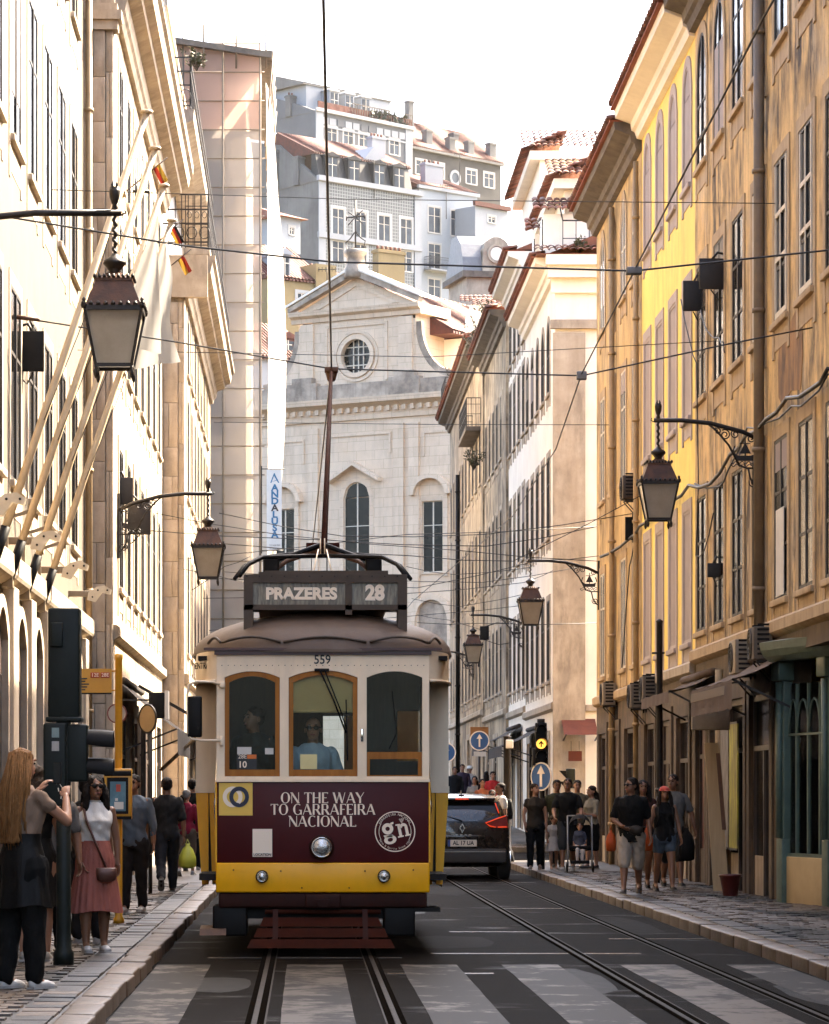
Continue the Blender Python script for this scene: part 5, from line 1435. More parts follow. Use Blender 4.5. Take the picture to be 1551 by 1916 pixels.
# front apron
b = MB(); b.bevbox(-HWF, HWF, 0.0, 0.08, 0.868, 1.637, 0.012); front = mk('front_panel', b, t_maroon, T)
b = MB(); b.bevbox(-HWF-0.006, HWF+0.006, -0.012, 0.09, 0.585, 0.868, 0.015); lowp = mk('lower_panel', b, t_yellow, T)
for s_ in (-1, 1):
    b = MB(); b.box(s_*(HWF-0.004), s_*(HWF+0.012), -0.004, 0.085, 0.868, 1.637); mk('edge_strip', b, t_yellow, T)
for (x, z) in ((-0.85,0.80),(-0.4,0.79),(0.4,0.79),(0.86,0.80),(-0.2,0.63),(0.25,0.63)):
    q = MB(); q.disc_y((x,z),0.008,-0.018,-0.01,8); mk('rivet', q, t_dark, lowp)
b = MB(); b.bevbox(-HWF+0.02, HWF-0.02, 0.01, 0.12, 0.44, 0.584, 0.02); bum = mk('bumper', b, t_dark, T)
b = MB(); b.bevbox(-0.17, 0.17, -0.06, 0.02, 0.44, 0.57, 0.02); b.prism_y([(-0.07,0.52),(0.07,0.52),(0.04,0.45),(-0.04,0.45)], -0.12, -0.055); mk('coupler', b, t_dark, bum)
# window wall
ops = [(-0.672,0.525,1.69,1.0,0.06), (0.002,0.655,1.69,1.01,0.07), (0.681,0.528,1.69,1.0,0.06)]
mk('window_wall', wall_mesh(0, 2.87, ops, 0.07, 1.637, xr=(-HWF, HWF)), t_white, T)
b = MB(); b.box(-HWF-0.005, HWF+0.005, -0.022, 0.0, 1.637, 1.662); mk('sill_rail', b, t_white, T)
b = MB()
for z_ in (2.745,):
    for x in np.arange(-0.96, 0.97, 0.06): b.disc_y((x, z_), 0.005, -0.006, 0.002, 6)
mk('rivet_row', b, t_sign, T)
for x in (-0.367, 0.373):
    b = MB(); b.box(x-0.042, x+0.042, -0.014, 0.0, 1.662, 2.74); mk('mullion', b, t_white, T)
for i, (xc, w, zb, h, rise) in enumerate(ops):
    fr = MB()
    if i < 2:
        inn = [(x*(1-0.085/w)+xc, max(z-0.045, 0.0)+zb) for (x, z) in arch_pts(w*0.995, h*0.998, rise)]
        band(fr, inn, [(x+xc, z+zb) for (x, z) in arch_pts(w*0.995, h*0.998, rise)], 0.012, 0.05)
        fr.box(xc-w/2+.003, xc+w/2-.003, 0.013, 0.052, zb+.002, zb+0.065)
    else:
        fr.box(xc-w/2+.003, xc+w/2-.003, 0.012, 0.05, zb+0.165, zb+0.232); fr.box(xc-w/2+.003, xc-w/2+0.03, 0.013, 0.049, zb, zb+0.165); fr.box(xc+w/2-0.04, xc+w/2-.003, 0.013, 0.049, zb, zb+0.165)
        fr.box(xc-w/2+.01, xc+w/2-.01, 0.014, 0.05, zb+.002, zb+0.012)
    wf = mk('window', fr, t_wood, T)
    p = MB(); pts = arch_pts(w*0.985, h*0.992, rise)
    p.prism_y([(x+xc, z+zb+0.004) for (x, z) in pts], 0.030, 0.034); mk('pane', p, M['glass_clear'], wf)
# header with the number, eave moulding, curved door headers
b = MB()
for s_ in (-1, 1): pass
b.box(-HWF-0.02, HWF+0.02, -0.035, 0.0, 2.845, 2.885); b.box(-HWF-0.12, HWF+0.12, -0.06, 0.0, 2.885, 2.91); mk('eave_moulding', b, pm('eave_maroon', (0.07,0.02,0.014), (0.05,0.016,0.012), 5, 0.4), T)
def plan(k, n=14):
    """outline of the tram in plan, front half, from left rear to right rear"""
    pts = [(-HWB*k, 8.3), (-HWB*k, 1.25)]
    for t in np.linspace(0, 1, n):
        a = t*pi
        x = -cos(a); 
        xx = (abs(x)**0.8)*(1 if x > 0 else -1)
        yy = 1.25*(1-max(0, (1-abs(x)**3.2))**0.5)
        pts.append((xx*HWB*k, yy))
    pts.append((HWB*k, 1.25)); pts.append((HWB*k, 8.3))
    return pts
for s_ in (-1, 1):
    hd = MB(); pts = [(s_*(HWF+(HWB-HWF)*math.sin(t*pi/2)), 0.02+1.2*(1-math.cos(t*pi/2))) for t in np.linspace(0, 1, 9)]
    vs_ = [(p[0],p[1],z) for z in (2.585, 2.61, 2.88) for p in pts]
    hd.add(vs_, [(r*9+i, r*9+i+1, (r+1)*9+i+1, (r+1)*9+i) for r in range(2) for i in range(8)], True)
    h_ = mk('door_header', hd, t_white, T)
    q = MB(); q.tube([(p[0]*1.008, p[1]-0.01, 2.60) for p in pts], 0.014, 6); mk('drip_rail', q, t_white, h_)
    # corner post of the body
    ps = MB(); ps.add([(s_*1.0,1.16,1.55),(s_*HWB,1.16,1.55),(s_*HWB,1.16,2.62),(s_*1.0,1.16,2.62),(s_*1.0,1.26,1.55),(s_*HWB,1.26,1.55),(s_*HWB,1.26,2.62),(s_*1.0,1.26,2.62)], [(0,1,2,3),(4,7,6,5),(0,4,5,1),(1,5,6,2),(2,6,7,3),(3,7,4,0)])
    mk('corner_post', ps, t_white, T)
    ps = MB(); ps.box(s_*0.985, s_*(HWB+.008), 1.15, 1.27, 1.535, 1.60); mk('post_trim', ps, t_white, T)
    for q0 in range(2):
        x0, x1 = (1.0, 1.115) if q0 == 0 else (1.122, HWB)
        ps = MB(); xb0, xb1 = x0-0.0, x1-(0.06 if q0 else 0.03)
        ps.add([(s_*xb0,1.16,0.63),(s_*xb1,1.16,0.63),(s_*x1,1.16,1.534),(s_*x0,1.16,1.534),(s_*xb0,1.26,0.63),(s_*xb1,1.26,0.63),(s_*x1,1.26,1.534),(s_*x0,1.26,1.534)], [(0,1,2,3),(4,7,6,5),(0,4,5,1),(1,5,6,2),(2,6,7,3),(3,7,4,0)])
        mk('corner_board', ps, t_yellow, T)
    ps = MB(); ps.box(s_*0.972, s_*0.998, 1.0, 1.25, 0.5, 2.6); mk('door_post', ps, M['black'], T)
    # folding door leaves, dark glass
    dm = MB(); dm.box(s_*0.955, s_*0.968, 0.1, 1.0, 0.62, 2.58); dr = mk('door', dm, pm('door_dark', (0.05,0.04,0.03), (0.035,0.028,0.022), 5, 0.5), T)
    ps = MB(); ps.tube([(s_*1.0,0.10,1.0),(s_*1.03,0.10,1.4),(s_*1.0,0.10,1.9)], 0.012, 6); mk('grab_rail', ps, chrome, T)
    # side wall of the saloon
    so_ = [(1.9+0.98*k, 0.82, 1.62, 0.82, 0.05) for k in range(6)]
    sw = wall_mesh(0, 2.88, so_, 0.06, 1.55, xr=(1.27, 8.25))
    sw.v = [(s_*(HWB-p[1]), p[0], p[2]) for p in sw.v]
    mk('side_wall', sw, t_white, T)
    lw = MB(); lw.add([(s_*HWB,1.27,1.549),(s_*HWB,8.25,1.549),(s_*(HWB-.06),8.25,0.6),(s_*(HWB-.06),1.27,0.6)], [(0,1,2,3)]); mk('side_panel', lw, t_yellow, T)
    for (yc, w, zb, h, r_) in so_:
        p = MB(); p.box(s_*(HWB-0.05), s_*(HWB-0.045), yc-w/2, yc+w/2, zb, zb+h); mk('side_pane', p, M['glass_clear'], T)
put_text('lettering', 'ENTRADA', 0.085, t_black_ink, T, (-1.125, 0.145, 2.745), bold=0.001, sx=0.7).rotation_euler = (0,0,-0.75)
b = MB(); b.box(-1.18, 1.18, 0.1, 8.2, 0.70, 0.76); mk('floor', b, M['dark_in'], T)
b = MB(); b.box(-1.19, 1.19, 0.12, 8.2, 2.80, 2.84); mk('ceiling', b, M['dark_in'], T)
rw = wall_mesh(0, 2.85, [(-0.67,0.5,1.7,0.9,0), (0,0.6,1.7,0.9,0), (0.67,0.5,1.7,0.9,0)], 0.05, 0.6, xr=(-1.2,1.2)); rw.v = [(p[0], p[1]+8.2, p[2]) for p in rw.v]; mk('rear_wall', rw, t_white, T)
pw = wall_mesh(0, 2.8, [(0.18,0.34,1.55,0.75,0), (0.86,0.22,1.85,0.5,0)], 0.05, 0.76, xr=(-1.2,1.2)); pw.v = [(p[0], p[1]+1.45, p[2]) for p in pw.v]; mk('saloon_bulkhead', pw, M['wood_brown'], T)
for k in range(5):
    for s_ in (-1, 1):
        b = MB(); b.bevbox(s_*0.35, s_*1.1, 2.4+k*1.1, 2.8+k*1.1, 1.15, 1.22, 0.02); b.bevbox(s_*0.35, s_*1.1, 2.8+k*1.1, 2.87+k*1.1, 1.15, 1.75, 0.02); mk('seat', b, M['wood_brown'], T)
# roof dome
rg = []
for ph in np.linspace(0.0, 1.0, 10):
    a = ph*pi/2*0.985
    c_, s2 = cos(a), sin(a)
    z = 2.895+0.40*s2
    ring = []
    for (x, y) in plan(1.0):
        yy = y if y < 1.25 else y
        ring.append((x*1.025*max(c_,0.02)**0.9, -0.07+yy*(1 if y > 2 else 1) + (1-c_)*0.9*(1 if y < 2 else 0), z))
    rg.append(ring)
b = MB(); b.loft(rg, True, cap=False, closed=False)
b.loft([[(p[0], p[1], 2.87) for p in rg[0]], rg[0]], False, cap=False, closed=False)
mk('roof', b, t_roof, T)
for (xa, xb) in ((-1.10,-0.975),(-0.955,-0.40),(-0.375,0.415),(0.445,1.0),(1.02,1.13)):
    n = 9; pts = []
    for i in range(n):
        t = i/(n-1); x = xa+(xb-xa)*t; z = 2.965+0.05*math.sin(pi*t)
        ex = max(0, abs(x)-0.9)
        pts.append((x, -0.075+ex*1.6+(z-2.9)*0.28, z))
    q = MB(); q.tube(pts, 0.014, 6); mk('rain_gutter', q, t_sign, T)
# destination box
b = MB(); x0, x1 = -0.757, 0.808
b.box(x0, x1, 0.20, 0.62, 3.545, 3.625); b.box(x0, x1, 0.20, 0.62, 3.285, 3.335); b.box(x0, x0+0.09, 0.20, 0.62, 3.08, 3.545); b.box(x1-0.09, x1, 0.20, 0.62, 3.08, 3.545); b.box(0.215, 0.28, 0.20, 0.62, 3.24, 3.545)
b.box(x0+0.05, x1-0.05, 0.60, 0.63, 3.3, 3.6); b.box(x0+0.2, x1-0.18, 0.26, 0.56, 3.625, 3.665)
sg = mk('destination_box', b, t_sign, T)
for x in np.arange(x0+0.03, x1, 0.12):
    q = MB(); q.disc_y((x, 3.605), 0.008, 0.19, 0.2, 8); mk('rivet', q, M['iron'], sg)
blindm = pm('destination_blind', (0.24,0.20,0.13), (0.10,0.085,0.06), 5, 0.35, stretch=(7,1,1.2), contrast=(0.4,0.6))
q = MB(); q.box(x0+0.09, 0.215, 0.235, 0.25, 3.335, 3.545); mk('route_blind', q, blindm, sg)
q = MB(); q.box(0.28, x1-0.09, 0.235, 0.25, 3.335, 3.545); mk('number_blind', q, blindm, sg)
put_text('destination_text', 'PRAZERES', 0.152, t_white_ink, sg, (-0.205, 0.229, 3.437), bold=0.0075, sx=1.0)
put_text('route_number', '28', 0.195, t_white_ink, sg, (0.50, 0.229, 3.445), bold=0.010, sx=0.92)
put_text('fleet_number', '559', 0.118, t_black_ink, T, (-0.005, -0.003, 2.797), bold=0.0015, sx=0.92)
# roof gear: trolley base, bow bars, pole
b = MB(); b.box(-0.62, 0.62, 0.5, 2.4, 3.30, 3.67); mk('roof_box', b, t_sign, T)
b = MB(); b.bevbox(-0.16, 0.17, 1.0, 2.2, 3.93, 3.99, 0.01); mk('trolley_board', b, fender_red, T)
for s_ in (-1, 1):
    q = MB(); q.tube([(s_*0.80,0.35,3.62),(s_*0.72,0.5,3.74),(s_*0.58,0.65,3.82),(s_*0.3,0.8,3.84),(0,0.85,3.85)], 0.022, 8); q.tube([(s_*0.85,0.5,3.60),(s_*0.76,0.7,3.74),(s_*0.6,0.9,3.84),(s_*0.3,1.0,3.88),(0,1.0,3.89)], 0.020, 8)
    q.tube([(s_*0.02,0.9,3.96),(s_*0.3,0.95,3.86),(s_*0.46,1.0,3.82)], 0.025, 8); mk('trolley_bow', q, M['black'], T)
    q = MB(); q.tube([(s_*0.02,0.95,3.92),(s_*0.35,0.9,3.80),(s_*0.45,0.85,3.72)], 0.022, 8); mk('copper_stay', q, M['rust'], T)
    q = MB(); q.bevbox(s_*0.42, s_*0.58, 0.8, 1.2, 3.66, 3.84, 0.02); mk('insulator', q, M['black'], T)
    q = MB(); q.tube([(s_*0.04,0.7,3.9),(s_*0.09,0.45,3.66)], 0.007, 5); q.tube([(s_*0.02,0.6,4.0),(s_*0.02,0.6,3.85)], 0.006, 5); mk('stay_wire', q, t_white, T)
pole_tip = (PX(620, 692, 38.6)[0]-TX, 38.6-TY, PX(620, 692, 38.6)[1])
q = MB(); q.tube([(0.02,2.0,3.97),(0.02*0.5+pole_tip[0]*0.5, (2.0+pole_tip[1])/2, (3.97+pole_tip[2])/2), pole_tip], [0.034,0.028,0.020], 8); pl = mk('trolley_pole', q, pm('trolley_pole_paint', (0.035,0.011,0.006), (0.022,0.008,0.005), 5, 0.85, spec=0.05), T)
q = MB(); q.tube([(pole_tip[0],pole_tip[1]-0.02,pole_tip[2]-0.12),(pole_tip[0],pole_tip[1]+0.03,pole_tip[2]-0.02)], [0.05,0.075], 8); q.bevbox(pole_tip[0]-0.08,pole_tip[0]+0.08,pole_tip[1]-0.06,pole_tip[1]+0.08,pole_tip[2]-0.03,pole_tip[2]+0.03,0.01); mk('trolley_head', q, M['rust'], pl)
q = MB(); q.tube([(0.1,7.8,2.9),(pole_tip[0]*0.6,pole_tip[1]-0.3,4.9),(pole_tip[0],pole_tip[1],pole_tip[2]-0.1)], 0.008, 5); mk('trolley_rope', q, M['black'], T)
# lamps
def headlamp(x, z, r, tilt=0):
    q = MB(); q.lathe([(r*1.25,0),(r*1.3,0.01),(r*1.28,0.035),(r*1.05,0.05),(r,0.045),(r*0.95,0.02)], (0,0,0), 24, cap=False)
    me = q.mesh('headlight'); me.transform(Matrix.Rotation(R(90),4,'X')); me.materials.append(t_dark if r > 0.08 else M['black'])
    o = inst('headlight', me, T, (x, -0.014, z))
    q = MB(); q.lathe([(r*1.06,0.038),(r*1.05,0.055),(r*0.97,0.058),(r*0.94,0.045)], (0,0,0), 24, cap=False)
    me = q.mesh('rim'); me.transform(Matrix.Rotation(R(90),4,'X')); me.materials.append(chrome); inst('rim', me, o, (x,-0.014,z))
    q = MB(); q.lathe([(r*0.96,0.04),(r*0.85,0.052),(r*0.5,0.064),(0.002,0.068)], (0,0,0), 20)
    me = q.mesh('lens'); me.transform(Matrix.Rotation(R(90),4,'X')); me.materials.append(lens); inst('lens', me, o, (x,-0.014,z))
headlamp(-0.012, 1.017, 0.092); headlamp(-0.578, 0.738, 0.047); headlamp(0.580, 0.742, 0.047)
# mirror
q = MB(); q.tube([(-0.965,-0.03,2.56),(-1.05,-0.08,2.585),(-1.2,-0.1,2.59),(-1.27,-0.1,2.56),(-1.285,-0.1,2.46),(-1.28,-0.1,2.1),(-1.25,-0.1,2.045),(-1.15,-0.09,2.03),(-0.965,-0.03,2.03)], 0.012, 8); mr_ = mk('mirror_bracket', q, t_white, T)
q = MB(); q.bevbox(-1.285, -1.145, -0.115, -0.075, 2.06, 2.45, 0.02); mk('mirror', q, M['black'], mr_)
q = MB(); q.bevbox(-0.985,-0.93,-0.05,0.0,2.53,2.59,0.012); q.bevbox(-0.98,-0.945,-0.04,0.0,1.98,2.07,0.01); mk('mirror_mount', q, t_white, mr_)
# wipers, blind, stickers
q = MB(); q.tube([(-0.03,-0.03,2.70),(0.10,-0.035,2.42),(0.22,-0.03,2.10)], 0.008, 6); q.tube([(0.02,-0.03,2.69),(0.16,-0.03,2.34),(0.225,-0.03,2.14)], 0.006, 6); q.bar((0.22,-0.025,2.42),(0.235,-0.025,1.84),0.012); q.bevbox(-0.08,0.06,-0.03,0.0,2.685,2.715,0.006); mk('wiper', q, M['black'], T)
q = MB(); q.tube([(0.66,0.02,2.5),(0.70,0.02,2.1),(0.63,0.02,1.95)], 0.006, 5); mk('wiper', q, M['black'], T)
q = MB(); q.box(-0.285, 0.285, 0.07, 0.078, 2.31, 2.66); q.tube([(-0.29,0.074,2.31),(0.29,0.074,2.31)], 0.014, 8); mk('roller_blind', q, t_blind, T)
def card(x0, x1, z0, z1, c, nm='notice', y=0.024):
    q = MB(); q.box(x0, x1, y, y+0.003, z0, z1); return mk(nm, q, c, T)
paper = pm('paper', (0.66,0.65,0.60), (0.6,0.59,0.54), 5, 0.8); yel = pm('yellow_paper', (0.72,0.66,0.33), (0.66,0.60,0.29), 5, 0.8); org = pm('orange_card', (0.72,0.17,0.02), None, 4, 0.6)
card(-0.815,-0.68,1.90,1.97,paper); card(-0.82,-0.63,1.757,1.90,t_black_ink,'route_card'); card(-0.72,-0.632,1.857,1.897,org,'route_card_tab',0.020); card(-0.55,-0.47,1.90,1.96,paper)
put_text('lettering','28E',0.055,t_white_ink,T,(-0.765,0.020,1.877)); put_text('lettering','10',0.085,t_white_ink,T,(-0.765,0.020,1.80),bold=0.002)
card(-0.215,-0.055,1.76,1.90,yel)
q = MB(); q.bevbox(0.36,0.385,-0.03,-0.014,2.02,2.14,0.006); mk('latch', q, chrome, T)
# advert
card2 = MB(); card2.box(-0.988, -0.668, -0.006, 0.002, 1.318, 1.628); lg = mk('logo_square', card2, pm('logo_yellow', (0.80,0.52,0.07), None, 4, 0.4), front)
for (x, c, yy) in ((-0.858, t_white_ink, -0.009), (-0.796, t_navy, -0.011)):
    q = MB(); q.ring_y((x, 1.495), 0.056, 0.094, yy, -0.006, 32, kz=1.05); mk('logo_ring', q, c, lg)
q = MB(); q.ring_y((-0.858, 1.495), 0.056, 0.094, -0.0125, -0.006, 8, -0.75, 0.3, kz=1.05); mk('logo_ring', q, t_white_ink, lg)
q = MB(); q.box(-0.668, -0.482, -0.006, 0.002, 0.925, 1.19); mk('sticker', q, t_white_ink, front)
put_text('lettering', 'LOCATION', 0.033, t_black_ink, front, (-0.575, -0.008, 0.945), bold=0.001)
# high contrast display letters: thick and thin strokes, one mesh per letter
TH, TN = 0.19, 0.065
def arc(cx, cz, rx, rz, a0, a1, w0, w1, n=14):
    return ('A', cx, cz, rx, rz, a0, a1, w0, w1, n)
GLY = {
 'O': (0.92, [('O',)]), 'C': (0.80, [('C',)]), 'G': (0.88, [('C',), ('L',0.78,0.02,0.78,0.42,TH*0.8), ('L',0.58,0.42,0.86,0.42,TN)]),
 'N': (0.84, [('L',0.08,0,0.08,1,TN),('L',0.05,1,0.76,0,TH),('L',0.76,0,0.76,1,TN)]),
 'T': (0.72, [('L',0.36,0,0.36,1,TH),('L',0.0,0.965,0.72,0.965,TN),('L',0.02,0.82,0.02,1,TN),('L',0.70,0.82,0.70,1,TN)]),
 'H': (0.84, [('L',0.12,0,0.12,1,TH),('L',0.70,0,0.70,1,TH),('L',0.12,0.5,0.70,0.5,TN)]),
 'E': (0.62, [('L',0.12,0,0.12,1,TH),('L',0.12,0.965,0.58,0.965,TN),('L',0.12,0.5,0.48,0.5,TN),('L',0.12,0.035,0.6,0.035,TN),('L',0.58,0.85,0.58,1,TN),('L',0.6,0,0.6,0.15,TN)]),
 'F': (0.60, [('L',0.12,0,0.12,1,TH),('L',0.12,0.965,0.58,0.965,TN),('L',0.12,0.5,0.48,0.5,TN),('L',0.58,0.85,0.58,1,TN)]),
 'W': (1.24, [('L',0.06,1,0.36,0,TH),('L',0.36,0,0.62,1,TN),('L',0.60,1,0.90,0,TH),('L',0.90,0,1.18,1,TN)]),
 'A': (0.88, [('L',0.04,0,0.42,1,TN),('L',0.42,1,0.80,0,TH),('L',0.16,0.32,0.66,0.32,TN)]),
 'Y': (0.80, [('L',0.04,1,0.40,0.45,TH),('L',0.76,1,0.40,0.45,TN),('L',0.40,0,0.40,0.5,TH)]),
 'R': (0.80, [('L',0.12,0,0.12,1,TH),('L',0.12,0.965,0.45,0.965,TN),('L',0.12,0.48,0.45,0.48,TN),('B',),('L',0.42,0.48,0.74,0,TH)]),
 'I': (0.30, [('L',0.14,0,0.14,1,TH)]),
 'L': (0.62, [('L',0.12,0,0.12,1,TH),('L',0.12,0.035,0.6,0.035,TN),('L',0.6,0,0.6,0.17,TN)]),
}
def glyph(ch, sz, y):
    w, strokes = GLY[ch]; mb = MB()
    def seg(x0,z0,x1,z1,wd):
        d = Vector((x1-x0, z1-z0)); d.normalize(); nx, nz = -d.y*wd/2, d.x*wd/2
        if abs(d.y) > 0.2 and abs(d.x) > 0.05:   # slanted strokes end level
            h = wd/2/abs(d.y); p = [(x0-h,z0),(x0+h,z0),(x1+h,z1),(x1-h,z1)]
        else: p = [(x0+nx,z0+nz),(x0-nx,z0-nz),(x1-nx,z1-nz),(x1+nx,z1+nz)]
        mb.prism_y([(a*sz, c*sz) for (a, c) in p], y, 0.0)
    def curve(cx,cz,rx,rz,a0,a1,n=18):
        for i in range(n):
            q = []
            for a in (a0+(a1-a0)*i/n, a0+(a1-a0)*(i+1)/n):
                wd = TN+(TH-TN)*abs(cos(a))**1.3
                q.append(((cx+(rx+wd*0.1)*cos(a), cz+rz*sin(a)), (cx+(rx-wd)*cos(a), cz+(rz-TN)*sin(a))))
            p = [q[0][0], q[1][0], q[1][1], q[0][1]]
            mb.prism_y([(a*sz, c*sz) for (a, c) in p], y, 0.0)
    for s_ in strokes:
        if s_[0] == 'L': seg(*s_[1:])
        elif s_[0] == 'O': curve(0.46,0.5,0.44,0.52,0,2*pi,28)
        elif s_[0] == 'C': curve(0.46,0.5,0.44,0.52,R(52),R(312),24)
        elif s_[0] == 'B': curve(0.45,0.722,0.24,0.276,-pi/2,pi/2,12)
    return mb, w*sz
def display(line, xc, z, width, sz):
    tot = sum(GLY[c][0] if c != ' ' else 0.34 for c in line)+0.075*len(line)
    kx = width/(tot*sz)
    x = xc-width/2
    for c in line:
        if c == ' ': x += 0.415*sz*kx; continue
        mb, w = glyph(c, sz, -0.0035)
        mb.v = [(p[0]*kx, p[1], p[2]) for p in mb.v]
        me = mb.mesh('letter'); me.materials.append(t_white_ink)
        inst('letter', me, front, (x, -0.0005, z))
        x += (w+0.075*sz)*kx
display('ON THE WAY', 0.0, 1.435, 0.80, 0.103)
display('TO GARRAFEIRA', 0.005, 1.325, 1.0, 0.103)
display('NACIONAL', 0.0, 1.212, 0.645, 0.103)
ex, ez = 0.686, 1.165
q = MB(); q.ring_y((ex,ez), 0.183, 0.193, -0.005, 0.002, 48); em = mk('emblem', q, t_white_ink, front)
for a0 in (R(150), R(-30)):
    q = MB(); q.ring_y((ex,ez), 0.150, 0.155, -0.005, 0.002, 12, a0, a0+R(60)); mk('emblem_arc', q, t_white_ink, em)
def ringtext(txt, rad, a_start, a_end, size, flip=False):
    for i, c in enumerate(txt):
        if c == ' ': continue
        a = a_start+(a_end-a_start)*i/(len(txt)-1)
        me = text_mesh(c, size, 0.001); me.materials.append(t_white_ink)
        rot = (a-pi/2) if not flip else (a+pi/2)
        o = inst('emblem_letter', me, em, (ex+rad*cos(a), -0.004, ez+rad*sin(a))); o.rotation_euler = (0, -rot, 0)
ringtext('GARRAFEIRA NACIONAL', 0.163, R(150), R(30), 0.032)
ringtext('Wine & Spirits Since 1927', 0.163, R(212), R(328), 0.026, True)
tilt = R(12)
gm = MB()   # the g: two bowls, link and ear;  the n: stem, arch, serifs
gm.ring_y((-0.055,0.035),0.018,0.047,-0.004,0.002,20,kz=1.0); gm.ring_y((-0.052,-0.058),0.022,0.052,-0.004,0.002,20,kz=0.72)
gm.prism_y([(-0.10,-0.012),(-0.072,-0.015),(-0.02,-0.022),(-0.03,-0.04),(-0.095,-0.03)], -0.004, 0.002); gm.prism_y([(-0.022,0.06),(0.0,0.066),(0.004,0.082),(-0.02,0.08),(-0.035,0.065)], -0.004, 0.002)
mk('emblem_letter', MB().add([(ex+x*cos(tilt)*1.15-z*sin(tilt)*1.15, y, ez+x*sin(tilt)*1.15+z*cos(tilt)*1.15) for (x,y,z) in gm.v], gm.f), t_white_ink, em)
nm_ = MB()
nm_.box(0.028,0.052,-0.004,0.002,-0.05,0.055); nm_.box(0.085,0.109,-0.004,0.002,-0.05,0.02); nm_.ring_y((0.075,0.018),0.012,0.034,-0.004,0.002,14,0,pi,kz=1.1)
nm_.box(0.015,0.063,-0.0039,0.002,-0.056,-0.044); nm_.box(0.075,0.12,-0.0039,0.002,-0.056,-0.044); nm_.box(0.014,0.04,-0.0038,0.002,0.045,0.056)
mk('emblem_letter', MB().add([(ex+x*cos(tilt)*1.15-z*sin(tilt)*1.15, y, ez+x*sin(tilt)*1.15+z*cos(tilt)*1.15) for (x,y,z) in nm_.v], nm_.f), t_white_ink, em)
q = MB()
for (x, z) in ((0.045,0.115),(0.062,0.118),(0.079,0.121),(0.054,0.101),(0.071,0.104),(0.063,0.088)): q.ring_y((ex+x,ez+z),0.004,0.0075,-0.004,0.002,8)
mk('emblem_grapes', q, t_white_ink, em)
# underframe, fender slats, steps
b = MB(); b.box(-0.92, 0.88, 0.2, 8.0, 0.33, 0.60); mk('underframe', b, M['black'], T)
for s_, xa, xb in ((-1,-1.05,-0.72), (1,0.58,0.88)):
    b = MB(); b.bevbox(xa, xb, 0.05, 0.55, 0.17, 0.46, 0.02); mk('gear_box', b, M['black'], T)
b = MB(); b.prism_x([(-0.05,0.18),(0.4,0.20),(0.4,0.26),(0.0,0.24)], -1.17, -0.92); b.bar((-1.0,0.1,0.22),(-0.93,0.15,0.5),0.12,0.03); mk('step', b, M['rust'], T)
b = MB(); b.prism_x([(0.05,0.40),(0.6,0.40),(0.6,0.44),(0.05,0.44)], 0.86, 1.12); mk('step', b, M['black'], T)
fz = [(0.350,0.268,0.545,0.58,-0.06,-0.16), (0.252,0.172,0.60,0.635,-0.19,-0.29), (0.156,0.076,0.655,0.695,-0.32,-0.42)]
lg_ = MB(); lg_.tube([(-0.55,0.02,0.40),(0.55,0.02,0.40)], 0.022, 8); lg = mk('lifeguard', lg_, fender_red, T)
for (z1, z0, w1, w0, y1, y0) in fz:
    q = MB(); q.add([(-w0-.02,y0,z0),(w0-.02,y0,z0),(w1-.02,y1,z1),(-w1-.02,y1,z1),(-w0-.02,y0+.025,z0),(w0-.02,y0+.025,z0),(w1-.02,y1+.025,z1),(-w1-.02,y1+.025,z1)], [(0,1,2,3),(4,7,6,5),(0,4,5,1),(1,5,6,2),(2,6,7,3),(3,7,4,0)])
    mk('slat', q, fender_red, lg)
for x in (-0.45, 0.40):
    q = MB(); q.bar((x,0.02,0.42),(x,-0.33,0.13),0.05,0.02); mk('slat_arm', q, t_dark, lg)
for yy in (2.6, 5.6):
    for s_ in (-1, 1):
        q = MB(); q.lathe([(0.36,0),(0.36,0.02),(0.33,0.03),(0.33,0.10),(0.1,0.11)], (0,0,0), 24); me = q.mesh('wheel'); me.transform(Matrix.Rotation(R(90),4,'Y')); me.materials.append(M['rail'])
        inst('wheel', me, T, (s_*0.475-0.033-0.05, yy, 0.365))
# ================================================================== people
def ell(mb, c, rx, ry, rz, n=12, m=8, rot=None):
    vs = []; c = Vector(c)
    for j in range(m+1):
        th = pi*j/m
        for k in range(n):
            a = 2*pi*k/n
            p = Vector((rx*sin(th)*cos(a), ry*sin(th)*sin(a), rz*cos(th)))
            if rot is not None: p = rot @ p
            vs.append(c+p)
    mb.add(vs, [(j*n+k, j*n+(k+1)%n, (j+1)*n+(k+1)%n, (j+1)*n+k) for j in range(m) for k in range(n)], True)
    return mb
def capsule(mb, p0, p1, r0, r1, n=10):
    p0, p1 = Vector(p0), Vector(p1); d = p1-p0; L = d.length
    if L < 1e-6: return ell(mb, p0, r0, r0, r0)
    d.normalize(); pts = []; rs = []
    for a in (1.45, 1.0, 0.5): pts.append(p0-d*r0*sin(a)); rs.append(r0*cos(a))
    pts.append(p0); rs.append(r0); pts.append(p0+d*L*0.5); rs.append((r0+r1)/2); pts.append(p1); rs.append(r1)
    for a in (0.5, 1.0, 1.45): pts.append(p1+d*r1*sin(a)); rs.append(r1*cos(a))
    return mb.tube(pts, rs, n)
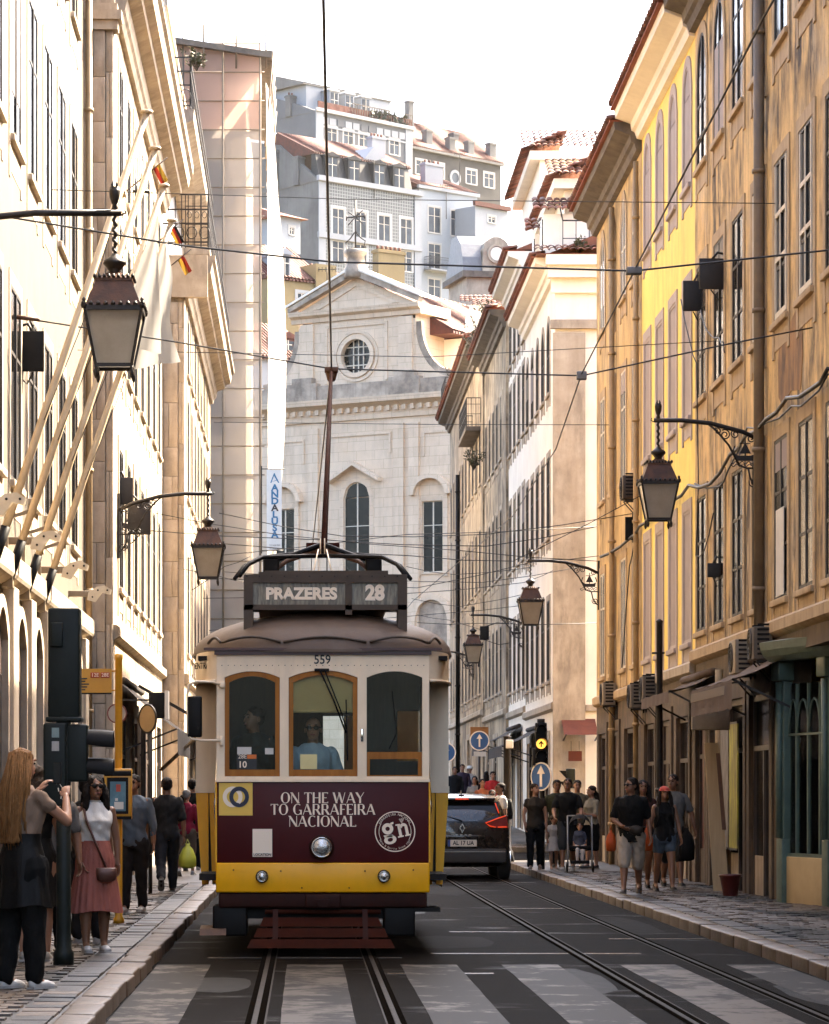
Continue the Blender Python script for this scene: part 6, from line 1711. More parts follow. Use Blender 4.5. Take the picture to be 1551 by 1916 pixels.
def remesh(mb, vox, smooth=4, jitter=0.0, jscale=14.0):
    """one closed skin round everything that was collected"""
    me = mb.mesh('tmp')
    o = bpy.data.objects.new('tmp', me)
    m = o.modifiers.new('r', 'REMESH'); m.mode = 'VOXEL'; m.voxel_size = vox; m.use_smooth_shade = True
    s_ = o.modifiers.new('s', 'SMOOTH'); s_.iterations = smooth; s_.factor = 0.5
    r = evaluated(o)
    bpy.data.objects.remove(o); bpy.data.meshes.remove(me)
    n = len(r.vertices)
    if jitter and n:
        co = np.empty(n*3, dtype=np.float32); no = np.empty(n*3, dtype=np.float32)
        r.vertices.foreach_get('co', co); r.vertices.foreach_get('normal', no)
        co = co.reshape(-1,3); no = no.reshape(-1,3); q = co*jscale*2.2
        w = np.sin(q[:,0]*1.7+q[:,2]*.9+1.3*np.sin(q[:,1]*.8+q[:,2]*.5))*np.cos(q[:,1]*1.3-q[:,2]*.6+np.sin(q[:,0]*.7)) + .5*np.sin(q[:,2]*1.1+2*np.sin(q[:,0]*.9+q[:,1]))
        r.vertices.foreach_set('co', (co+no*(w*jitter*.6)[:,None]).astype(np.float32).ravel())
    r.polygons.foreach_set('use_smooth', [True]*len(r.polygons))
    return r
CM = {}
def clothm(c, rough=0.85):
    k = tuple(round(x,3) for x in c)
    if k not in CM:
        c = tuple(x*(0.32 if max(c) < 0.03 else 0.55 if max(c) < 0.12 else 0.8) for x in c)
        CM[k] = pm('cloth_%d' % len(CM), c, tuple(x*0.72 for x in c), 9, rough, 0.5, 22, stretch=(1,1,0.5), spec=0.2)
    return CM[k]
SKIN = [pm('skin_fair', (0.40,0.205,0.125), (0.34,0.165,0.095), 7, 0.5, 0.05, 60), pm('skin_tan', (0.25,0.115,0.06), (0.21,0.093,0.048), 7, 0.5, 0.05, 60), pm('skin_brown', (0.17,0.073,0.036), (0.14,0.058,0.028), 7, 0.48, 0.05, 60)]
def hairm(c):
    k = ('h',)+tuple(c)
    if k not in CM: CM[k] = pm('hair_%d' % len(CM), tuple(x*0.6 for x in c), tuple(x*0.25 for x in c), 26, 0.6, 0.5, 40, stretch=(5,5,0.35), spec=0.12)
    return CM[k]
def hand_mesh(mb, wrist, d, palm_n, L, curl=0.35, side=1, thumb=0.6):
    """palm, four fingers of unequal length with two bends, thumb leaving the side of the palm"""
    d = Vector(d).normalized(); nrm = Vector(palm_n); nrm = (nrm-d*nrm.dot(d)).normalized(); sx = d.cross(nrm).normalized()*side
    w = Vector(wrist); pl = L*0.50
    rot = Matrix((sx, nrm, d)).transposed()
    ell(mb, w+d*pl*0.55, L*0.21, L*0.085, pl*0.62, 10, 8, rot)
    for i, (off, ln) in enumerate(((-0.155,0.42),(-0.052,0.50),(0.052,0.47),(0.15,0.37))):
        p = w+d*pl*0.92+sx*L*off; a = 0; pts = [p-d*L*0.08, p]
        for q in range(3):
            a += curl*(0.6+0.35*q)
            p = p+(d*cos(a)+nrm*sin(a))*L*ln*(0.42,0.33,0.25)[q]; pts.append(p)
        mb.tube(pts, [L*0.052,L*0.050,L*0.047,L*0.042,L*0.032], 6)
    p = w+d*pl*0.25-sx*L*0.17; p2 = p+(d*0.75-sx*0.55*thumb+nrm*0.35*curl)*L*0.25; p3 = p2+(d*0.95+nrm*0.4*curl-sx*0.1)*L*0.2
    mb.tube([w+d*pl*0.15-sx*L*0.06, p, p2, p3], [L*0.06,L*0.062,L*0.05,L*0.036], 6)
NPEOPLE = [0]
def person(label, loc, rot, H, sex='m', skin=0, lean=0.0, head=(0,0), arms=None, legs=((4,2),(-2,4)), top=None, sleeve=0.55, bottom=None, bl='long', shoe=(0.6,0.58,0.55),
           hair='short', hc=(0.03,0.02,0.015), hlen=0.72, extra=None, vox=0.013, group='people in the street', hem=0.47, face=True, build=1.0, skirt=None, cropped=False, fist=(0.45,0.45), wide=1.0, nolegs=False):
    root = thing('person', label, 'person', loc, rot, group)
    m_ = sex == 'm'
    sh, hw = (0.106, 0.050) if m_ else (0.092, 0.052)
    rings = [(.455,.080,.062,0),(.50,.094,.068,0),(.535,.094,.068,0),(.60,.082,.060,-.002),(.68,.094,.066,-.004),(.75,.105,.070,-.002),(.79,.103,.058,0),(.822,.074,.044,.002),(.842,.038,.034,.004)] if m_ else \
            [(.455,.084,.066,0),(.50,.099,.073,0),(.535,.094,.070,0),(.61,.068,.053,-.002),(.67,.076,.056,-.005),(.735,.086,.072,-.012),(.78,.088,.054,0),(.815,.056,.042,.002),(.84,.030,.030,.004)]
    rings = [(a, b*build, c*build, d) for (a, b, c, d) in rings]
    le = R(lean); piv = 0.52
    def T_(p):   # lean of the upper body about the hips, forward is -y
        x, y, z = p; dz = z-piv
        if dz <= 0: return Vector((x*H, y*H, z*H))
        return Vector((x*H, (y*cos(le)-dz*sin(le))*H, (piv+y*sin(le)*0+dz*cos(le))*H))
    def torso(mb, inf, z0, z1, flare=0.0):
        sel = [r for r in rings if z0-1e-4 <= r[0] <= z1+1e-4]
        ext = []
        if z0 < rings[0][0]: ext = [(z0, rings[0][1]+flare, rings[0][2]+flare, 0)]
        elif not any(abs(r[0]-z0) < 1e-3 for r in sel):
            lo = max([r for r in rings if r[0] <= z0], key=lambda r: r[0]); hi = min([r for r in rings if r[0] > z0], key=lambda r: r[0]); t = (z0-lo[0])/(hi[0]-lo[0])
            ext = [(z0, lo[1]+(hi[1]-lo[1])*t, lo[2]+(hi[2]-lo[2])*t, lo[3])]
        rr = []
        for (z, rx, ry, cy_) in ext+sel:
            rr.append([T_(((rx+inf)*cos(2*pi*k/18), cy_+(ry+inf)*sin(2*pi*k/18), z)) for k in range(18)])
        mb.loft(rr)
    ar = arms or (((-.22,-.02,-1),(-.06,-.22,-1)), ((.22,-.02,-1),(.06,-.22,-1)))
    AR = []
    for i, (du, df) in enumerate(ar):
        s_ = -1 if i == 0 else 1
        S_ = T_((s_*sh, 0.004, 0.792)); E_ = S_+Vector(du).normalized()*0.165*H; W_ = E_+Vector(df).normalized()*0.145*H
        AR.append((S_, E_, W_, Vector(df).normalized(), s_))
    LG = []
    for i, (hf, kb) in enumerate(legs):
        s_ = -1 if i == 0 else 1
        Hp = Vector((s_*hw*H, 0, 0.50*H)); a = R(hf); K = Hp+Vector((s_*0.004*H, -sin(a), -cos(a)))*0.235*H
        K.x = Hp.x+s_*0.003*H
        a2 = R(hf-kb); An = K+Vector((0, -sin(a2), -cos(a2)))*0.222*H
        pitch = R(max(-40, min(18, (hf-kb)))) if hf-kb < -14 else 0.0
        LG.append((Hp, K, An, pitch, s_))
    drop = min(l[2].z-0.043*H-(0.06*H*abs(sin(l[3]))) for l in LG)
    k_ = 0.9 if not m_ else 1.0
    sk = MB(); torso(sk, 0, 0.455, 0.84)
    if not nolegs:
        for (Hp, K, An, pt, s_) in LG:
            capsule(sk, Hp, K, .060*H*build*(1.02 if not m_ else 1), .036*H); mid = K.lerp(An, 0.32)+Vector((0,0.007*H,0))
            capsule(sk, K, mid, .034*H, .036*H); capsule(sk, mid, An, .035*H, .020*H)
            capsule(sk, An, An+Vector((0,-0.06*H,-0.028*H)), .021*H, .016*H)
    for (S_, E_, W_, d, s_) in AR:
        ell(sk, S_, .031*H*k_, .031*H*k_, .031*H*k_); capsule(sk, S_, E_, .030*H*k_*build, .025*H*k_); mid = E_.lerp(W_, .25)
        capsule(sk, E_, mid, .0245*H*k_, .0245*H*k_); capsule(sk, mid, W_, .024*H*k_, .0155*H*k_)
    nb = T_((0,0.004,0.815)); hc_ = T_((0,-0.006,0.922)); capsule(sk, nb, nb.lerp(hc_, 0.75), .033*H*k_, .031*H*k_)
    yaw, pitch = R(head[0]), R(head[1]); hr = Matrix.Rotation(yaw, 3, 'Z') @ Matrix.Rotation(-pitch, 3, 'X')
    def hp(x, y, z): return hc_ + hr @ Vector((x*H, y*H, z*H))
    hk = 1.0 if H > 1.3 else 1.45
    ell(sk, hp(0,.006,.016), .044*H*hk, .053*H*hk, .050*H*hk, 14, 10, hr); ell(sk, hp(0,-.014,-.022), .036*H*hk, .040*H*hk, .042*H*hk, 14, 10, hr)
    ell(sk, hp(0,-.038*hk,-.050*hk), .017*H, .014*H, .012*H, 8, 6, hr)
    body = remesh(sk, vox, 3)
    fine = MB()
    capsule(fine, hp(0,-.050*hk,.006), hp(0,-.060*hk,-.014), .006*H, .0095*H, 8); ell(fine, hp(0,-.047*hk,.020), .032*H, .010*H, .006*H, 10, 6, hr)
    ell(fine, hp(0,-.0515*hk,-.031*hk), .014*H, .006*H, .0045*H, 10, 6, hr)
    for s_ in (-1, 1): ell(fine, hp(s_*.045*hk,.008,-.004), .006*H, .013*H, .018*H, 8, 6, hr)
    for i, (S_, E_, W_, d, s_) in enumerate(AR):
        pn = Vector((-s_*0.9,-0.4,0)) if d.z < 0.3 else Vector((-s_*0.5,-0.85,0.0))
        hand_mesh(fine, W_-d*0.01*H, d, pn, 0.105*H*k_, fist[i], s_ )
    fm = remesh(fine, vox*0.42 if vox < 0.016 else vox*0.6, 1)
    bm = bmesh.new(); bm.from_mesh(body); bm.from_mesh(fm)
    bm.to_mesh(body); bm.free(); bpy.data.meshes.remove(fm)
    body.polygons.foreach_set('use_smooth', [True]*len(body.polygons))
    Z0 = Vector((0,0,-drop if not nolegs else 0))
    def put(nm, me, mat, lab=None, parent=None):
        if isinstance(me, MB): me = me.mesh(nm)
        me.transform(Matrix.Translation(Z0)); me.name = nm
        return mk(nm, me, mat, parent or root, lab)
    put('body', body, SKIN[skin])
    # clothes
    cj = 0.010
    if bottom:
        b = MB(); torso(b, .007, .455, .60 if not m_ else .575)
        zc = {'long': 0.96, 'short': 0.99, 'hot': 0.4}[bl]
        if not nolegs:
            for (Hp, K, An, pt, s_) in LG:
                r0 = .067*H*build*wide; r1 = (.048*H if m_ or bl == 'short' else .046*H)*wide
                if bl == 'long': capsule(b, Hp, K, r0, r1); capsule(b, K, K.lerp(An, zc), r1*1.02, (.038*H if m_ else .037*H)*wide)
                elif bl == 'short': capsule(b, Hp, Hp.lerp(K, 1.04), r0*1.0, .053*H)
                else: capsule(b, Hp, Hp.lerp(K, 0.45), r0*1.02, .057*H)
        put('trousers' if bl == 'long' else 'shorts', remesh(b, vox, 3, cj, 11), clothm(bottom))
    if skirt:
        c_, z1, z0, w1, pl = skirt
        n = pl*4; rr = []
        for j in range(11):
            t = j/10; z = z1+(z0-z1)*t
            bx_ = float(np.interp(z, [r[0] for r in rings], [r[1] for r in rings])) if z > .455 else 0; by_ = float(np.interp(z, [r[0] for r in rings], [r[2] for r in rings])) if z > .455 else 0
            rx = max(.074+(w1-.074)*t**0.8, bx_+.014); ry = max(.058+(w1*0.72-.058)*t**0.8, by_+.014); ring = []
            for k in range(n):
                a = 2*pi*k/n; ww = 1+0.075*t*(2*abs(((a*pl/(2*pi))%1.0)*2-1)-1)+0.02*t*mnoise.noise(Vector((cos(a)*3,sin(a)*3,t)))
                ring.append(Vector((rx*ww*cos(a)*H, ry*ww*sin(a)*H, z*H+0.008*H*t*sin(a*3))))
            rr.append(ring)
        b = MB(); b.loft(rr, True, cap=False); put('skirt', b, clothm(c_, 0.6))
    if top:
        b = MB(); torso(b, .010, hem, .842, .006)
        for (S_, E_, W_, d, s_) in AR:
            if sleeve <= 0: continue
            r0 = .0345*H*k_*build; ell(b, S_, r0, r0, r0)
            if sleeve <= 1: capsule(b, S_, S_.lerp(E_, sleeve), r0, .0365*H*k_)
            else: capsule(b, S_, E_, r0, .033*H*k_); capsule(b, E_, E_.lerp(W_, sleeve-1), .032*H*k_, .024*H*k_)
        put('shirt', remesh(b, vox, 3, cj, 13), clothm(top))
    if not nolegs and shoe:
        for (Hp, K, An, pt, s_) in LG:
            rm = Matrix.Rotation(-pt*1.1, 3, 'X')
            b = MB(); base = An
            def fp(x, y, z): return base + rm @ Vector((x*H, y*H, z*H))
            ell(b, fp(0,-.045,-.026), .026*H, .058*H, .020*H, 12, 8, rm); ell(b, fp(0,.004,-.018), .025*H, .030*H, .030*H, 12, 8, rm); ell(b, fp(s_*.003,-.085,-.030), .025*H, .030*H, .014*H, 12, 8, rm)
            so_ = put('shoe', remesh(b, min(vox,0.011), 2), clothm(shoe, 0.5))
            b = MB(); pts = [(.022,.028),(.026,-.01),(.024,-.05),(.029,-.085),(.018,-.115),(-.018,-.115),(-.029,-.085),(-.024,-.05),(-.026,-.01),(-.022,.028)]
            b.add([fp(x,y,z) for z in (-.044,-.033) for (x,y) in pts], [tuple(range(9,-1,-1)), tuple(range(10,20))]+[(i,(i+1)%10,10+(i+1)%10,10+i) for i in range(10)])
            b2 = b.mesh('sole'); put('sole', b2, clothm((0.5,0.48,0.45) if sum(shoe) > 0.6 else (0.25,0.23,0.2)), None, None)
    # hair
    if hair != 'bald':
        b = MB()
        ell(b, hp(0,.014,.026), .049*H*hk, .056*H*hk, .046*H*hk, 16, 12, hr); ell(b, hp(0,.030,.002), .046*H*hk, .036*H*hk, .046*H*hk, 14, 10, hr)
        if hair in ('long', 'loose'):
            top_ = hp(0,.03,.0); n = 20; rr = []
            for j in range(9):
                t = j/8; z = top_.z*(1-t)+hlen*H*t
                yb = top_.y+(.012+.030*sin(min(t*1.6,1)*pi/2))*H + (T_((0,.05,hlen)).y-top_.y)*t*0.5
                ring = []
                for k in range(n):
                    a = 2*pi*k/n; g_ = 1+0.10*sin(a*7+t*2)*t
                    ring.append(Vector((top_.x*(1-t)+(.050+.020*t-.018*t*t)*H*cos(a)*g_, yb+(.026-.008*t)*H*sin(a)*g_, z)))
                rr.append(ring)
            b.loft(rr)
            if hair == 'loose':
                for s_ in (-1, 1): b.tube([hp(s_*.044,.0,.02), hp(s_*.055,-.012,-.04), hp(s_*.062,-.018,-.11), hp(s_*.058,-.022,-.17)], [.018*H,.022*H,.020*H,.008*H], 8)
        ho = put('hair', remesh(b, vox*0.9, 2, 0.006, 30), hairm(hc))
        if hair in ('long', 'loose') and vox < 0.0115:       # loose strands over the mass of hair
            sb = MB(); tp = hp(0,.02,.05); bz = hlen*H
            for i in range(150):
                a = random.uniform(-.25, pi+.25); r_ = random.uniform(.95,1.12); q0 = hp(.046*cos(a)*r_, .012+.052*sin(a)*r_, .03+random.uniform(-.03,.03)); e_ = Vector((q0.x+random.uniform(-.02,.02)*H, max(q0.y, tp.y)+random.uniform(.0,.028)*H+.012*H, bz+random.uniform(-.03,.10)*H))
                m1 = q0.lerp(e_, .4)+Vector((cos(a)*.016*H, .018*H, 0)); m2 = q0.lerp(e_, .75)+Vector((random.uniform(-.012,.012)*H, .014*H, 0))
                sb.tube([q0, m1, m2, e_], [.0035*H,.004*H,.0035*H,.001*H], 4)
            put('hair_strands', sb, hairm(tuple(min(1,x*1.35) for x in hc)))
    if face:
        for s_ in (-1, 1):
            e = MB(); ell(e, hp(s_*.018*hk,-.0475*hk,.008), .0075*H, .004*H, .0045*H, 8, 6, hr); put('eye', e, M['black'])
        bl_ = MB()
        for s_ in (-1, 1): bl_.tube([hp(s_*.009,-.053*hk,.021), hp(s_*.019,-.052*hk,.0245), hp(s_*.029,-.045*hk,.020)], .0028*H, 5)
        put('eyebrows', bl_, hairm(hc))
        lp = MB(); lp.tube([hp(-.013,-.0525*hk,-.031*hk), hp(0,-.0575*hk,-.0305*hk), hp(.013,-.0525*hk,-.031*hk)], .0042*H, 6); put('lips', lp, pm('lips', (0.30,0.09,0.07), (0.26,0.08,0.06), 9, 0.45))
    ctx = dict(root=root, H=H, T=T_, hp=hp, hr=hr, AR=AR, LG=LG, put=put, Z0=Z0, torso=torso, vox=vox, hk=hk)
    for f in (extra or []): f(ctx)
    return root
# --- small belongings worn by people
def sunglasses(c):
    b = MB(); H = c['H']; hp = c['hp']
    for s_ in (-1, 1):
        ell(b, hp(s_*.019,-.054,.008), .0155*H, .005*H, .0125*H, 12, 6, c['hr']); b.tube([hp(s_*.033,-.050,.011), hp(s_*.047,.0,.008)], .003*H, 5)
    b.tube([hp(-.008,-.057,.010), hp(.008,-.057,.010)], .003*H, 5); c['put']('sunglasses', b, M['black'])
def cap_hat(col, back=False):
    def f(c):
        H = c['H']; hp = c['hp']; b = MB(); s_ = 1 if back else -1
        rr = []
        for j in range(7):
            a = j/6*pi/2; rr.append([hp(.051*cos(a)*cos(2*pi*k/16), .008+.058*cos(a)*sin(2*pi*k/16), .022+.050*sin(a)) for k in range(16)])
        b.loft(rr); v = []
        for k in range(9):
            t = pi*k/8; v.append(hp(.047*cos(t), .008+s_*(.05+.042*sin(t)), .024-.008*sin(t)))
        v2 = [hp(.047*cos(pi*k/8), .008+s_*.045*abs(sin(pi*k/8)), .027) for k in range(9)]
        b.add(v+v2, [(i,i+1,10+i,9+i) for i in range(8)], True)
        c['put']('cap', b, clothm(col))
    return f
def bucket_hat(col):
    def f(c):
        hp = c['hp']; b = MB(); rr = []
        for (r, z) in ((.074,.012),(.056,.03),(.052,.055),(.045,.068),(.01,.07)): rr.append([hp(r*cos(2*pi*k/16), .006+r*1.12*sin(2*pi*k/16), z) for k in range(16)])
        b.loft(rr); c['put']('hat', b, clothm(col))
    return f
def belt_bag(col, side=1):
    def f(c):
        H = c['H']; b = MB(); ell(b, c['T']((side*.045,-.085,.55)), .062*H, .03*H, .042*H); c['put']('belt_bag', b, clothm(col, 0.6))
        s_ = MB(); s_.tube([c['T']((.118*cos(a),.088*sin(a),.575)) for a in np.linspace(0,2*pi,20)], .008*H, 6, cap=False); c['put']('belt', s_, clothm(col, 0.6))
    return f
def backpack(col):
    def f(c):
        H = c['H']; b = MB(); b.loft([[c['T']((w*cos(2*pi*k/16), .10+d*sin(2*pi*k/16), z)) for k in range(16)] for (z,w,d) in ((.56,.05,.03),(.57,.075,.05),(.66,.085,.06),(.75,.08,.05),(.80,.05,.03))]); c['put']('backpack', b, clothm(col, 0.7))
        for s_ in (-1, 1):
            q = MB(); q.tube([c['T']((s_*.06,.07,.79)), c['T']((s_*.068,.0,.825)), c['T']((s_*.066,-.066,.78)), c['T']((s_*.066,-.085,.70)), c['T']((s_*.085,-.02,.60))], .010*H, 6); c['put']('strap', q, clothm(col, 0.7))
    return f
def shoulder_bag(col, x=0.09, z=0.46, sgn=1):
    def f(c):
        H = c['H']; b = MB()
        b.loft([[c['T']((x+w*cos(2*pi*k/16), -.105+d*sin(2*pi*k/16), zz)) for k in range(16)] for (zz,w,d) in ((z-.045,.03,.012),(z-.035,.052,.024),(z,.060,.026),(z+.03,.058,.02),(z+.034,.05,.012))]); bg = c['put']('shoulder_bag', b, pm('brown_leather', (0.10,0.035,0.022), (0.07,0.025,0.016), 8, 0.45, 0.2, 40))
        q = MB(); q.tube([c['T']((x,-.10,z+.03)), c['T']((-sgn*.02,-.105,.62)), c['T']((-sgn*.065,-.088,.74)), c['T']((-sgn*.075,-.02,.835)), c['T']((-sgn*.06,.06,.78)), c['T']((x,.06,.56)), c['T']((x+.05,-.03,z+.04))], .007*H, 6)
        c['put']('strap', q, pm('brown_leather', (0.10,0.035,0.022)))
    return f

# ---- left pavement
PZ = 0.12
FWD = ((-.3,-.55,-.62),(.35,-.45,.85))
def phone_extra(c):
    H = c['H']; p = (c['AR'][0][2]+c['AR'][1][2])/2 + Vector((0,-.03*H,.075*H)); b = MB(); b.bevbox(p.x-.036, p.x+.036, p.y-.006, p.y+.006, p.z-.07, p.z+.085, .006)
    # the phone itself stays a thing of its own, see below
    PH.append((c['root'], p+c['Z0'])); bpy.data.meshes  # remember where the hands hold it
PH = []
x, z = PX(42, 1850, 23.4)
P1 = person('woman with very long fair hair in black seen from behind holding up a phone', (x, 23.4, PZ), R(180-38), 1.74, 'f', 0, arms=(((-.30,-.70,-.60),(.50,-.50,.80)), ((.30,-.78,-.50),(-.42,-.50,.85))), legs=((3,2),(-4,3)),
    top=(0.30,0.20,0.135), sleeve=0.35, bottom=(0.016,0.015,0.014), bl='long', wide=1.1, shoe=(0.72,0.70,0.66), hair='long', hc=(0.40,0.185,0.062), hlen=0.60, vox=0.011, hem=0.60, face=True, fist=(0.55,0.55), head=(0,0), extra=[phone_extra], skirt=((0.015,0.014,0.013), .64, .34, .135, 9))
pr, pp = PH[0]
wp = Matrix.Translation(pr.location) @ Matrix.Rotation(pr.rotation_euler[2], 4, 'Z') @ pp
ph = thing('mobile_phone', 'dark mobile phone held up by the woman with very long hair', 'phone', wp, pr.rotation_euler[2])
b = MB(); b.bevbox(-.037,.037,-.005,.005,-.07,.085,.008); mk('case', b, M['black'], ph); b = MB(); b.box(-.033,.033,.0052,.0062,-.064,.079); mk('screen', b, pm('phone_screen', (0.02,0.03,0.035), None, 4, 0.1), ph)
x, z = PX(66, 1795, 27.3)
person('woman in a short black dress standing with her back to us beside the signal post', (x, 27.3, PZ), R(178), 1.66, 'f', 0, top=(0.02,0.018,0.017), sleeve=0.3, legs=((2,2),(-3,3)), skirt=((0.018,0.016,0.015), .62, .27, .125, 8), shoe=(0.45,0.40,0.33), hair='long', hc=(0.10,0.06,0.035), hlen=0.75, face=False, vox=0.012)
x, z = PX(100, 1788, 28.6)
person('person in a black and white patterned shirt half hidden behind the signal post', (x-0.02, 28.6, PZ), R(12), 1.62, 'm', 1, top=(0.16,0.145,0.13), sleeve=0.7, bottom=(0.02,0.02,0.02), shoe=(0.42,0.38,0.32), vox=0.014, extra=[backpack((0.02,0.02,0.02))])
def halter(c):
    H = c['H']; b = MB(); b.lathe([(0.034*H,0),(0.036*H,0.012*H),(0.034*H,0.024*H)], tuple(c['T']((0,.003,.828))), 14); c['put']('collar', b, clothm((0.62,0.58,0.52)))
def hoops(c):
    H = c['H']
    for s_ in (-1, 1):
        b = MB(); q = c['hp'](s_*.05,.002,-.038); b.tube([q+Vector((0.004*H*cos(a)*0,0.016*H*cos(a),0.016*H*sin(a))) for a in np.linspace(0,2*pi,15)], .002*H, 5, cap=False); c['put']('earring', b, chrome)
x, z = PX(178, 1782, 29.0)
person('dark haired woman in white sleeveless top and long pleated pink skirt facing the street', (x, 29.0, PZ), R(14), 1.58, 'f', 1, head=(4,2), arms=(((-.16,-.03,-1),(.28,-.30,-.9)), ((.20,.03,-1),(.04,-.10,-1))), legs=((3,2),(-2,3)), top=(0.95,0.91,0.84), sleeve=0.0, hem=0.585,
    skirt=((0.46,0.15,0.11), .625, .225, .150, 22), shoe=(0.74,0.72,0.69), hair='loose', hc=(0.022,0.014,0.010), hlen=0.72, vox=0.010, extra=[sunglasses, halter, hoops, shoulder_bag(0, .045, .44, 1)])
x, z = PX(168, 1775, 30.6)
person('person with dark hair standing right behind the woman in the pleated skirt', (x-0.02, 30.6, PZ), R(150), 1.60, 'm', 2, top=(0.05,0.045,0.04), bottom=(0.03,0.028,0.028), vox=0.016, face=False, extra=[cap_hat((0.02,0.02,0.02))])
x, z = PX(250, 1708, 39.0)
person('person in denim jacket over white shirt with dark shorts beyond the yellow stop post', (x, 39.0, PZ), R(-12), 1.66, 'm', 1, arms=(((-.2,-.1,-1),(.25,-.65,-.7)), ((.22,.05,-1),(.05,-.12,-1))), legs=((6,2),(-4,6)), top=(0.11,0.14,0.17), sleeve=1.5, bottom=(0.045,0.035,0.03), bl='long', shoe=(0.55,0.53,0.5), vox=0.013)
x, z = PX(312, 1668, 47.0)
person('man in dark shirt and trousers walking away along the left pavement', (x, 47.0, PZ), R(184), 1.70, 'm', 1, legs=((18,4),(-16,38)), arms=(((-.2,.15,-1),(-.05,-.1,-1)), ((.28,-.12,-1),(.10,-.30,-1))), top=(0.035,0.032,0.03), sleeve=0.9, bottom=(0.03,0.03,0.036), shoe=(0.10,0.07,0.05), vox=0.014, face=False)
bx = thing('carrier_bag', 'yellow green plastic carrier bag in the walking man\'s hand', 'bag', (x+0.30, 47.05, 0.46))
b = MB(); b.loft([[(w*cos(2*pi*k/14)*(1+.08*sin(k*2.1)), d*sin(2*pi*k/14), zz) for k in range(14)] for (zz,w,d) in ((0,.07,.04),(.03,.125,.07),(.16,.12,.075),(.28,.075,.05),(.33,.03,.02),(.36,.035,.02))]); mk('bag', b, pm('thin_plastic', (0.50,0.52,0.06), (0.42,0.44,0.05), 8, 0.35, 0.4, 20), bx)
b = MB(); b.tube([(-.03,0,.34),(0,0,.42),(.03,0,.34)], .008, 6); mk('handle', b, pm('thin_plastic', (0.5,0.52,0.06)), bx)
x, z = PX(349, 1640, 57.0)
person('white haired woman in a magenta jacket walking away', (x, 57.0, PZ), R(170), 1.52, 'f', 0, top=(0.30,0.018,0.045), sleeve=1.8, bottom=(0.16,0.12,0.09), bl='short', hair='short', hc=(0.55,0.53,0.5), vox=0.017, face=False, legs=((12,4),(-10,20)))
x, z = PX(360, 1630, 61.0)
person('man in black with a dark cap ahead of the woman in magenta', (x, 61.0, PZ), R(175), 1.74, 'm', 1, top=(0.02,0.02,0.02), sleeve=1.6, bottom=(0.03,0.03,0.04), vox=0.018, face=False, legs=((14,4),(-14,24)), extra=[cap_hat((0.015,0.015,0.015))])
# ---- right pavement
WALK = ((20,6),(-14,20))
x, z = PX(1181, 1673, 46.0)
person('man in black t-shirt, sunglasses and beige cargo shorts walking with a belt bag', (x, 46.0, PZ), R(-10), 1.68, 'm', 1, head=(-48,0), arms=(((-.30,-.05,-1),(.55,-.60,-.35)), ((.25,.10,-1),(.12,-.22,-1))), legs=WALK, top=(0.016,0.015,0.014), sleeve=0.75, bottom=(0.50,0.42,0.33), bl='short', shoe=(0.12,0.09,0.07), hem=0.45, build=1.1, vox=0.012, extra=[sunglasses, belt_bag((0.10,0.07,0.05), 1)])
x, z = PX(1243, 1668, 47.3)
person('woman in coral cap, black vest and denim shorts walking', (x, 47.3, PZ), R(6), 1.54, 'f', 1, head=(0,6), arms=(((-.24,.05,-1),(-.05,-.25,-1)), ((.24,-.1,-1),(.1,-.3,-.9))), legs=((-10,14),(16,6)), top=(0.014,0.013,0.013), sleeve=0.0, bottom=(0.075,0.10,0.125), bl='hot', shoe=(0.05,0.035,0.03), hair='loose', hc=(0.03,0.018,0.012), hlen=0.70, vox=0.012, extra=[cap_hat((0.80,0.13,0.09)), backpack((0.02,0.018,0.018))])
x, z = PX(1203, 1668, 48.6)
person('woman with long dark hair walking just behind the man in beige shorts', (x, 48.6, PZ), R(0), 1.64, 'f', 1, legs=((14,4),(-10,16)), top=(0.10,0.03,0.02), sleeve=0.4, bottom=(0.03,0.028,0.028), bl='hot', shoe=(0.03,0.03,0.03), hair='loose', hc=(0.02,0.013,0.01), vox=0.014)
x, z = PX(1256, 1665, 49.6)
person('man in grey t-shirt walking behind the woman in the coral cap', (x+.02, 49.6, PZ), R(4), 1.74, 'm', 1, legs=((-12,18),(16,5)), arms=(((-.3,.0,-1),(-.1,-.2,-1)), ((.42,.02,-1),(.16,-.12,-1))), head=(-30,0), top=(0.17,0.17,0.165), sleeve=0.7, bottom=(0.03,0.03,0.03), bl='short', shoe=(0.03,0.03,0.03), vox=0.014)
def stuff_sack(label, loc, col, s=1.0, name='dry_bag', cat='bag'):
    t = thing(name, label, cat, loc); b = MB()
    b.loft([[(w*s*cos(2*pi*k/14), w*s*0.7*sin(2*pi*k/14), zz*s) for k in range(14)] for (zz,w) in ((0,.05),(.02,.09),(.18,.10),(.30,.075),(.36,.03),(.40,.02))]); mk('bag', b, clothm(col, 0.5), t)
    b = MB(); b.tube([(-.02*s,0,.39*s),(0,0,.5*s),(.02*s,0,.39*s)], .008, 6); mk('strap', b, clothm(col, 0.5), t)
stuff_sack('black bag hanging from the hand of the man in the grey t-shirt', (PX(1285,0,49.4)[0], 49.4, 0.52), (0.014,0.013,0.013), 1.25)
stuff_sack('orange bag hanging beside the man in beige shorts, on his outer side', (PX(1143,0,46.2)[0], 46.2, 0.72), (0.62,0.10,0.02), 0.75)
stuff_sack('orange bag between the man in beige shorts and the woman in the coral cap', (PX(1211,0,46.6)[0], 46.6, 0.72), (0.66,0.11,0.02), 0.85)
x, z = PX(1062, 1632, 60.6)
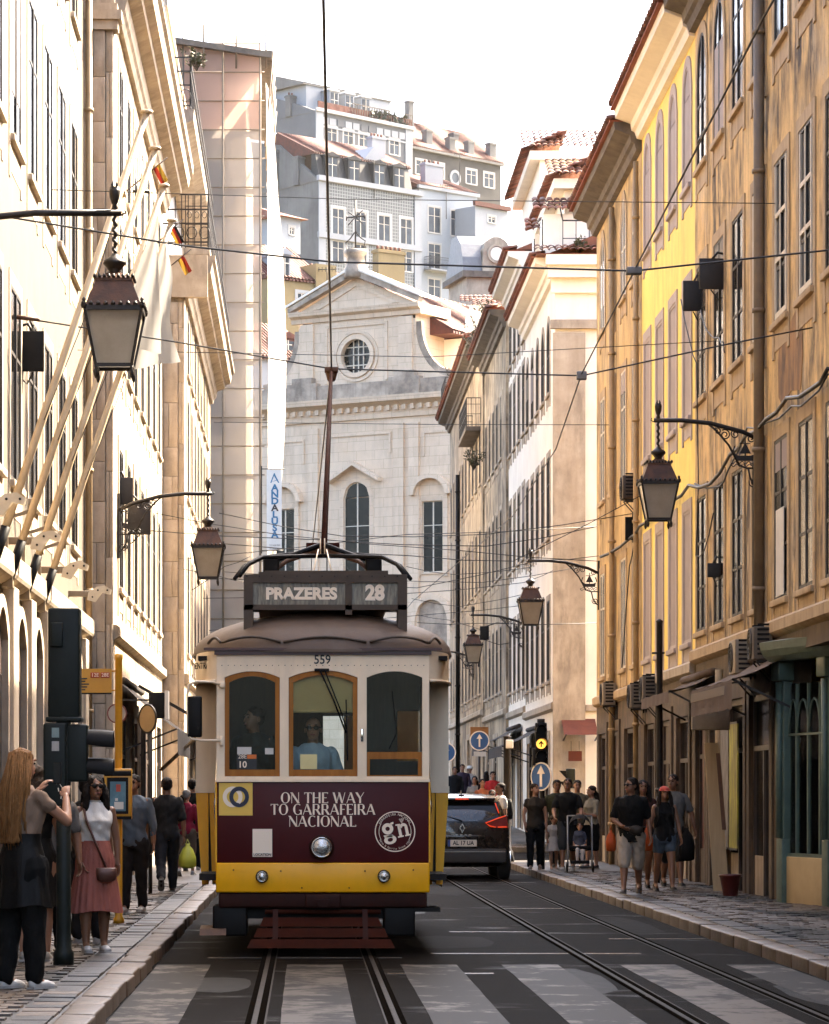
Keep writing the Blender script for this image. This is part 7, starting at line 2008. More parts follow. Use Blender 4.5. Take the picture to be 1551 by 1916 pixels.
person('man in black polo shirt pushing a pushchair', (x, 60.6, PZ), R(-6), 1.74, 'm', 1, head=(-12,0), arms=(((-.25,-.35,-.9),(.10,-.85,-.45)), ((.25,-.35,-.9),(-.02,-.85,-.45))), legs=((14,4),(-12,18)), top=(0.015,0.015,0.016), sleeve=0.7, bottom=(0.07,0.075,0.08), bl='short', shoe=(0.5,0.48,0.45), vox=0.015)
x, z = PX(1001, 1630, 61.0)
person('woman in olive brown top and black trousers glancing aside by the signal post', (x, 61.0, PZ), R(-4), 1.63, 'f', 0, head=(42,8), arms=(((-.22,-.05,-1),(.10,-.30,-1)), ((.2,.0,-1),(.05,-.1,-1))), legs=((10,3),(-8,14)), top=(0.065,0.05,0.035), sleeve=0.35, bottom=(0.02,0.019,0.019), shoe=(0.30,0.22,0.16), hair='long', hc=(0.05,0.025,0.015), vox=0.015)
x, z = PX(1107, 1628, 62.2)
person('person in camouflage shirt and dark shorts by the dark doorway', (x, 62.2, PZ), R(-60), 1.60, 'f', 0, arms=(((-.2,-.2,-1),(0,-.9,.1)), ((.2,-.2,-1),(0,-.9,.1))), top=(0.26,0.23,0.17), sleeve=0.9, bottom=(0.02,0.02,0.02), bl='short', shoe=(0.06,0.05,0.05), hair='long', hc=(0.03,0.02,0.015), hlen=0.8, vox=0.016)
x, z = PX(1036, 1626, 61.6)
person('small child in white dress walking beside the pushchair', (x, 61.6, PZ), R(10), 1.02, 'f', 0, top=(0.62,0.58,0.54), sleeve=0.5, skirt=((0.62,0.58,0.54), .60, .34, .16, 8), shoe=(0.5,0.3,0.25), hc=(0.10,0.06,0.03), vox=0.014)
x, z = PX(1042, 1620, 63.2)
person('man in olive green jacket behind the man with the pushchair', (x, 63.2, PZ), R(8), 1.72, 'm', 1, top=(0.07,0.075,0.035), sleeve=1.7, bottom=(0.05,0.05,0.045), shoe=(0.05,0.05,0.05), vox=0.018)
x, z = PX(1080, 1620, 64.0)
person('man in pale cap and khaki shirt behind the pushchair', (x, 64.0, PZ), R(0), 1.72, 'm', 0, top=(0.16,0.13,0.08), sleeve=0.8, bottom=(0.04,0.04,0.04), vox=0.018)
# pushchair with a child
x, z = PX(1085, 1632, 59.3)
st = thing('pushchair', 'black pushchair with folding hood pushed by the man in black', 'pushchair', (x, 59.3, PZ), R(-4))
b = MB()
for s_ in (-1, 1):
    b.tube([(s_*.22,-.28,.10),(s_*.22,.05,.55),(s_*.22,.42,1.02)], .014, 6); b.tube([(s_*.22,.30,.10),(s_*.22,.0,.52)], .014, 6); b.tube([(s_*.22,-.25,.12),(s_*.22,.3,.12)], .010, 6)
b.tube([(-.22,.42,1.02),(.22,.42,1.02)], .016, 8); b.tube([(-.22,.3,.10),(.22,.3,.10)], .012, 6); mk('frame', b, M['zinc'], st)
for (sx_, yy) in ((-1,-.28),(1,-.28),(-1,.3),(1,.3)):
    q = MB(); q.lathe([(.03,0),(.085,.004),(.095,.018),(.085,.032),(.03,.036)], (0,0,0), 18); me = q.mesh('wheel'); me.transform(Matrix.Rotation(R(90),4,'Y')); me.materials.append(M['black']); inst('wheel', me, st, (sx_*.235-.018, yy, .095))
b = MB(); b.bevbox(-.19,.19,-.16,.14,.42,.48,.02); b.bevbox(-.19,.19,.12,.20,.46,.86,.03); b.bevbox(-.17,.17,-.34,-.28,.16,.22,.01); mk('seat', b, clothm((0.02,0.018,0.02)), st)
b = MB(); rr = []
for a in np.linspace(-0.6, 0.75, 9): rr.append([(.21*cos(t), .16-.30*sin(a)*abs(sin(t))**.8, .74+.30*cos(a)*abs(sin(t))**.8+.02) for t in np.linspace(0, pi, 11)])
b.loft(rr, True, cap=False, closed=False); mk('hood', b, clothm((0.025,0.022,0.026)), st)
ck = person('toddler in white tights sitting in the pushchair', (x, 59.33, PZ+0.16), R(-4), 0.86, 'f', 0, legs=((72,62),(66,58)), top=(0.09,0.10,0.14), sleeve=1.5, bottom=(0.62,0.56,0.53), bl='long', shoe=(0.5,0.35,0.3), hc=(0.12,0.07,0.04), vox=0.013, head=(0,4))
# ---- further along the street
def far_person(label, px, Y, H, sex, top, bottom, yaw=0, ex=None, **kw):
    x = PX(px, 0, Y)[0]
    gz = ground_z(Y) + (PZ if (x > KR or x < KL) else 0)
    return person(label, (x, Y, gz), R(yaw), H, sex, random.randint(0,2), top=top, bottom=bottom, vox=0.022, extra=ex, legs=((12,5),(-9,15)), group='people further along the street', **kw)
far_person('man in white t-shirt with a black backpack beyond the grey car', 936, 69, 1.80, 'm', (0.62,0.60,0.57), (0.03,0.03,0.035), -70, [backpack((0.02,0.02,0.02))])
far_person('man with sunglasses beside the man in the white t-shirt', 921, 73, 1.66, 'm', (0.10,0.08,0.07), (0.05,0.05,0.06), 0, [sunglasses])
far_person('person in bright red top walking among the far crowd', 922, 95, 1.72, 'm', (0.55,0.03,0.03), (0.05,0.05,0.06), 10)
far_person('man in purple jacket standing in the far crowd', 865, 108, 1.80, 'm', (0.08,0.05,0.09), (0.04,0.04,0.05), 0, sleeve=1.8)
far_person('person in white bucket hat in the far crowd', 879, 109, 1.74, 'f', (0.45,0.43,0.42), (0.05,0.05,0.06), 8, [bucket_hat((0.70,0.69,0.66))])
far_person('woman in orange brown dress in the far crowd', 902, 84, 1.66, 'f', (0.35,0.11,0.05), (0.10,0.06,0.05), 12, hair='long')
far_person('woman in grey shirt beyond the car roof', 888, 88, 1.68, 'f', (0.25,0.24,0.22), (0.04,0.04,0.05), -14, hair='long')
far_person('man in dark coat at the edge of the far crowd', 851, 104, 1.76, 'm', (0.02,0.02,0.025), (0.03,0.03,0.03), 0, sleeve=1.8)
far_person('woman in pale blue top walking behind the crowd', 910, 100, 1.66, 'f', (0.30,0.36,0.42), (0.20,0.18,0.16), 180, hair='long')
# ---- in the tram
person('tram driver in pale blue shirt and dark glasses at the middle front window', (TX-0.10, TY+0.36, 0.58), R(8), 1.70, 'm', 0, lean=4, head=(-10,0), arms=(((-.35,.05,-1),(.2,-.35,-.8)), ((.35,.05,-1),(-.15,-.35,-.8))), top=(0.50,0.60,0.68), sleeve=0.9, bottom=(0.03,0.03,0.04), vox=0.012, hair='bald', hc=(0.05,0.04,0.035), extra=[sunglasses], group='people in the tram')
person('passenger in grey green jacket standing behind the left front window', (TX-0.66, TY+0.42, 0.70), R(-20), 1.68, 'm', 1, head=(-40,0), top=(0.10,0.11,0.10), sleeve=1.8, bottom=(0.03,0.03,0.03), vox=0.015, group='people in the tram')
# ================================================================== car
CX_, CY_ = 2.83, 58.6
car_paint = pm('car_taupe_paint', (0.042,0.033,0.027), (0.036,0.028,0.023), 3, 0.28, metal=0.3, coat=0.7)
tail_red = emit('tail_light_lit', (1.0,0.07,0.012), 0.06); tail_dark = pm('tail_light_lens', (0.20,0.012,0.01), None, 4, 0.15)
CAR = thing('car', 'taupe family car driving away on the right track', 'car', (CX_, CY_, 0.0))
def car_sec(y, pts):
    """half outline (x,z) from bottom centre outwards to roof centre -> full ring"""
    return [(x, y, z) for (x, z) in pts] + [(-x, y, z) for (x, z) in reversed(pts[1:-1])]
secs = []
for (y, wb, wz, wt, zb, z1, zr) in ((0.0,.76,.80,.58,.30,.98,1.06), (0.06,.82,.845,.66,.26,1.0,1.20), (0.22,.84,.86,.66,.24,1.02,1.40), (0.45,.85,.87,.64,.22,1.03,1.50), (1.2,.86,.88,.66,.2,1.02,1.545), (2.2,.86,.88,.67,.2,1.0,1.54), (2.9,.86,.88,.64,.2,.98,1.42), (3.5,.85,.87,.60,.2,.95,1.05), (4.2,.80,.82,.5,.24,.80,.84), (4.4,.6,.62,.4,.3,.6,.66)):
    secs.append(car_sec(y, [(0,zb),(wb*.8,zb),(wb,zb+.1),(wz,.62),(wz,z1-.12),(wz-.03,z1),(wt+.06,zr-.10),(wt,zr-.03),(wt*.6,zr),(0,zr+.01)]))
b = MB(); b.loft(secs); mk('body', b, car_paint, CAR)
b = MB(); b.add([(-.64,-.005,1.045),(.64,-.005,1.045),(.575,.165,1.385),(-.575,.165,1.385)], [(0,1,2,3)]); b.add([(-.60,.165,1.39),(.60,.165,1.39),(.62,.0,1.05),(-.62,.0,1.05)], [(0,1,2,3)])
q = MB(); q.prism_x([(-.012,1.03),(.175,1.40),(.19,1.39),(.02,1.03)], -.66, .66); mk('rear_window', q, M['glass'], CAR)
q = MB(); q.bevbox(-.60,.60,.06,.42,1.43,1.475,.015); mk('spoiler', q, car_paint, CAR)
q = MB(); q.box(-.12,.12,.05,.065,1.44,1.462); mk('brake_light', q, tail_red, CAR)
for s_ in (-1, 1):
    q = MB(); q.prism_y([(s_*.40,1.03),(s_*.62,1.10),(s_*.80,1.16),(s_*.83,.93),(s_*.62,.93),(s_*.50,.97)], -.035, .12); tl = mk('tail_light', q, tail_dark, CAR)
    q = MB(); q.tube([(s_*.78,-.04,1.15),(s_*.60,-.045,1.09),(s_*.42,-.045,1.02),(s_*.50,-.045,.965),(s_*.60,-.045,.945)], .012, 6); q.tube([(s_*.64,-.045,.945),(s_*.80,-.04,.95)], .012, 6); q.tube([(s_*.66,.02,1.2),(s_*.60,.1,1.38)], .01, 6); mk('light_guide', q, tail_red, tl)
    for (yy) in (0.85, 3.5):
        w_ = MB(); w_.lathe([(.18,0),(.30,.01),(.325,.04),(.325,.18),(.30,.21),(.18,.22)], (0,0,0), 26); me = w_.mesh('wheel'); me.transform(Matrix.Rotation(R(90),4,'Y')); me.materials.append(pm('tyre', (0.02,0.019,0.018), (0.03,0.028,0.026), 9, 0.85))
        wo2 = inst('wheel', me, CAR, (s_*.775-.11, yy-0.35 if yy < 1 else yy, .325))
        r_ = MB(); r_.disc_y((0,0),.19,-.005,.005,20); me = r_.mesh('rim'); me.transform(Matrix.Rotation(R(90),4,'Z')); me.materials.append(chrome); inst('rim', me, wo2, (s_*.89, yy-0.35 if yy < 1 else yy, .325))
    q = MB(); q.bevbox(s_*.86, s_*1.02, 2.95, 3.05, 1.0, 1.14, .02); mk('wing_mirror', q, car_paint, CAR)
    q = MB(); q.bevbox(s_*.52, s_*.68, -.05,-.01,.40,.46,.01); mk('reflector', q, tail_dark, CAR)
q = MB(); q.bevbox(-.80,.80,-.055,.10,.30,.56,.03); mk('bumper', q, pm('bumper_plastic', (0.03,0.027,0.025), None, 9, 0.6), CAR)
q = MB(); q.box(-.78,.78,-.058,-.05,.50,.512); mk('bumper_trim', q, chrome, CAR)
q = MB(); q.box(-.26,.26,-.062,-.04,.60,.72); pl_ = mk('number_plate', q, pm('plate_white', (0.62,0.58,0.50), None, 4, 0.5), CAR)
q = MB(); q.box(-.26,-.215,-.066,-.061,.60,.72); mk('plate_band', q, pm('plate_blue', (0.02,0.06,0.25), None, 4, 0.5), pl_)
put_text('plate_text', 'AL 17 UA', 0.105, t_black_ink, pl_, (0.02,-.0635,.66), bold=0.003, sx=0.88)
q = MB(); q.bevbox(-.45,.45,-.03,.0,.74,.80,.01); mk('plate_lamp_bar', q, car_paint, CAR)
q = MB(); band(q, [(-.03,.93),(0,.98),(.03,.93),(0,.88),(-.03,.93)], [(-.055,.93),(0,1.02),(.055,.93),(0,.84),(-.055,.93)], -.05, -.01); mk('badge', q, chrome, CAR)
for i, x in enumerate((-.2,-.12,-.04,.04,.12)):
    q = MB(); q.box(x,x+.05,-.035,-.01,.80,.818); mk('badge_letter', q, chrome, CAR)
q = MB(); q.tube([(0,.3,1.5),(0,.42,1.60)], .012, 6); q.bevbox(-.05,.05,.25,.4,1.5,1.53,.01); mk('aerial', q, M['black'], CAR)
q = MB(); q.tube([(0.0,-.02,1.06),(-.35,.06,1.16)], .012, 6); mk('rear_wiper', q, M['black'], CAR)

# ================================================================== street lanterns
def lantern(label, wallx, Y, z, s, arm=1.45, group='wall bracket street lanterns'):
    """s=+1: arm reaches towards +x from a wall on the left, -1: from a wall on the right"""
    t = thing('street_lantern', label, 'lantern', (wallx, Y, z), 0, group)
    X = lambda x: s*x
    b = MB()
    b.tube([(X(0.0),0,-.28),(X(.25),0,-.16),(X(.7),0,-.04),(X(1.1),0,0.0),(X(arm+.06),0,0.0)], .031, 8)
    b.bar((X(0.02),0,-1.05),(X(0.02),0,.0),.05,.05)
    b.tube([(X(.72),0,-.06),(X(.62),0,-.14),(X(.45),0,-.34),(X(.30),0,-.62)], .016, 6)
    b.tube([(X(.30),0,-.62),(X(.20),0,-.66),(X(.04),0,-.66)], .014, 6)
    b.tube([(X(.18),0,-.66),(X(.15),0,-.80),(X(.08),0,-.92),(X(.02),0,-.95)], .014, 6)
    br = mk('bracket', b, M['iron'], t)
    def spiral(cx, cz, r0, turns, a0, dr=1, th=.009):
        n = int(14*turns)
        return [(X(cx+r0*(1-i/n*.75)*cos(a0+dr*2*pi*turns*i/n)), 0, cz+r0*(1-i/n*.75)*sin(a0+dr*2*pi*turns*i/n)) for i in range(n+1)]
    q = MB()
    for (cx, cz, r0, tr, a0, dr) in ((.50,-.20,.075,1.6,1.0,1),(.36,-.19,.065,1.5,2.0,-1),(.60,-.15,.05,1.3,.2,1),(.10,-.86,.07,1.6,.5,-1),(.14,-.25,.06,1.4,2.2,1)): q.tube(spiral(cx, cz, r0, tr, a0, dr), .010, 5)
    mk('scrollwork', q, M['iron'], br)
    # little ship of the city arms: hull, mast, two birds, waves
    q = MB(); q.prism_y([(X(.08),-.46),(X(.10),-.56),(X(.34),-.56),(X(.38),-.44),(X(.32),-.49),(X(.14),-.49)], -.012, .012)
    q.bar((X(.22),0,-.5),(X(.22),0,-.26),.016); q.prism_y([(X(.14),-.46),(X(.22),-.30),(X(.30),-.46)], -.006, .006); q.bar((X(.15),0,-.32),(X(.30),0,-.32),.012)
    for (cx, dx) in ((.06,.05),(.40,-.05)): q.prism_y([(X(cx),-.44),(X(cx+dx*.4),-.36),(X(cx+dx),-.35),(X(cx+dx*.6),-.40),(X(cx+dx*.3),-.46)], -.01, .01)
    for k in range(4): q.tube([(X(.06+.09*k+.09*u), 0, -.585+.018*sin(2*pi*u)) for u in np.linspace(0,1,7)], .007, 5); q.tube([(X(.06+.09*k+.09*u), 0, -.62+.018*sin(2*pi*u+1)) for u in np.linspace(0,1,7)], .007, 5)
    mk('ship_emblem', q, M['iron'], br)
    c = X(arm)
    q = MB(); q.lathe([(.012,.0),(.03,.03),(.02,.07),(.03,.09),(.045,.14),(.05,.19),(.042,.23),(.03,.21)], (c,0,0), 10); 
    for k in range(4):
        a = pi/4+k*pi/2; q.prism_y([(c+.0,.16),(c+.045*cos(a)+.0,.24),(c+.02*cos(a),.28)], -.02+.03*sin(a), .02+.03*sin(a))
    mk('finial', q, M['iron'], br)
    # twisted hanger
    q = MB(); q.tube([(c+.012*cos(i*1.1), .012*sin(i*1.1), -.02-.36*i/24) for i in range(25)], .016, 6); q.tube([(c,0,0),(c,0,-.4)], .012, 6); q.tube([(c,0,.0),(c+s*.06,0,-.02),(c+s*.1,0,.0),(c+s*.09,0,.03)], .009, 5); mk('hanger', q, M['iron'], t)
    def sq(h): return [(c-h,-h),(c+h,-h),(c+h,h),(c-h,h)]
    def frust(mb, h0, z0, h1, z1, cap=True): mb.loft([[(x,y,z0) for (x,y) in sq(h0)],[(x,y,z1) for (x,y) in sq(h1)]], False, cap)
    q = MB(); q.lathe([(.02,-.36),(.05,-.40),(.10,-.43),(.105,-.455),(.07,-.49),(.05,-.52),(.07,-.56)], (c,0,0), 16); mk('cap', q, M['iron'], t)
    q = MB(); frust(q, .25,-.86, .155,-.62); frust(q, .165,-.625,.165,-.60); frust(q, .155,-.60,.06,-.54); rf = mk('roof', q, pm('lantern_copper', (0.16,0.062,0.025), (0.055,0.028,0.016), 7, 0.5, 0.2, 40, metal=0.3), t)
    q = MB(); frust(q, .262,-.90,.262,-.855)
    for (h, z0, w_, hh) in ((.262,-.855,.045,.035),(.168,-.60,.035,.035)):
        for k in range(4):
            for j in range(9):
                u = -h+2*h*j/8; p = [(c+u,-h),(c+h,u),(c-u,h),(c-h,-u)][k]
                q.lathe([(w_*.45,0),(w_*.5,hh*.4),(w_*.2,hh)], (p[0],p[1],z0), 5)
    mk('crest', q, M['iron'], rf)
    for k in range(4):
        a = pi/4+k*pi/2; q = MB(); q.lathe([(.02,0),(.03,.03),(.012,.06),(.02,.08),(.004,.1)], (c+.37*cos(a)*.98, .37*sin(a)*.98, -.885), 6); mk('corner_knob', q, M['iron'], rf)
    q = MB()
    for k in range(4):
        a = sq(.25)[k]; d = sq(.158)[k]; q.bar((a[0],a[1],-.89),(d[0],d[1],-1.37),.026,.026)
        a2, d2 = sq(.25)[(k+1)%4], sq(.158)[(k+1)%4]; q.bar((d[0],d[1],-1.37),(d2[0],d2[1],-1.37),.026,.03)
        q.lathe([(.006,-.11),(.018,-.08),(.022,-.05),(.01,-.02),(.016,0)], (d[0],d[1],-1.38), 6)
    fr = mk('frame', q, M['iron'], t)
    for k in range(4):
        a, a2, d, d2 = sq(.243)[k], sq(.243)[(k+1)%4], sq(.152)[k], sq(.152)[(k+1)%4]
        q = MB(); q.quad((a[0],a[1],-.89),(a2[0],a2[1],-.89),(d2[0],d2[1],-1.365),(d[0],d[1],-1.365)); mk('pane', q, M['frosted'], t)
    return t
lantern('street lantern hanging in front of the cream house and its flagpoles', WL_, 29.0, 6.69, 1, 1.81)
lantern('street lantern on the block stone pier house beyond the flagpoles', -3.05, 53.0, 6.42, 1, 1.48)
lantern('street lantern on the weathered ochre house in front of the yellow wall', WR_, 45.0, 6.69, -1, 1.42)
lantern('street lantern at the far corner of the pale ochre corner house', WR_, 69.6, 6.53, -1, 1.48)
lantern('street lantern on the white corner house beyond the side street', WR_, 93.5, 6.7, -1, 1.47)
lantern('street lantern on the far corner house near the church', WR_-.1, 119.0, 6.8, -1, 1.47)

# ================================================================== signals, signs and posts
amber = emit('amber_signal', (1.0,0.42,0.06), 0.3)
def sx3(px, Y): return PX(px, 0, Y)[0]
# signal post on the left, seen from behind
x = sx3(119, 26.7)
t = thing('traffic_signal', 'dark green traffic signal post seen from behind beside the woman with the phone', 'traffic light', (x, 26.7, PZ))
b = MB(); b.lathe([(.085,0),(.085,.10),(.066,.13),(.060,.3),(.060,2.55)], (0,0,0), 18); mk('post', b, M['green_metal'], t)
b = MB(); b.bevbox(-.125,.135,-.06,.20,2.02,2.92,.02); mk('signal_housing', b, M['green_metal'], t)
b = MB(); b.bevbox(-.14,.15,-.075,.21,1.99,2.03,.01); b.bevbox(-.10,.0,-.09,-.05,2.60,2.80,.01); mk('housing_flange', b, M['green_metal'], t)
b = MB(); b.bevbox(-.16,.03,-.09,.10,1.30,1.98,.02); b.bevbox(.03,.20,-.05,.12,1.50,1.97,.02); mk('pedestrian_housing', b, M['green_metal'], t)
for z in (1.86, 1.63):
    b = MB(); rr = []
    for (d, r_) in ((0,.09),(.12,.10),(.22,.10)): rr.append([(.19+d, .035+r_*cos(a), z-.02+r_*sin(a)-d*.1) for a in np.linspace(-.4, pi+.4, 12)])
    b.loft(rr, True, cap=False, closed=False); mk('hood', b, M['black'], t)
for (z, c_) in ((1.86,(0.35,0.45,0.42)),(1.75,(0.55,0.52,0.47))):
    b = MB(); b.box(-.09,-.03,-.094,-.0905,z,z+.08); mk('sticker', b, clothm(c_), t)
b = MB()
for k in range(9): b.bar((-.06+.008*k+.02*sin(k*2.3),-.0925,1.60-.03*k),(-.055+.008*k+.025*sin(k*3.1+1),-.0925,1.57-.03*k),.008,.004)
mk('scribble', b, t_white_ink, t)
# yellow tram stop
x = sx3(222, 35.4)
sy = pm('stop_yellow_paint', (0.72,0.36,0.02), (0.62,0.30,0.018), 5, 0.4, 0.05, 40)
t = thing('tram_stop', 'yellow tram stop post with 12E 28E sign and timetable case', 'tram stop', (x, 35.4, PZ))
b = MB(); b.lathe([(.06,0),(.06,.05),(.040,.08),(.040,2.86),(.046,2.87),(.046,2.92),(.02,2.93)], (0,0,0), 14); mk('post', b, sy, t)
b = MB(); b.box(-.415,-.075,-.02,.0,2.505,2.765); sg2 = mk('sign_board', b, sy, t)
for xc in (-.255,-.145):
    q = MB(); q.bevbox(xc-.05,xc+.05,-.026,-.019,2.665,2.725,.003); mk('route_badge', q, pm('badge_red', (0.38,0.05,0.01), None, 4, 0.5), sg2)
put_text('lettering','12E',0.055,t_white_ink,sg2,(-.255,-.028,2.695)); put_text('lettering','28E',0.055,t_white_ink,sg2,(-.145,-.028,2.695))
q = MB()
for k in range(5): q.box(-.405,-.36+.02*(k%3),-.0225,-.019,2.53+.03*k,2.545+.03*k)
mk('small_print', q, t_black_ink, sg2)
b = MB(); b.box(-.415,-.075,-.021,.001,2.488,2.505); mk('sign_edge', b, M['black'], t)
b = MB(); b.tube([(-.1,-.01,2.74),(.0,0,2.74)], .01, 6); b.tube([(-.1,-.01,2.53),(.0,0,2.53)], .01, 6); mk('sign_clamp', b, sy, t)
b = MB(); b.bevbox(-.155,.150,-.13,-.03,1.13,1.68,.015); cs = mk('timetable_case', b, sy, t)
q = MB(); q.bevbox(-.150,.145,-.136,-.05,1.60,1.655,.008); q.box(-.15,.145,-.134,-.06,1.13,1.165); mk('case_band', q, M['black'], cs)
q = MB(); q.box(-.118,.112,-.134,-.13,1.19,1.585); mk('case_frame', q, M['black'], cs)
q = MB(); q.box(-.085,.085,-.138,-.133,1.22,1.54); mk('poster', q, pm('poster_blue', (0.05,0.13,0.18), (0.10,0.22,0.28), 9, 0.4), cs)
q = MB(); q.box(-.04,.06,-.141,-.137,1.24,1.32); q.box(-.03,.0,-.141,-.137,1.33,1.36); mk('poster_paper', q, paper, cs)
q = MB(); q.box(-.02,.03,-.1405,-.137,1.43,1.51); mk('poster_mark', q, pm('poster_red', (0.4,0.06,0.03), None, 4, 0.5), cs)
# round sign backs on the left
x = sx3(219, 38.5)
def sign_disc(label, px, py, Y, r, face, rim, poleto=True, tilt=0.0, name='round_sign', arrow=None, squash=1.0, extra=None):
    X_, Z_ = PX(px, py, Y); gz = ground_z(Y)+PZ
    t = thing(name, label, 'sign', (X_, Y, gz), tilt); z = Z_-gz
    q = MB(); q.disc_y((0,z), r, -.012, .0, 28); d = mk('plate', q, face, t)
    q = MB(); q.ring_y((0,z), r*.9, r*1.02, -.018, .004, 28); mk('rim', q, rim, d)
    if poleto: q = MB(); q.tube([(0,.04,0),(0,.04,z+r)], .03, 8); mk('post', q, M['iron'], t)
    if arrow:
        q = MB(); k = r/0.3; q.prism_y([(-.025*k,z-.19*k),(.025*k,z-.19*k),(.025*k,z+.06*k),(.09*k,z+.06*k),(0,z+.21*k),(-.09*k,z+.06*k),(-.025*k,z+.06*k)], -.02, -.012); mk('arrow', q, t_white_ink, d)
    if extra: extra(t, z, r, d)
    return t
backm = pm('sign_back', (0.38,0.33,0.26), (0.30,0.26,0.20), 4, 0.5)
sign_disc('round sign with dark red rim behind the yellow stop post', 219, 1335, 38.5, .115, backm, pm('rim_red', (0.16,0.03,0.02), None, 4, 0.5))
sign_disc('large tan back of a round road sign by the left shop', 277, 1345, 46.0, .205, pm('sign_back_tan', (0.36,0.24,0.11), (0.28,0.18,0.08), 4, 0.6), M['iron'], tilt=R(-50))
signblue = pm('sign_blue', (0.018,0.075,0.19), (0.015,0.06,0.16), 4, 0.4)
def panel_above(t, z, r, d):
    q = MB(); q.box(-.25,.25,.01,.03,z+.1,z+.38); mk('orange_panel', q, pm('orange_panel', (0.45,0.17,0.02), None, 4, 0.5), t); q = MB(); q.box(-.16,.18,-.01,.0,z-r-.16,z-r-.03); mk('small_panel', q, paper, t)
sign_disc('round blue straight ahead sign below an orange panel, beyond the grey car', 897, 1386, 90, .27, signblue, t_white_ink, True, 0, 'direction_sign', True, extra=panel_above)
sign_disc('round blue straight ahead sign half hidden behind the tram', 835, 1408, 96, .28, signblue, t_white_ink, True, 0, 'direction_sign', True)
# right-hand signal with amber arrow and blue arrow sign
X_, _ = PX(1012, 0, 61.5); Y_ = 61.5
t = thing('traffic_signal', 'traffic signal showing an amber arrow above an oval looking blue arrow sign', 'traffic light', (X_, Y_, PZ))
k = Y_/F
zz = lambda py: CH+(CY-py)*k-PZ
b = MB(); b.tube([(0.03,.08,0),(0.03,.08,zz(1345))], .05, 12); mk('post', b, M['iron'], t)
b = MB(); b.bevbox(-.11,.11,-.06,.08,zz(1428),zz(1352),.03); hs = mk('signal_head', b, M['black'], t)
for (py, mt, nm) in ((1367, M['black'], 'lens'), (1392, amber, 'lit_lens'), (1415, M['black'], 'lens')):
    q = MB(); q.disc_y((0,zz(py)), .092, -.075, -.055, 22); ln = mk(nm, q, mt, hs)
    q = MB(); rr = []
    for (d_, r_) in ((0,.10),(.16,.105)): rr.append([(r_*cos(a), -.06-d_, zz(py)+r_*sin(a)) for a in np.linspace(-.3, pi+.3, 14)])
    q.loft(rr, True, cap=False, closed=False); mk('hood', q, pm('hood_edge', (0.05,0.045,0.04), None, 4, 0.3), hs)
    if mt is amber:
        q = MB(); z = zz(py); q.prism_y([(-.012,z-.06),(.012,z-.06),(.012,z+.01),(.045,z-.02),(.045,z+.01),(0,z+.06),(-.045,z+.01),(-.045,z-.02),(-.012,z+.01)], -.085, -.075); mk('arrow', q, M['black'], ln)
b = MB(); b.bevbox(-.16,-.11,-.02,.06,zz(1432),zz(1400),.01); b.bevbox(-.07,.07,-.03,.05,zz(1352),zz(1345),.01); mk('head_bracket', b, M['iron'], t)
z = zz(1453)
q = MB(); q.disc_y((0,z), .265, -.10, -.088, 28); pl2 = mk('sign_plate', q, signblue, t); pl2.rotation_euler = (0,0,R(-48))
for (nm, mb_) in (('sign_rim', MB().ring_y((0,z), .245, .27, -.106, -.084, 28)), ('arrow', MB().prism_y([(-.03,z-.19),(.03,z-.19),(.03,z+.05),(.10,z+.05),(0,z+.21),(-.10,z+.05),(-.03,z+.05)], -.108, -.10))):
    o = mk(nm, mb_, t_white_ink, pl2)
# back of another signal by the white corner
X_, Y_ = PX(1065, 0, 72)[0], 72.0
t = thing('traffic_signal', 'small black signal head seen side on by the white corner house', 'traffic light', (X_, Y_, PZ)); k = Y_/F
b = MB(); b.tube([(0,0,0),(0,0,zz(1480))], .05, 10); mk('post', b, M['iron'], t)
b = MB(); b.bevbox(-.07,.13,-.08,.1,zz(1475),zz(1438),.02); mk('signal_head', b, M['green_metal'], t)
for py in (1442, 1462):
    q = MB(); q.prism_y([(-.07,zz(py)),(-.22,zz(py-0)),(-.07,zz(py+14))], -.07, .07); mk('hood', q, M['black'], t)
def post(label, px, Y, ptop, r, extra=None, name='street_post', mat='iron'):
    X_, zt = PX(px, ptop, Y); gz = ground_z(Y)+PZ
    t = thing(name, label, 'post', (X_, Y, gz)); b = MB(); b.lathe([(r*1.6,0),(r*1.6,.12),(r*1.1,.2),(r,.5),(r,zt-gz),(r*1.2,zt-gz+.02),(r*.3,zt-gz+.06)], (0,0,0), 14); mk('shaft', b, M[mat], t)
    b = MB(); b.lathe([(r*1.35,0),(r*1.5,.03),(r*1.35,.06)], (0,0,(zt-gz)*.35), 12); mk('collar', b, M[mat], t)
    if extra: extra(t, zt-gz)
post('slim black post in front of the yellow house wall', 1234, 52.0, 1165, .05, lambda t, h: mk('clip', MB().bevbox(-.12,.08,-.03,.03,h-.5,h-.47,.005), M['iron'], t))
post('thick black post with small white box beyond the car', 949, 74.0, 1380, .085, lambda t, h: mk('junction_box', MB().bevbox(-.04,.13,-.14,-.07,h-.25,h-.05,.02), paper, t))
post('slim dark post beside the left shop awnings', 268, 48.0, 1330, .035)

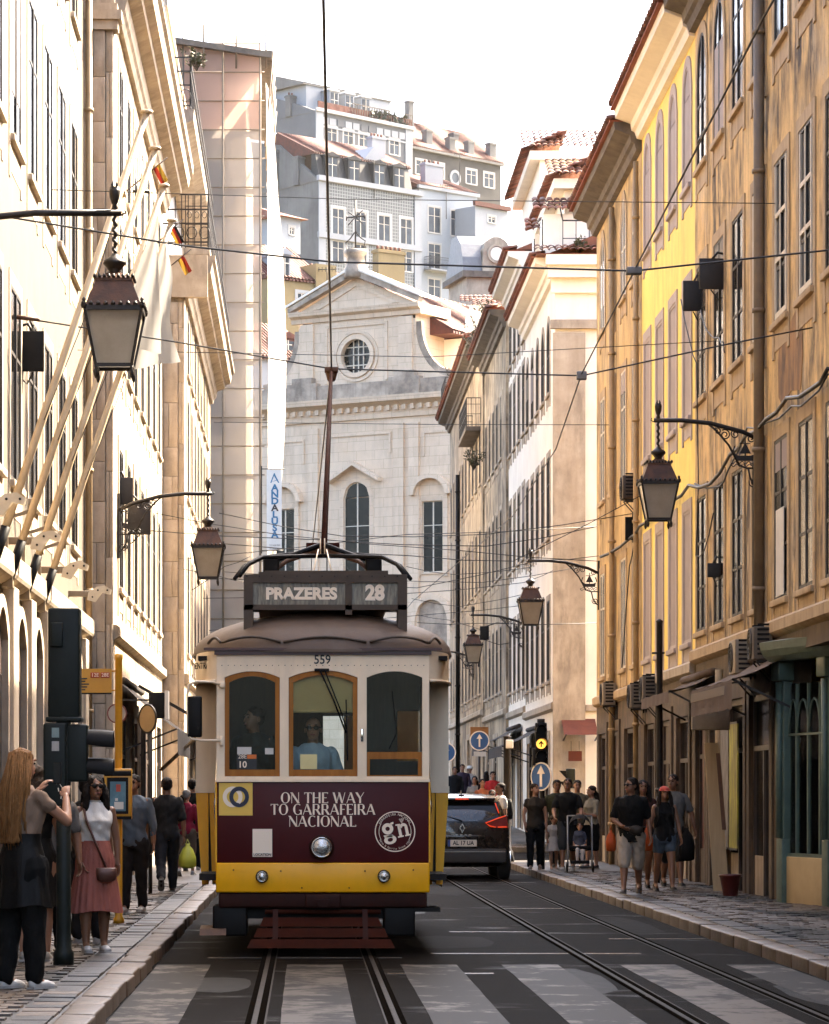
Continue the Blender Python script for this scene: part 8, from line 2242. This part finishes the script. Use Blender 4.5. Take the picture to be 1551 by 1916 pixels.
# ================================================================== overhead wires
wirem = pm('wire_black', (0.012,0.011,0.010), None, 5, 0.5)
def wire(label, pts, r=0.012, name='overhead_wire', sag=0.0, ends=True):
    pts = [Vector(p) for p in pts]; out = []
    for i in range(len(pts)-1):
        n = max(2, min(14, int((pts[i+1]-pts[i]).length/2)))
        for j in range(n):
            t = j/n; p = pts[i].lerp(pts[i+1], t); p.z -= sag*4*t*(1-t); out.append(p)
    out.append(pts[-1])
    b = MB(); b.tube(out, r, 6)
    t = thing(name, label, 'wire', pts[0], 0, 'overhead tram wires')
    b.v = [tuple(Vector(v)-pts[0]) for v in b.v]
    mk('cable', b, wirem, t, center=False)
    return t, [p-pts[0] for p in pts]
def P3(px, py, Y): a, c = PX(px, py, Y); return (a, Y, c)
tipw = (pole_tip[0]+TX, pole_tip[1]+TY, pole_tip[2]+0.03)
wire('contact wire over the left track that the trolley pole runs under', [(0.10,5,6.62),(0.12,20.9,6.60),tipw,(0.15,70,6.7),(0.2,150,8.2)], .011)
wire('contact wire over the right track', [(2.95,5,6.62),P3(1430,30,21.3),P3(1190,500,31.4),P3(1088,700,39.4),P3(1040,840,47.6),P3(960,965,58.5),(3.0,90,6.9),(3.0,150,8.2)], .009)
w1, pt = wire('thick span wire crossing in front of the big lantern', [P3(-170,376,31.4),P3(345,460,31.4),P3(620,490,31.4),P3(1185,507,31.4),P3(1551,468,31.4),P3(1780,440,31.4)], .010)
q = MB(); q.bevbox(pt[3].x-.07,pt[3].x+.08,-.06,.06,pt[3].z-.035,pt[3].z+.035,.01); mk('ear', q, M['zinc'], w1)
w2, pt = wire('thick span wire crossing at the tip of the trolley pole', [P3(20,592,39.4),P3(330,640,39.4),P3(620,690,39.4),P3(1088,703,39.4),P3(1356,645,39.4),P3(1520,613,39.4)], .010)
q = MB(); q.bevbox(pt[3].x-.06,pt[3].x+.06,-.05,.05,pt[3].z-.05,pt[3].z+.05,.01); mk('ear', q, M['zinc'], w2)
q = MB(); q.tube([pt[0], pt[0]+Vector((.35,0,-.04))], .03, 6); mk('insulator', q, M['rust'], w2)
w3, pt = wire('thin wire high across the street in front of the scaffold net', [P3(95,355,43.5),P3(660,373,43.5),P3(1490,381,43.5)], .006)
for (a, c_) in ((.12,.5),(.985,.93)):
    q = MB(); p_ = pt[0].lerp(pt[-1], a); q.tube([p_-Vector((.1,0,0)), p_+Vector((.12,0,0))], .02, 6); mk('insulator', q, M['iron'], w3)
wire('thin wire across the oculus of the church', [P3(145,655,50),P3(800,668,50),P3(1356,637,50)], .006)
wire('thin wire across the street at mid height by the white corner house', [P3(400,790,66),P3(800,794,66),P3(1150,795,66)], .007)
wl_ = [((240,990),(600,1010),(910,1022),(1118,985),58), ((410,960),(640,1003),(905,1000),(1190,960),62), ((240,950),(520,1000),(860,1030),(1120,1050),66), ((300,1050),(760,1000),(1118,985),None,72), ((380,1080),(780,1100),(1010,1048),(1120,1040),69),
       ((420,1070),(640,1080),(900,1090),(1090,1060),76), ((330,1120),(770,1110),(980,1090),(1050,1060),82), ((380,1180),(800,1150),(1000,1130),None,88), ((760,1060),(850,1075),(990,1062),None,80), ((770,1120),(860,1135),(1010,1105),None,92),
       ((780,1165),(900,1166),(1118,1166),None,70.6), ((390,1015),(770,1040),(960,1050),(1240,905),60), ((780,1150),(840,1160),(950,1190),None,110), ((350,1110),(420,1060),(470,1040),None,74), ((230,1040),(400,1075),(470,1090),None,70)]
lab = ['thin wire from the second left lantern to the white corner', 'wire pair holder crossing above the destination box', 'drooping wire from the stone pier house to the far right lantern', 'rising wire behind the trolley bow', 'wire meeting the bracket of the right corner lantern',
       'low wire just behind the trolley bow', 'slack wire crossing below the trolley bow height', 'lowest slack wire beside the tram roof', 'short wire right of the destination box', 'short slack wire over the tram roof end',
       'straight level wire ending at the ochre corner', 'long wire rising to the big right lantern', 'far wire near the church niche', 'short wire above the tram mirror', 'short wire by the block stone pier']
for i, (a, b_, c_, d_, Y) in enumerate(wl_):
    wire(lab[i], [P3(p[0],p[1],Y) for p in (a, b_, c_, d_) if p], .0085, sag=0.03)
# cables clipped along the right facades
def wall_cable(label, pts, W=6.2, r=0.02):
    v = []
    for (px, py) in pts:
        Y = W*F/(px-CX); v.append((W+random.uniform(-.015,.015), Y, CH+(CY-py)*Y/F))
    t, _ = wire(label, v, r, 'facade_cable', 0.05); t['category'] = 'cable'; t['group'] = 'cables along the facades'
wall_cable('bundle of black cables sagging along the ochre and yellow walls', [(1125,1042),(1180,1005),(1195,985),(1262,935),(1290,908),(1330,905),(1365,850),(1395,815),(1435,785),(1470,745),(1520,725),(1549,690)], r=.028)
wall_cable('second cable looping below the main bundle on the ochre wall', [(1300,905),(1345,910),(1362,880),(1400,800),(1435,790),(1480,760),(1515,745),(1549,700)], r=.014)
wall_cable('thin cable falling down the ochre wall beside the yellow house', [(1275,560),(1290,640),(1302,680),(1305,900),(1302,1040),(1318,1030),(1335,960)], r=.010)
wall_cable('thin cable dropping from the brown box on the ochre wall', [(1312,580),(1325,620),(1345,632),(1355,640),(1357,660)], r=.010)
wall_cable('black cable down the corner of the pale ochre house', [(1186,1010),(1178,1060),(1170,1150),(1165,1250)], r=.012)

# ================================================================== flagpoles, flags
fpm = pm('flagpole_paint', (0.62,0.50,0.33), (0.50,0.38,0.23), 4, 0.5, streak=(0.36,0.24,0.12), sfac=0.4)
whitef = netmat('white_flag_cloth', (0.34,0.33,0.31), 1.0, 0.45)
order = ['first', 'second', 'third', 'fourth']
for i, Y in enumerate((35.6, 37.6, 39.9, 42.3)):
    t = thing('flagpole', '%s slanting cream flagpole on the cream house, counted from the big lantern' % order[i], 'flagpole', (-3.46, Y, 4.2), 0, 'slanting flagpoles')
    b = MB(); b.tube([(.06,0,-.16),(.55,0,1.28),(1.73,0,4.75)], [.045,.045,.038], 10); mk('pole', b, fpm, t)
    b = MB(); b.tube([(.05,0,-.2),(.20,0,.25)], .055, 10); mk('sleeve', b, M['black'], t)
    b = MB(); b.lathe([(.03,0),(.07,.01),(.07,.035),(.03,.045)], (1.735,0,4.75), 12); mk('truck', b, fpm, t)
    b = MB(); b.bevbox(-.03,.10,-.07,.07,-.3,-.05,.01); b.bar((0.02,0,-.1),(0.02,0,.55),.04); b.bar((0,0,.5),(.33,0,.6),.04); mk('wall_bracket', b, M['ac'], t)
    b = MB(); b.tube([(1.70,-.06,4.68),(1.1,-.09,2.6),(.62,-.07,1.4)], .005, 5); mk('halyard', b, wirem, t)
for (Y, lb) in ((33.5,'pole bracket nearest the big lantern'), (38.3,'pole bracket below the second and third flagpoles'), (43.2,'pole bracket beyond the fourth flagpole'), (48.3,'last pole bracket near the drainpipe')):
    t = thing('pole_bracket', 'empty cream '+lb, 'bracket', (-3.5, Y, 4.5), 0, 'flagpole brackets')
    b = MB(); b.bevbox(-.02,.36,-.045,.045,-.045,.045,.012); mk('arm', b, M['ac'], t)
    for s_ in (-1, 1):
        b = MB(); b.prism_y([(.28,-.09),(.40,-.12),(.50,.02),(.62,-.01),(.64,.06),(.54,.12),(.42,.10),(.30,.02)], s_*.05-.008, s_*.05+.008); c_ = mk('cheek', b, pm('bracket_plate', (0.62,0.55,0.43), (0.5,0.43,0.32), 6, 0.5), t)
        for (x, z) in ((.36,-.05),(.44,.05),(.58,.05)):
            q = MB(); q.disc_y((x,z), .014, s_*.06-.012, s_*.06+.012, 8); mk('bolt', q, M['iron'], c_)
def flag(label, loc, f, mats, name='flag', nx=10, nz=14, strips=1, grp='flags on the left side'):
    t = thing(name, label, 'flag', loc, 0, grp)
    for k in range(strips):
        c = cloth(nx, nz, lambda u, v: f((k+u)/strips, v)); mk('cloth', c, mats[k], t, fixn=False)
    return t
# two long white flags hanging limp from the last poles
flag('long white flag hanging limp from the fourth flagpole', (-1.85, 42.25, 8.75), lambda u, v: (.05-.62*v*(1-u)+.16*u*v+.05*sin(v*7)*u, -.06+.09*sin(u*11+v*4)*v, -1.75*v-.12*u+.25*u*v), [whitef], strips=1)
flag('long white flag hanging limp from the third flagpole', (-1.85, 39.85, 8.6), lambda u, v: (.05-.58*v*(1-u)+.05*u*v, -.06+.08*sin(u*10+v*5+1)*v, -1.55*v-.15*u), [whitef], strips=1)
fr_, fy_, fb_ = netmat('flag_red', (0.13,0.013,0.008), 1.0, 0.3), netmat('flag_yellow', (0.22,0.13,0.02), 1.0, 0.3), netmat('flag_black', (0.008,0.008,0.008), 1.0, 0.2)
for (lb, px, py, Y, ms) in (('small black red and yellow flag on a stick by the iron balcony', 330, 445, 56, [fy_, fr_, fb_]), ('small yellow and red flag rolled on its stick below the deep cornice', 300, 330, 55, [fr_, fy_]), ('small faded yellow and red flag below the iron balcony', 345, 500, 57, [fy_, fr_])):
    x, z = PX(px, py, Y)
    t = flag(lb, (x, Y, z), lambda u, v: (-.12+.14*v+.11*u, .03*sin(u*6+v*3), .12-.27*v+.09*u), ms, 'small_flag', 4, 8, len(ms), 'small flags')
    b = MB(); b.tube([(-1.5 if px != 330 else -1.2, 0, -1.0),(-.12,0,.12),(.12,0,.32)], .012, 6); mk('stick', b, M['wood_brown'], t)

# ================================================================== boxes, floodlights, air conditioners
def floodlight(label, px, py, Y, w, h, wall, s, mat='black', name='floodlight', cat='floodlight'):
    X_, Z_ = PX(px, py, Y)
    t = thing(name, label, cat, (X_, Y, Z_), 0, 'boxes fixed to the facades')
    b = MB(); rr = [[(-w/2,-.12,-h/2),(w/2,-.12,-h/2),(w/2,-.12,h/2),(-w/2,-.12,h/2)], [(-w*.42,.12,-h*.42),(w*.42,.12,-h*.42),(w*.42,.12,h*.42),(-w*.42,.12,h*.42)]]
    b.loft(rr, False); mk('housing', b, M[mat], t)
    b = MB(); b.bevbox(-w/2-.012,w/2+.012,-.14,-.115,-h/2-.012,h/2+.012,.008); mk('rim', b, M['iron'] if mat != 'black' else M['black'], t)
    dx = wall-X_
    b = MB(); b.tube([(0,0,h/2),(dx*.5,0,h/2+.12),(dx,0,h/2+.10)], .02, 6); b.tube([(0,0,-h/2),(dx*.6,0,-h/2-.15),(dx,0,-h/2-.1)], .012, 6); mk('arm', b, M['iron'], t)
floodlight('black floodlight box on the cream house between two window rows', 62, 660, 40.5, .27, .48, WL_, -1)
floodlight('plain brown square box on the block stone pier house', 232, 920, 53.6, .28, .42, -3.05, -1, 'rust', 'junction_box', 'box')
floodlight('rusted lamp box below the brown square box', 262, 970, 55.5, .36, .55, -3.05, -1, 'rust', 'lamp_box', 'box')
floodlight('black floodlight box on the pale ochre corner house', 1184, 990, 62.5, .30, .42, WR_, 1)
floodlight('brown metal box high on the ochre wall, the upper of two', 1330, 515, 49.0, .36, .44, WR_, 1, 'rust', 'junction_box', 'box')
floodlight('brown metal box high beside the yellow house, the lower of two', 1297, 556, 51.8, .33, .46, WR_, 1, 'rust', 'junction_box', 'box')
floodlight('small black lamp box on the tall white house', 906, 1185, 100.5, .25, .40, WR_, 1)
floodlight('grey junction box with coiled cable on the ochre wall', 1334, 1068, 49.5, .18, .19, WR_, 1, 'ac', 'junction_box', 'box')
def aircon(label, px, py, W=6.3, w=.75, h=.55, mat='ac', d=.26):
    w *= .8; h *= .8
    Y = (W-d)*F/(px-CX); z = CH+(CY-py)*Y/F
    t = thing('air_conditioner', label, 'air conditioner', (W, Y, z), RZ, 'air conditioners on the right facades')
    b = MB(); b.bevbox(-w/2,w/2,-d-.05,-.05,0,h,.015); mk('casing', b, M[mat], t)
    q = MB()
    for r_ in (.06,.11,.16,.2): q.ring_y((-.1,h/2), r_, r_+.012, -d-.066, -d-.05, 20)
    mk('fan_grille', q, M['iron'], t)
    q = MB()
    for s_ in (-1, 1):
        for k in range(7):
            q = MB(); q.box(s_*w/2, s_*(w/2+.012), -d, -.1, .06+k*.065, .09+k*.065); mk('louvre_slat', q, M['black'], t)
    for s_ in (-1, 1):
        q = MB(); q.bar((s_*w*.35,-.02,-.02),(s_*w*.35,-d,-.02),.03); q.bar((s_*w*.35,-.02,-.3),(s_*w*.35,-d,-.03),.02); q.bar((s_*w*.35,-.02,-.32),(s_*w*.35,-.02,.0),.03); mk('wall_bracket', q, M['iron'], t)
aircon('air conditioner in an iron cage high on the pale ochre house', 1168, 935, mat='wood_brown', w=.6)
aircon('pale air conditioner above the shop by the ochre corner', 1130, 1320, w=.8)
aircon('dark air conditioner above the yellow house shops', 1182, 1325, w=.8, mat='stone_dark'); aircon('second dark air conditioner above the yellow house shops, closer to the post', 1205, 1312, w=.7, mat='stone_dark')
aircon('air conditioner with visible fan above the big awning', 1376, 1262, w=.8, h=.6); aircon('dark air conditioner under the thick drainpipe', 1412, 1235, w=.6, mat='stone_dark')
# ================================================================== awnings
def awning(label, Ynear, Yfar, z, proj, drop, W=6.3, mat='awning', val=.25, s=1, letters=False):
    L = Yfar-Ynear
    t = thing('awning', label, 'awning', (W, Yfar, z) if s > 0 else (W, Ynear, z), RZ if s > 0 else LZ, 'shop awnings')
    c = cloth(12, 5, lambda u, v: (u*L, -.06-proj*v, -drop*v-.05*sin(pi*v)+.012*sin(u*20))); mk('canvas', c, M[mat], t, fixn=False)
    c = cloth(24, 2, lambda u, v: (u*L, -.06-proj-.01*v+.012*sin(u*40)*v, -drop-.002-val*v-(.02*abs(sin(u*L*7))*v))); mk('valance', c, M[mat], t, fixn=False)
    b = MB(); b.tube([(0,-.08,.05),(L,-.08,.05)], .06, 10); mk('roller', b, M[mat], t)
    for x in (.08, L-.08):
        b = MB(); b.bar((x,-.05,-drop-.35),(x,-.05-proj,-drop+.01),.03); mk('arm', b, M['iron'], t)
    if letters:
        b = MB()
        for k in range(int(L/.16)-4): b.bar((.3+k*.16,-.09-proj,-drop-.06),(.34+k*.16,-.10-proj,-drop-.18),.02,.01)
        mk('lettering', b, pm('faded_letters', (0.30,0.21,0.12), None, 4, 0.8), t)
    return t
awning('brown cloth awning with deep valance beside the green shopfront', 41.9, 46.3, 3.35, .75, .35, val=.36, letters=True)
awning('dark rolled awning beside the yellow house', 49.6, 53.6, 3.35, .7, .25, mat='awning', val=.16)
awning('black awning on the white corner house', 85.0, 91.0, 3.3, 1.1, .5, mat='awning_dark')
awning('black awning on the tall white house', 94.5, 100.0, 3.5, 1.1, .5, mat='awning_dark')
awning('sagging black canopy on the stone pier house shop', 53.5, 59.5, 3.35, .9, .75, -3.05, 'awning_dark', .4, -1)
awning('half folded awning on the terrace house shop', 72.0, 78.0, 3.4, .9, .75, -2.58, 'awning', .3, -1)
t = thing('awning', 'small dark red awning on the end wall of the white corner house', 'awning', (6.5, 81.97, 3.1), 0, 'shop awnings')
c = cloth(6, 4, lambda u, v: (-.05+.85*u, -.9*v, .35-.42*v)); mk('canvas', c, M['awning_red'], t, fixn=False)
b = MB(); b.bar((0,-.0,-.2),(0,-.9,-.07),.03); b.bar((.8,0,-.2),(.8,-.9,-.07),.03); mk('arm', b, M['iron'], t)
t = thing('hanging_sign', 'small orange sign board below the dark red awning', 'sign', (PX(1076,0,81.5)[0], 81.5, PX(0,1424,81.5)[1]), 0)
b = MB(); b.box(-.17,.17,-.015,.015,0,.25); mk('board', b, M['awning_red'], t); b = MB(); b.bar((-.1,0,.25),(-.1,0,.5),.012); b.bar((.1,0,.25),(.1,0,.5),.012); mk('chain', b, M['iron'], t)
# folding awning frame on the left with bare arms
t = thing('folding_awning', 'bare folding awning frame with slanted arms beside the tram mirror', 'awning', (-3.05, 56.0, 3.3), 0)
b = MB()
for dy in (0, .25, .5, .9): b.tube([(1.35,dy,-.62),(.55,dy+.1,-1.35)], .018, 6)
mk('arms', b, M['pipe'], t); b = MB(); b.bar((.2,0,.1),(1.4,0,-.58),.06,.05); b.bar((.2,.9,.1),(1.4,.9,-.58),.06,.05); b.bar((1.38,-.1,-.6),(1.38,1.0,-.6),.09,.09); mk('rails', b, M['iron'], t)
t = thing('shop_sign', 'dark box sign with white edge projecting over the left pavement', 'sign', (-2.42, 53.5, 2.78), 0)
b = MB(); b.bevbox(-.13,.13,-.25,.25,0,.42,.02); mk('box', b, M['black'], t); b = MB(); b.box(.135,.19,-.26,.26,-.02,.45); mk('edge', b, paper, t); b = MB(); b.bar((-.65,0,.3),(-.12,0,.3),.03); mk('bracket', b, M['iron'], t)
# ================================================================== green shopfront, plank, pot on the right
t = thing('green_shopfront', 'green painted shopfront with tall arched glazing bars', 'shopfront', (WR_+.02, 42.4, 0.1), RZ+R(13))
for x in (0.0, 1.55, 3.1, 4.7):
    b = MB(); b.bevbox(x-.10,x+.10,-.16,.0,.0,.85,.01); b.bevbox(x-.08,x+.08,-.13,.0,.85,2.9,.01); b.bevbox(x-.14,x+.14,-.22,.0,2.9,3.15,.02); mk('pillar', b, M['green_shop'], t)
    b = MB(); b.tube([(x,-.16,.86),(x,-.16,2.88)], .045, 10); mk('column', b, M['green_shop'], t)
b = MB(); b.prism_x([(0,3.15),(-.22,3.15),(-.30,3.22),(-.34,3.30),(-.36,3.40),(0,3.46)], -.2, 4.9); mk('entablature', b, M['green_shop'], t)
for x0 in (0.0, 1.55, 3.1):
    b = MB(); b.bevbox(x0+.1,x0+1.45,-.10,-.01,.0,.62,.01); mk('riser', b, pm('cream_panel', (0.50,0.38,0.20), (0.42,0.31,0.16), 3, 0.6), t)
    q = MB()
    for k in (.38,.775,1.17): q.bar((x0+k,-.06,.62),(x0+k,-.06,2.85),.035)
    for (cx_, r_) in ((.24,.14),(.58,.19),(.97,.19),(1.31,.14)): q.tube([(x0+cx_+r_*cos(a),-.06,2.2+.45*sin(a)) for a in np.linspace(0,pi,9)], .014, 5)
    q.bar((x0+.1,-.06,2.2),(x0+1.45,-.06,2.2),.03); q.bar((x0+.1,-.06,.64),(x0+1.45,-.06,.64),.05); sfm = mk('glazing_bars', q, M['green_shop'], t)
    for (a, c_) in ((.1,.36),(.40,.757),(.793,1.15),(1.19,1.45)):
        q = MB(); q.box(x0+a,x0+c_,-.05,-.045,.66,2.86); mk('pane', q, M['glass_clear'], sfm)
b = MB(); b.box(0.1,4.6,.5,.9,0,3.2); mk('interior', b, M['dark_in'], t)
for (x, z, w, h, c_) in ((.9,1.0,.25,.35,paper), (.95,1.5,.2,.25,paper), (1.9,1.2,.3,.3,org)):
    q = MB(); q.box(x,x+w,-.04,-.03,z,z+h); mk('notice', q, c_, t)
t = thing('wooden_board', 'pale wooden board leaning against the shop wall above a red pot', 'board', (5.75, 46.9, PZ), 0)
b = MB(); b.add([(.12,-.1,.02),(.34,-.1,.02),(.20,.0,2.15),(.0,.0,2.15),(.12,-.06,.02),(.34,-.06,.02),(.20,.04,2.15),(.0,.04,2.15)], [(0,1,2,3),(4,7,6,5),(0,4,5,1),(1,5,6,2),(2,6,7,3),(3,7,4,0)]); mk('plank', b, pm('pale_wood', (0.46,0.33,0.18), (0.38,0.26,0.13), 3, 0.6, stretch=(8,8,.5)), t)
b = MB(); b.add([(.24,-.108,.9),(.30,-.108,.9),(.22,-.05,2.0),(.16,-.05,2.0)], [(0,1,2,3)]); mk('stripe', b, M['rust'], t)
t = thing('plant_pot', 'dark red bucket standing against the dark shop door', 'pot', (5.9, 45.2, PZ), 0)
b = MB(); b.lathe([(.10,0),(.145,.26),(.16,.27),(.16,.30),(.14,.30),(.13,.26)], (0,0,0), 18, cap=False); b.lathe([(.1,0.001),(.001,.002)], (0,0,0), 18); mk('bucket', b, M['shop_red'], t)
b = MB(); b.lathe([(.001,.24),(.125,.245)], (0,0,0), 16, cap=False); mk('soil', b, M['bedding'], t)
t = thing('shop_sign', 'weathered white box sign on an arm above the shop entrance', 'sign', (5.9, 46.8, 2.55), 0)
b = MB(); b.bevbox(-.35,.2,-.05,.05,-.1,.30,.02); mk('box', b, pm('old_white_sign', (0.34,0.28,0.21), (0.24,0.19,0.14), 4, 0.7), t); b = MB(); b.tube([(-.2,0,.28),(.0,0,.55),(.4,0,.6)], .015, 6); mk('bracket', b, M['iron'], t)
for (px, lb, mt, h) in ((1352, 'panel of peeling grey posters on the shop shutter', pm('peeling_posters', (0.30,0.28,0.26), (0.08,0.06,0.05), 5, 0.8, stretch=(6,6,.8)), 1.9), (1369, 'yellow sprayed panel beside the peeling posters', pm('graffiti_yellow', (0.45,0.42,0.03), (0.10,0.08,0.04), 4, 0.7, stretch=(3,3,.7)), 1.8)):
    Y = 6.2*F/(px-CX); t = thing('poster_panel', lb, 'poster', (6.24, Y, .75), RZ); b = MB(); b.box(-.45,.45,-.02,0,0,h); mk('sheet', b, mt, t); b = MB(); b.box(-.47,.47,-.03,-.021,-.03,.0); b.box(-.47,.47,-.03,-.021,h,h+.03); mk('batten', b, M['wood_dark'], t)
b = MB()
drainpipe(Fh, 11.2, 0.3, 13.2, 'black', 0.09, -0.2)
bpy.data.scenes.remove(TMP)

# ================================================================== haze: the air of a bright hazy day
b = MB(); b.box(-420, 420, -320, 540, -3.0, 82.0)
hz = mk('haze', b, None, None, center=False)
tag(hz, 'thin bright haze in the air between camera and hill', kind='stuff')
hm_ = bpy.data.materials.new('haze_air'); hm_.use_nodes = True
N = hm_.node_tree.nodes; L = hm_.node_tree.links
N.remove(N['Principled BSDF'])
pv = N.new('ShaderNodeVolumePrincipled'); pv.inputs['Color'].default_value = (1.0,0.98,0.95,1); pv.inputs['Density'].default_value = 0.00004; pv.inputs['Anisotropy'].default_value = 0.3
L.new(pv.outputs[0], N['Material Output'].inputs['Volume'])
hz.data.materials.append(hm_)
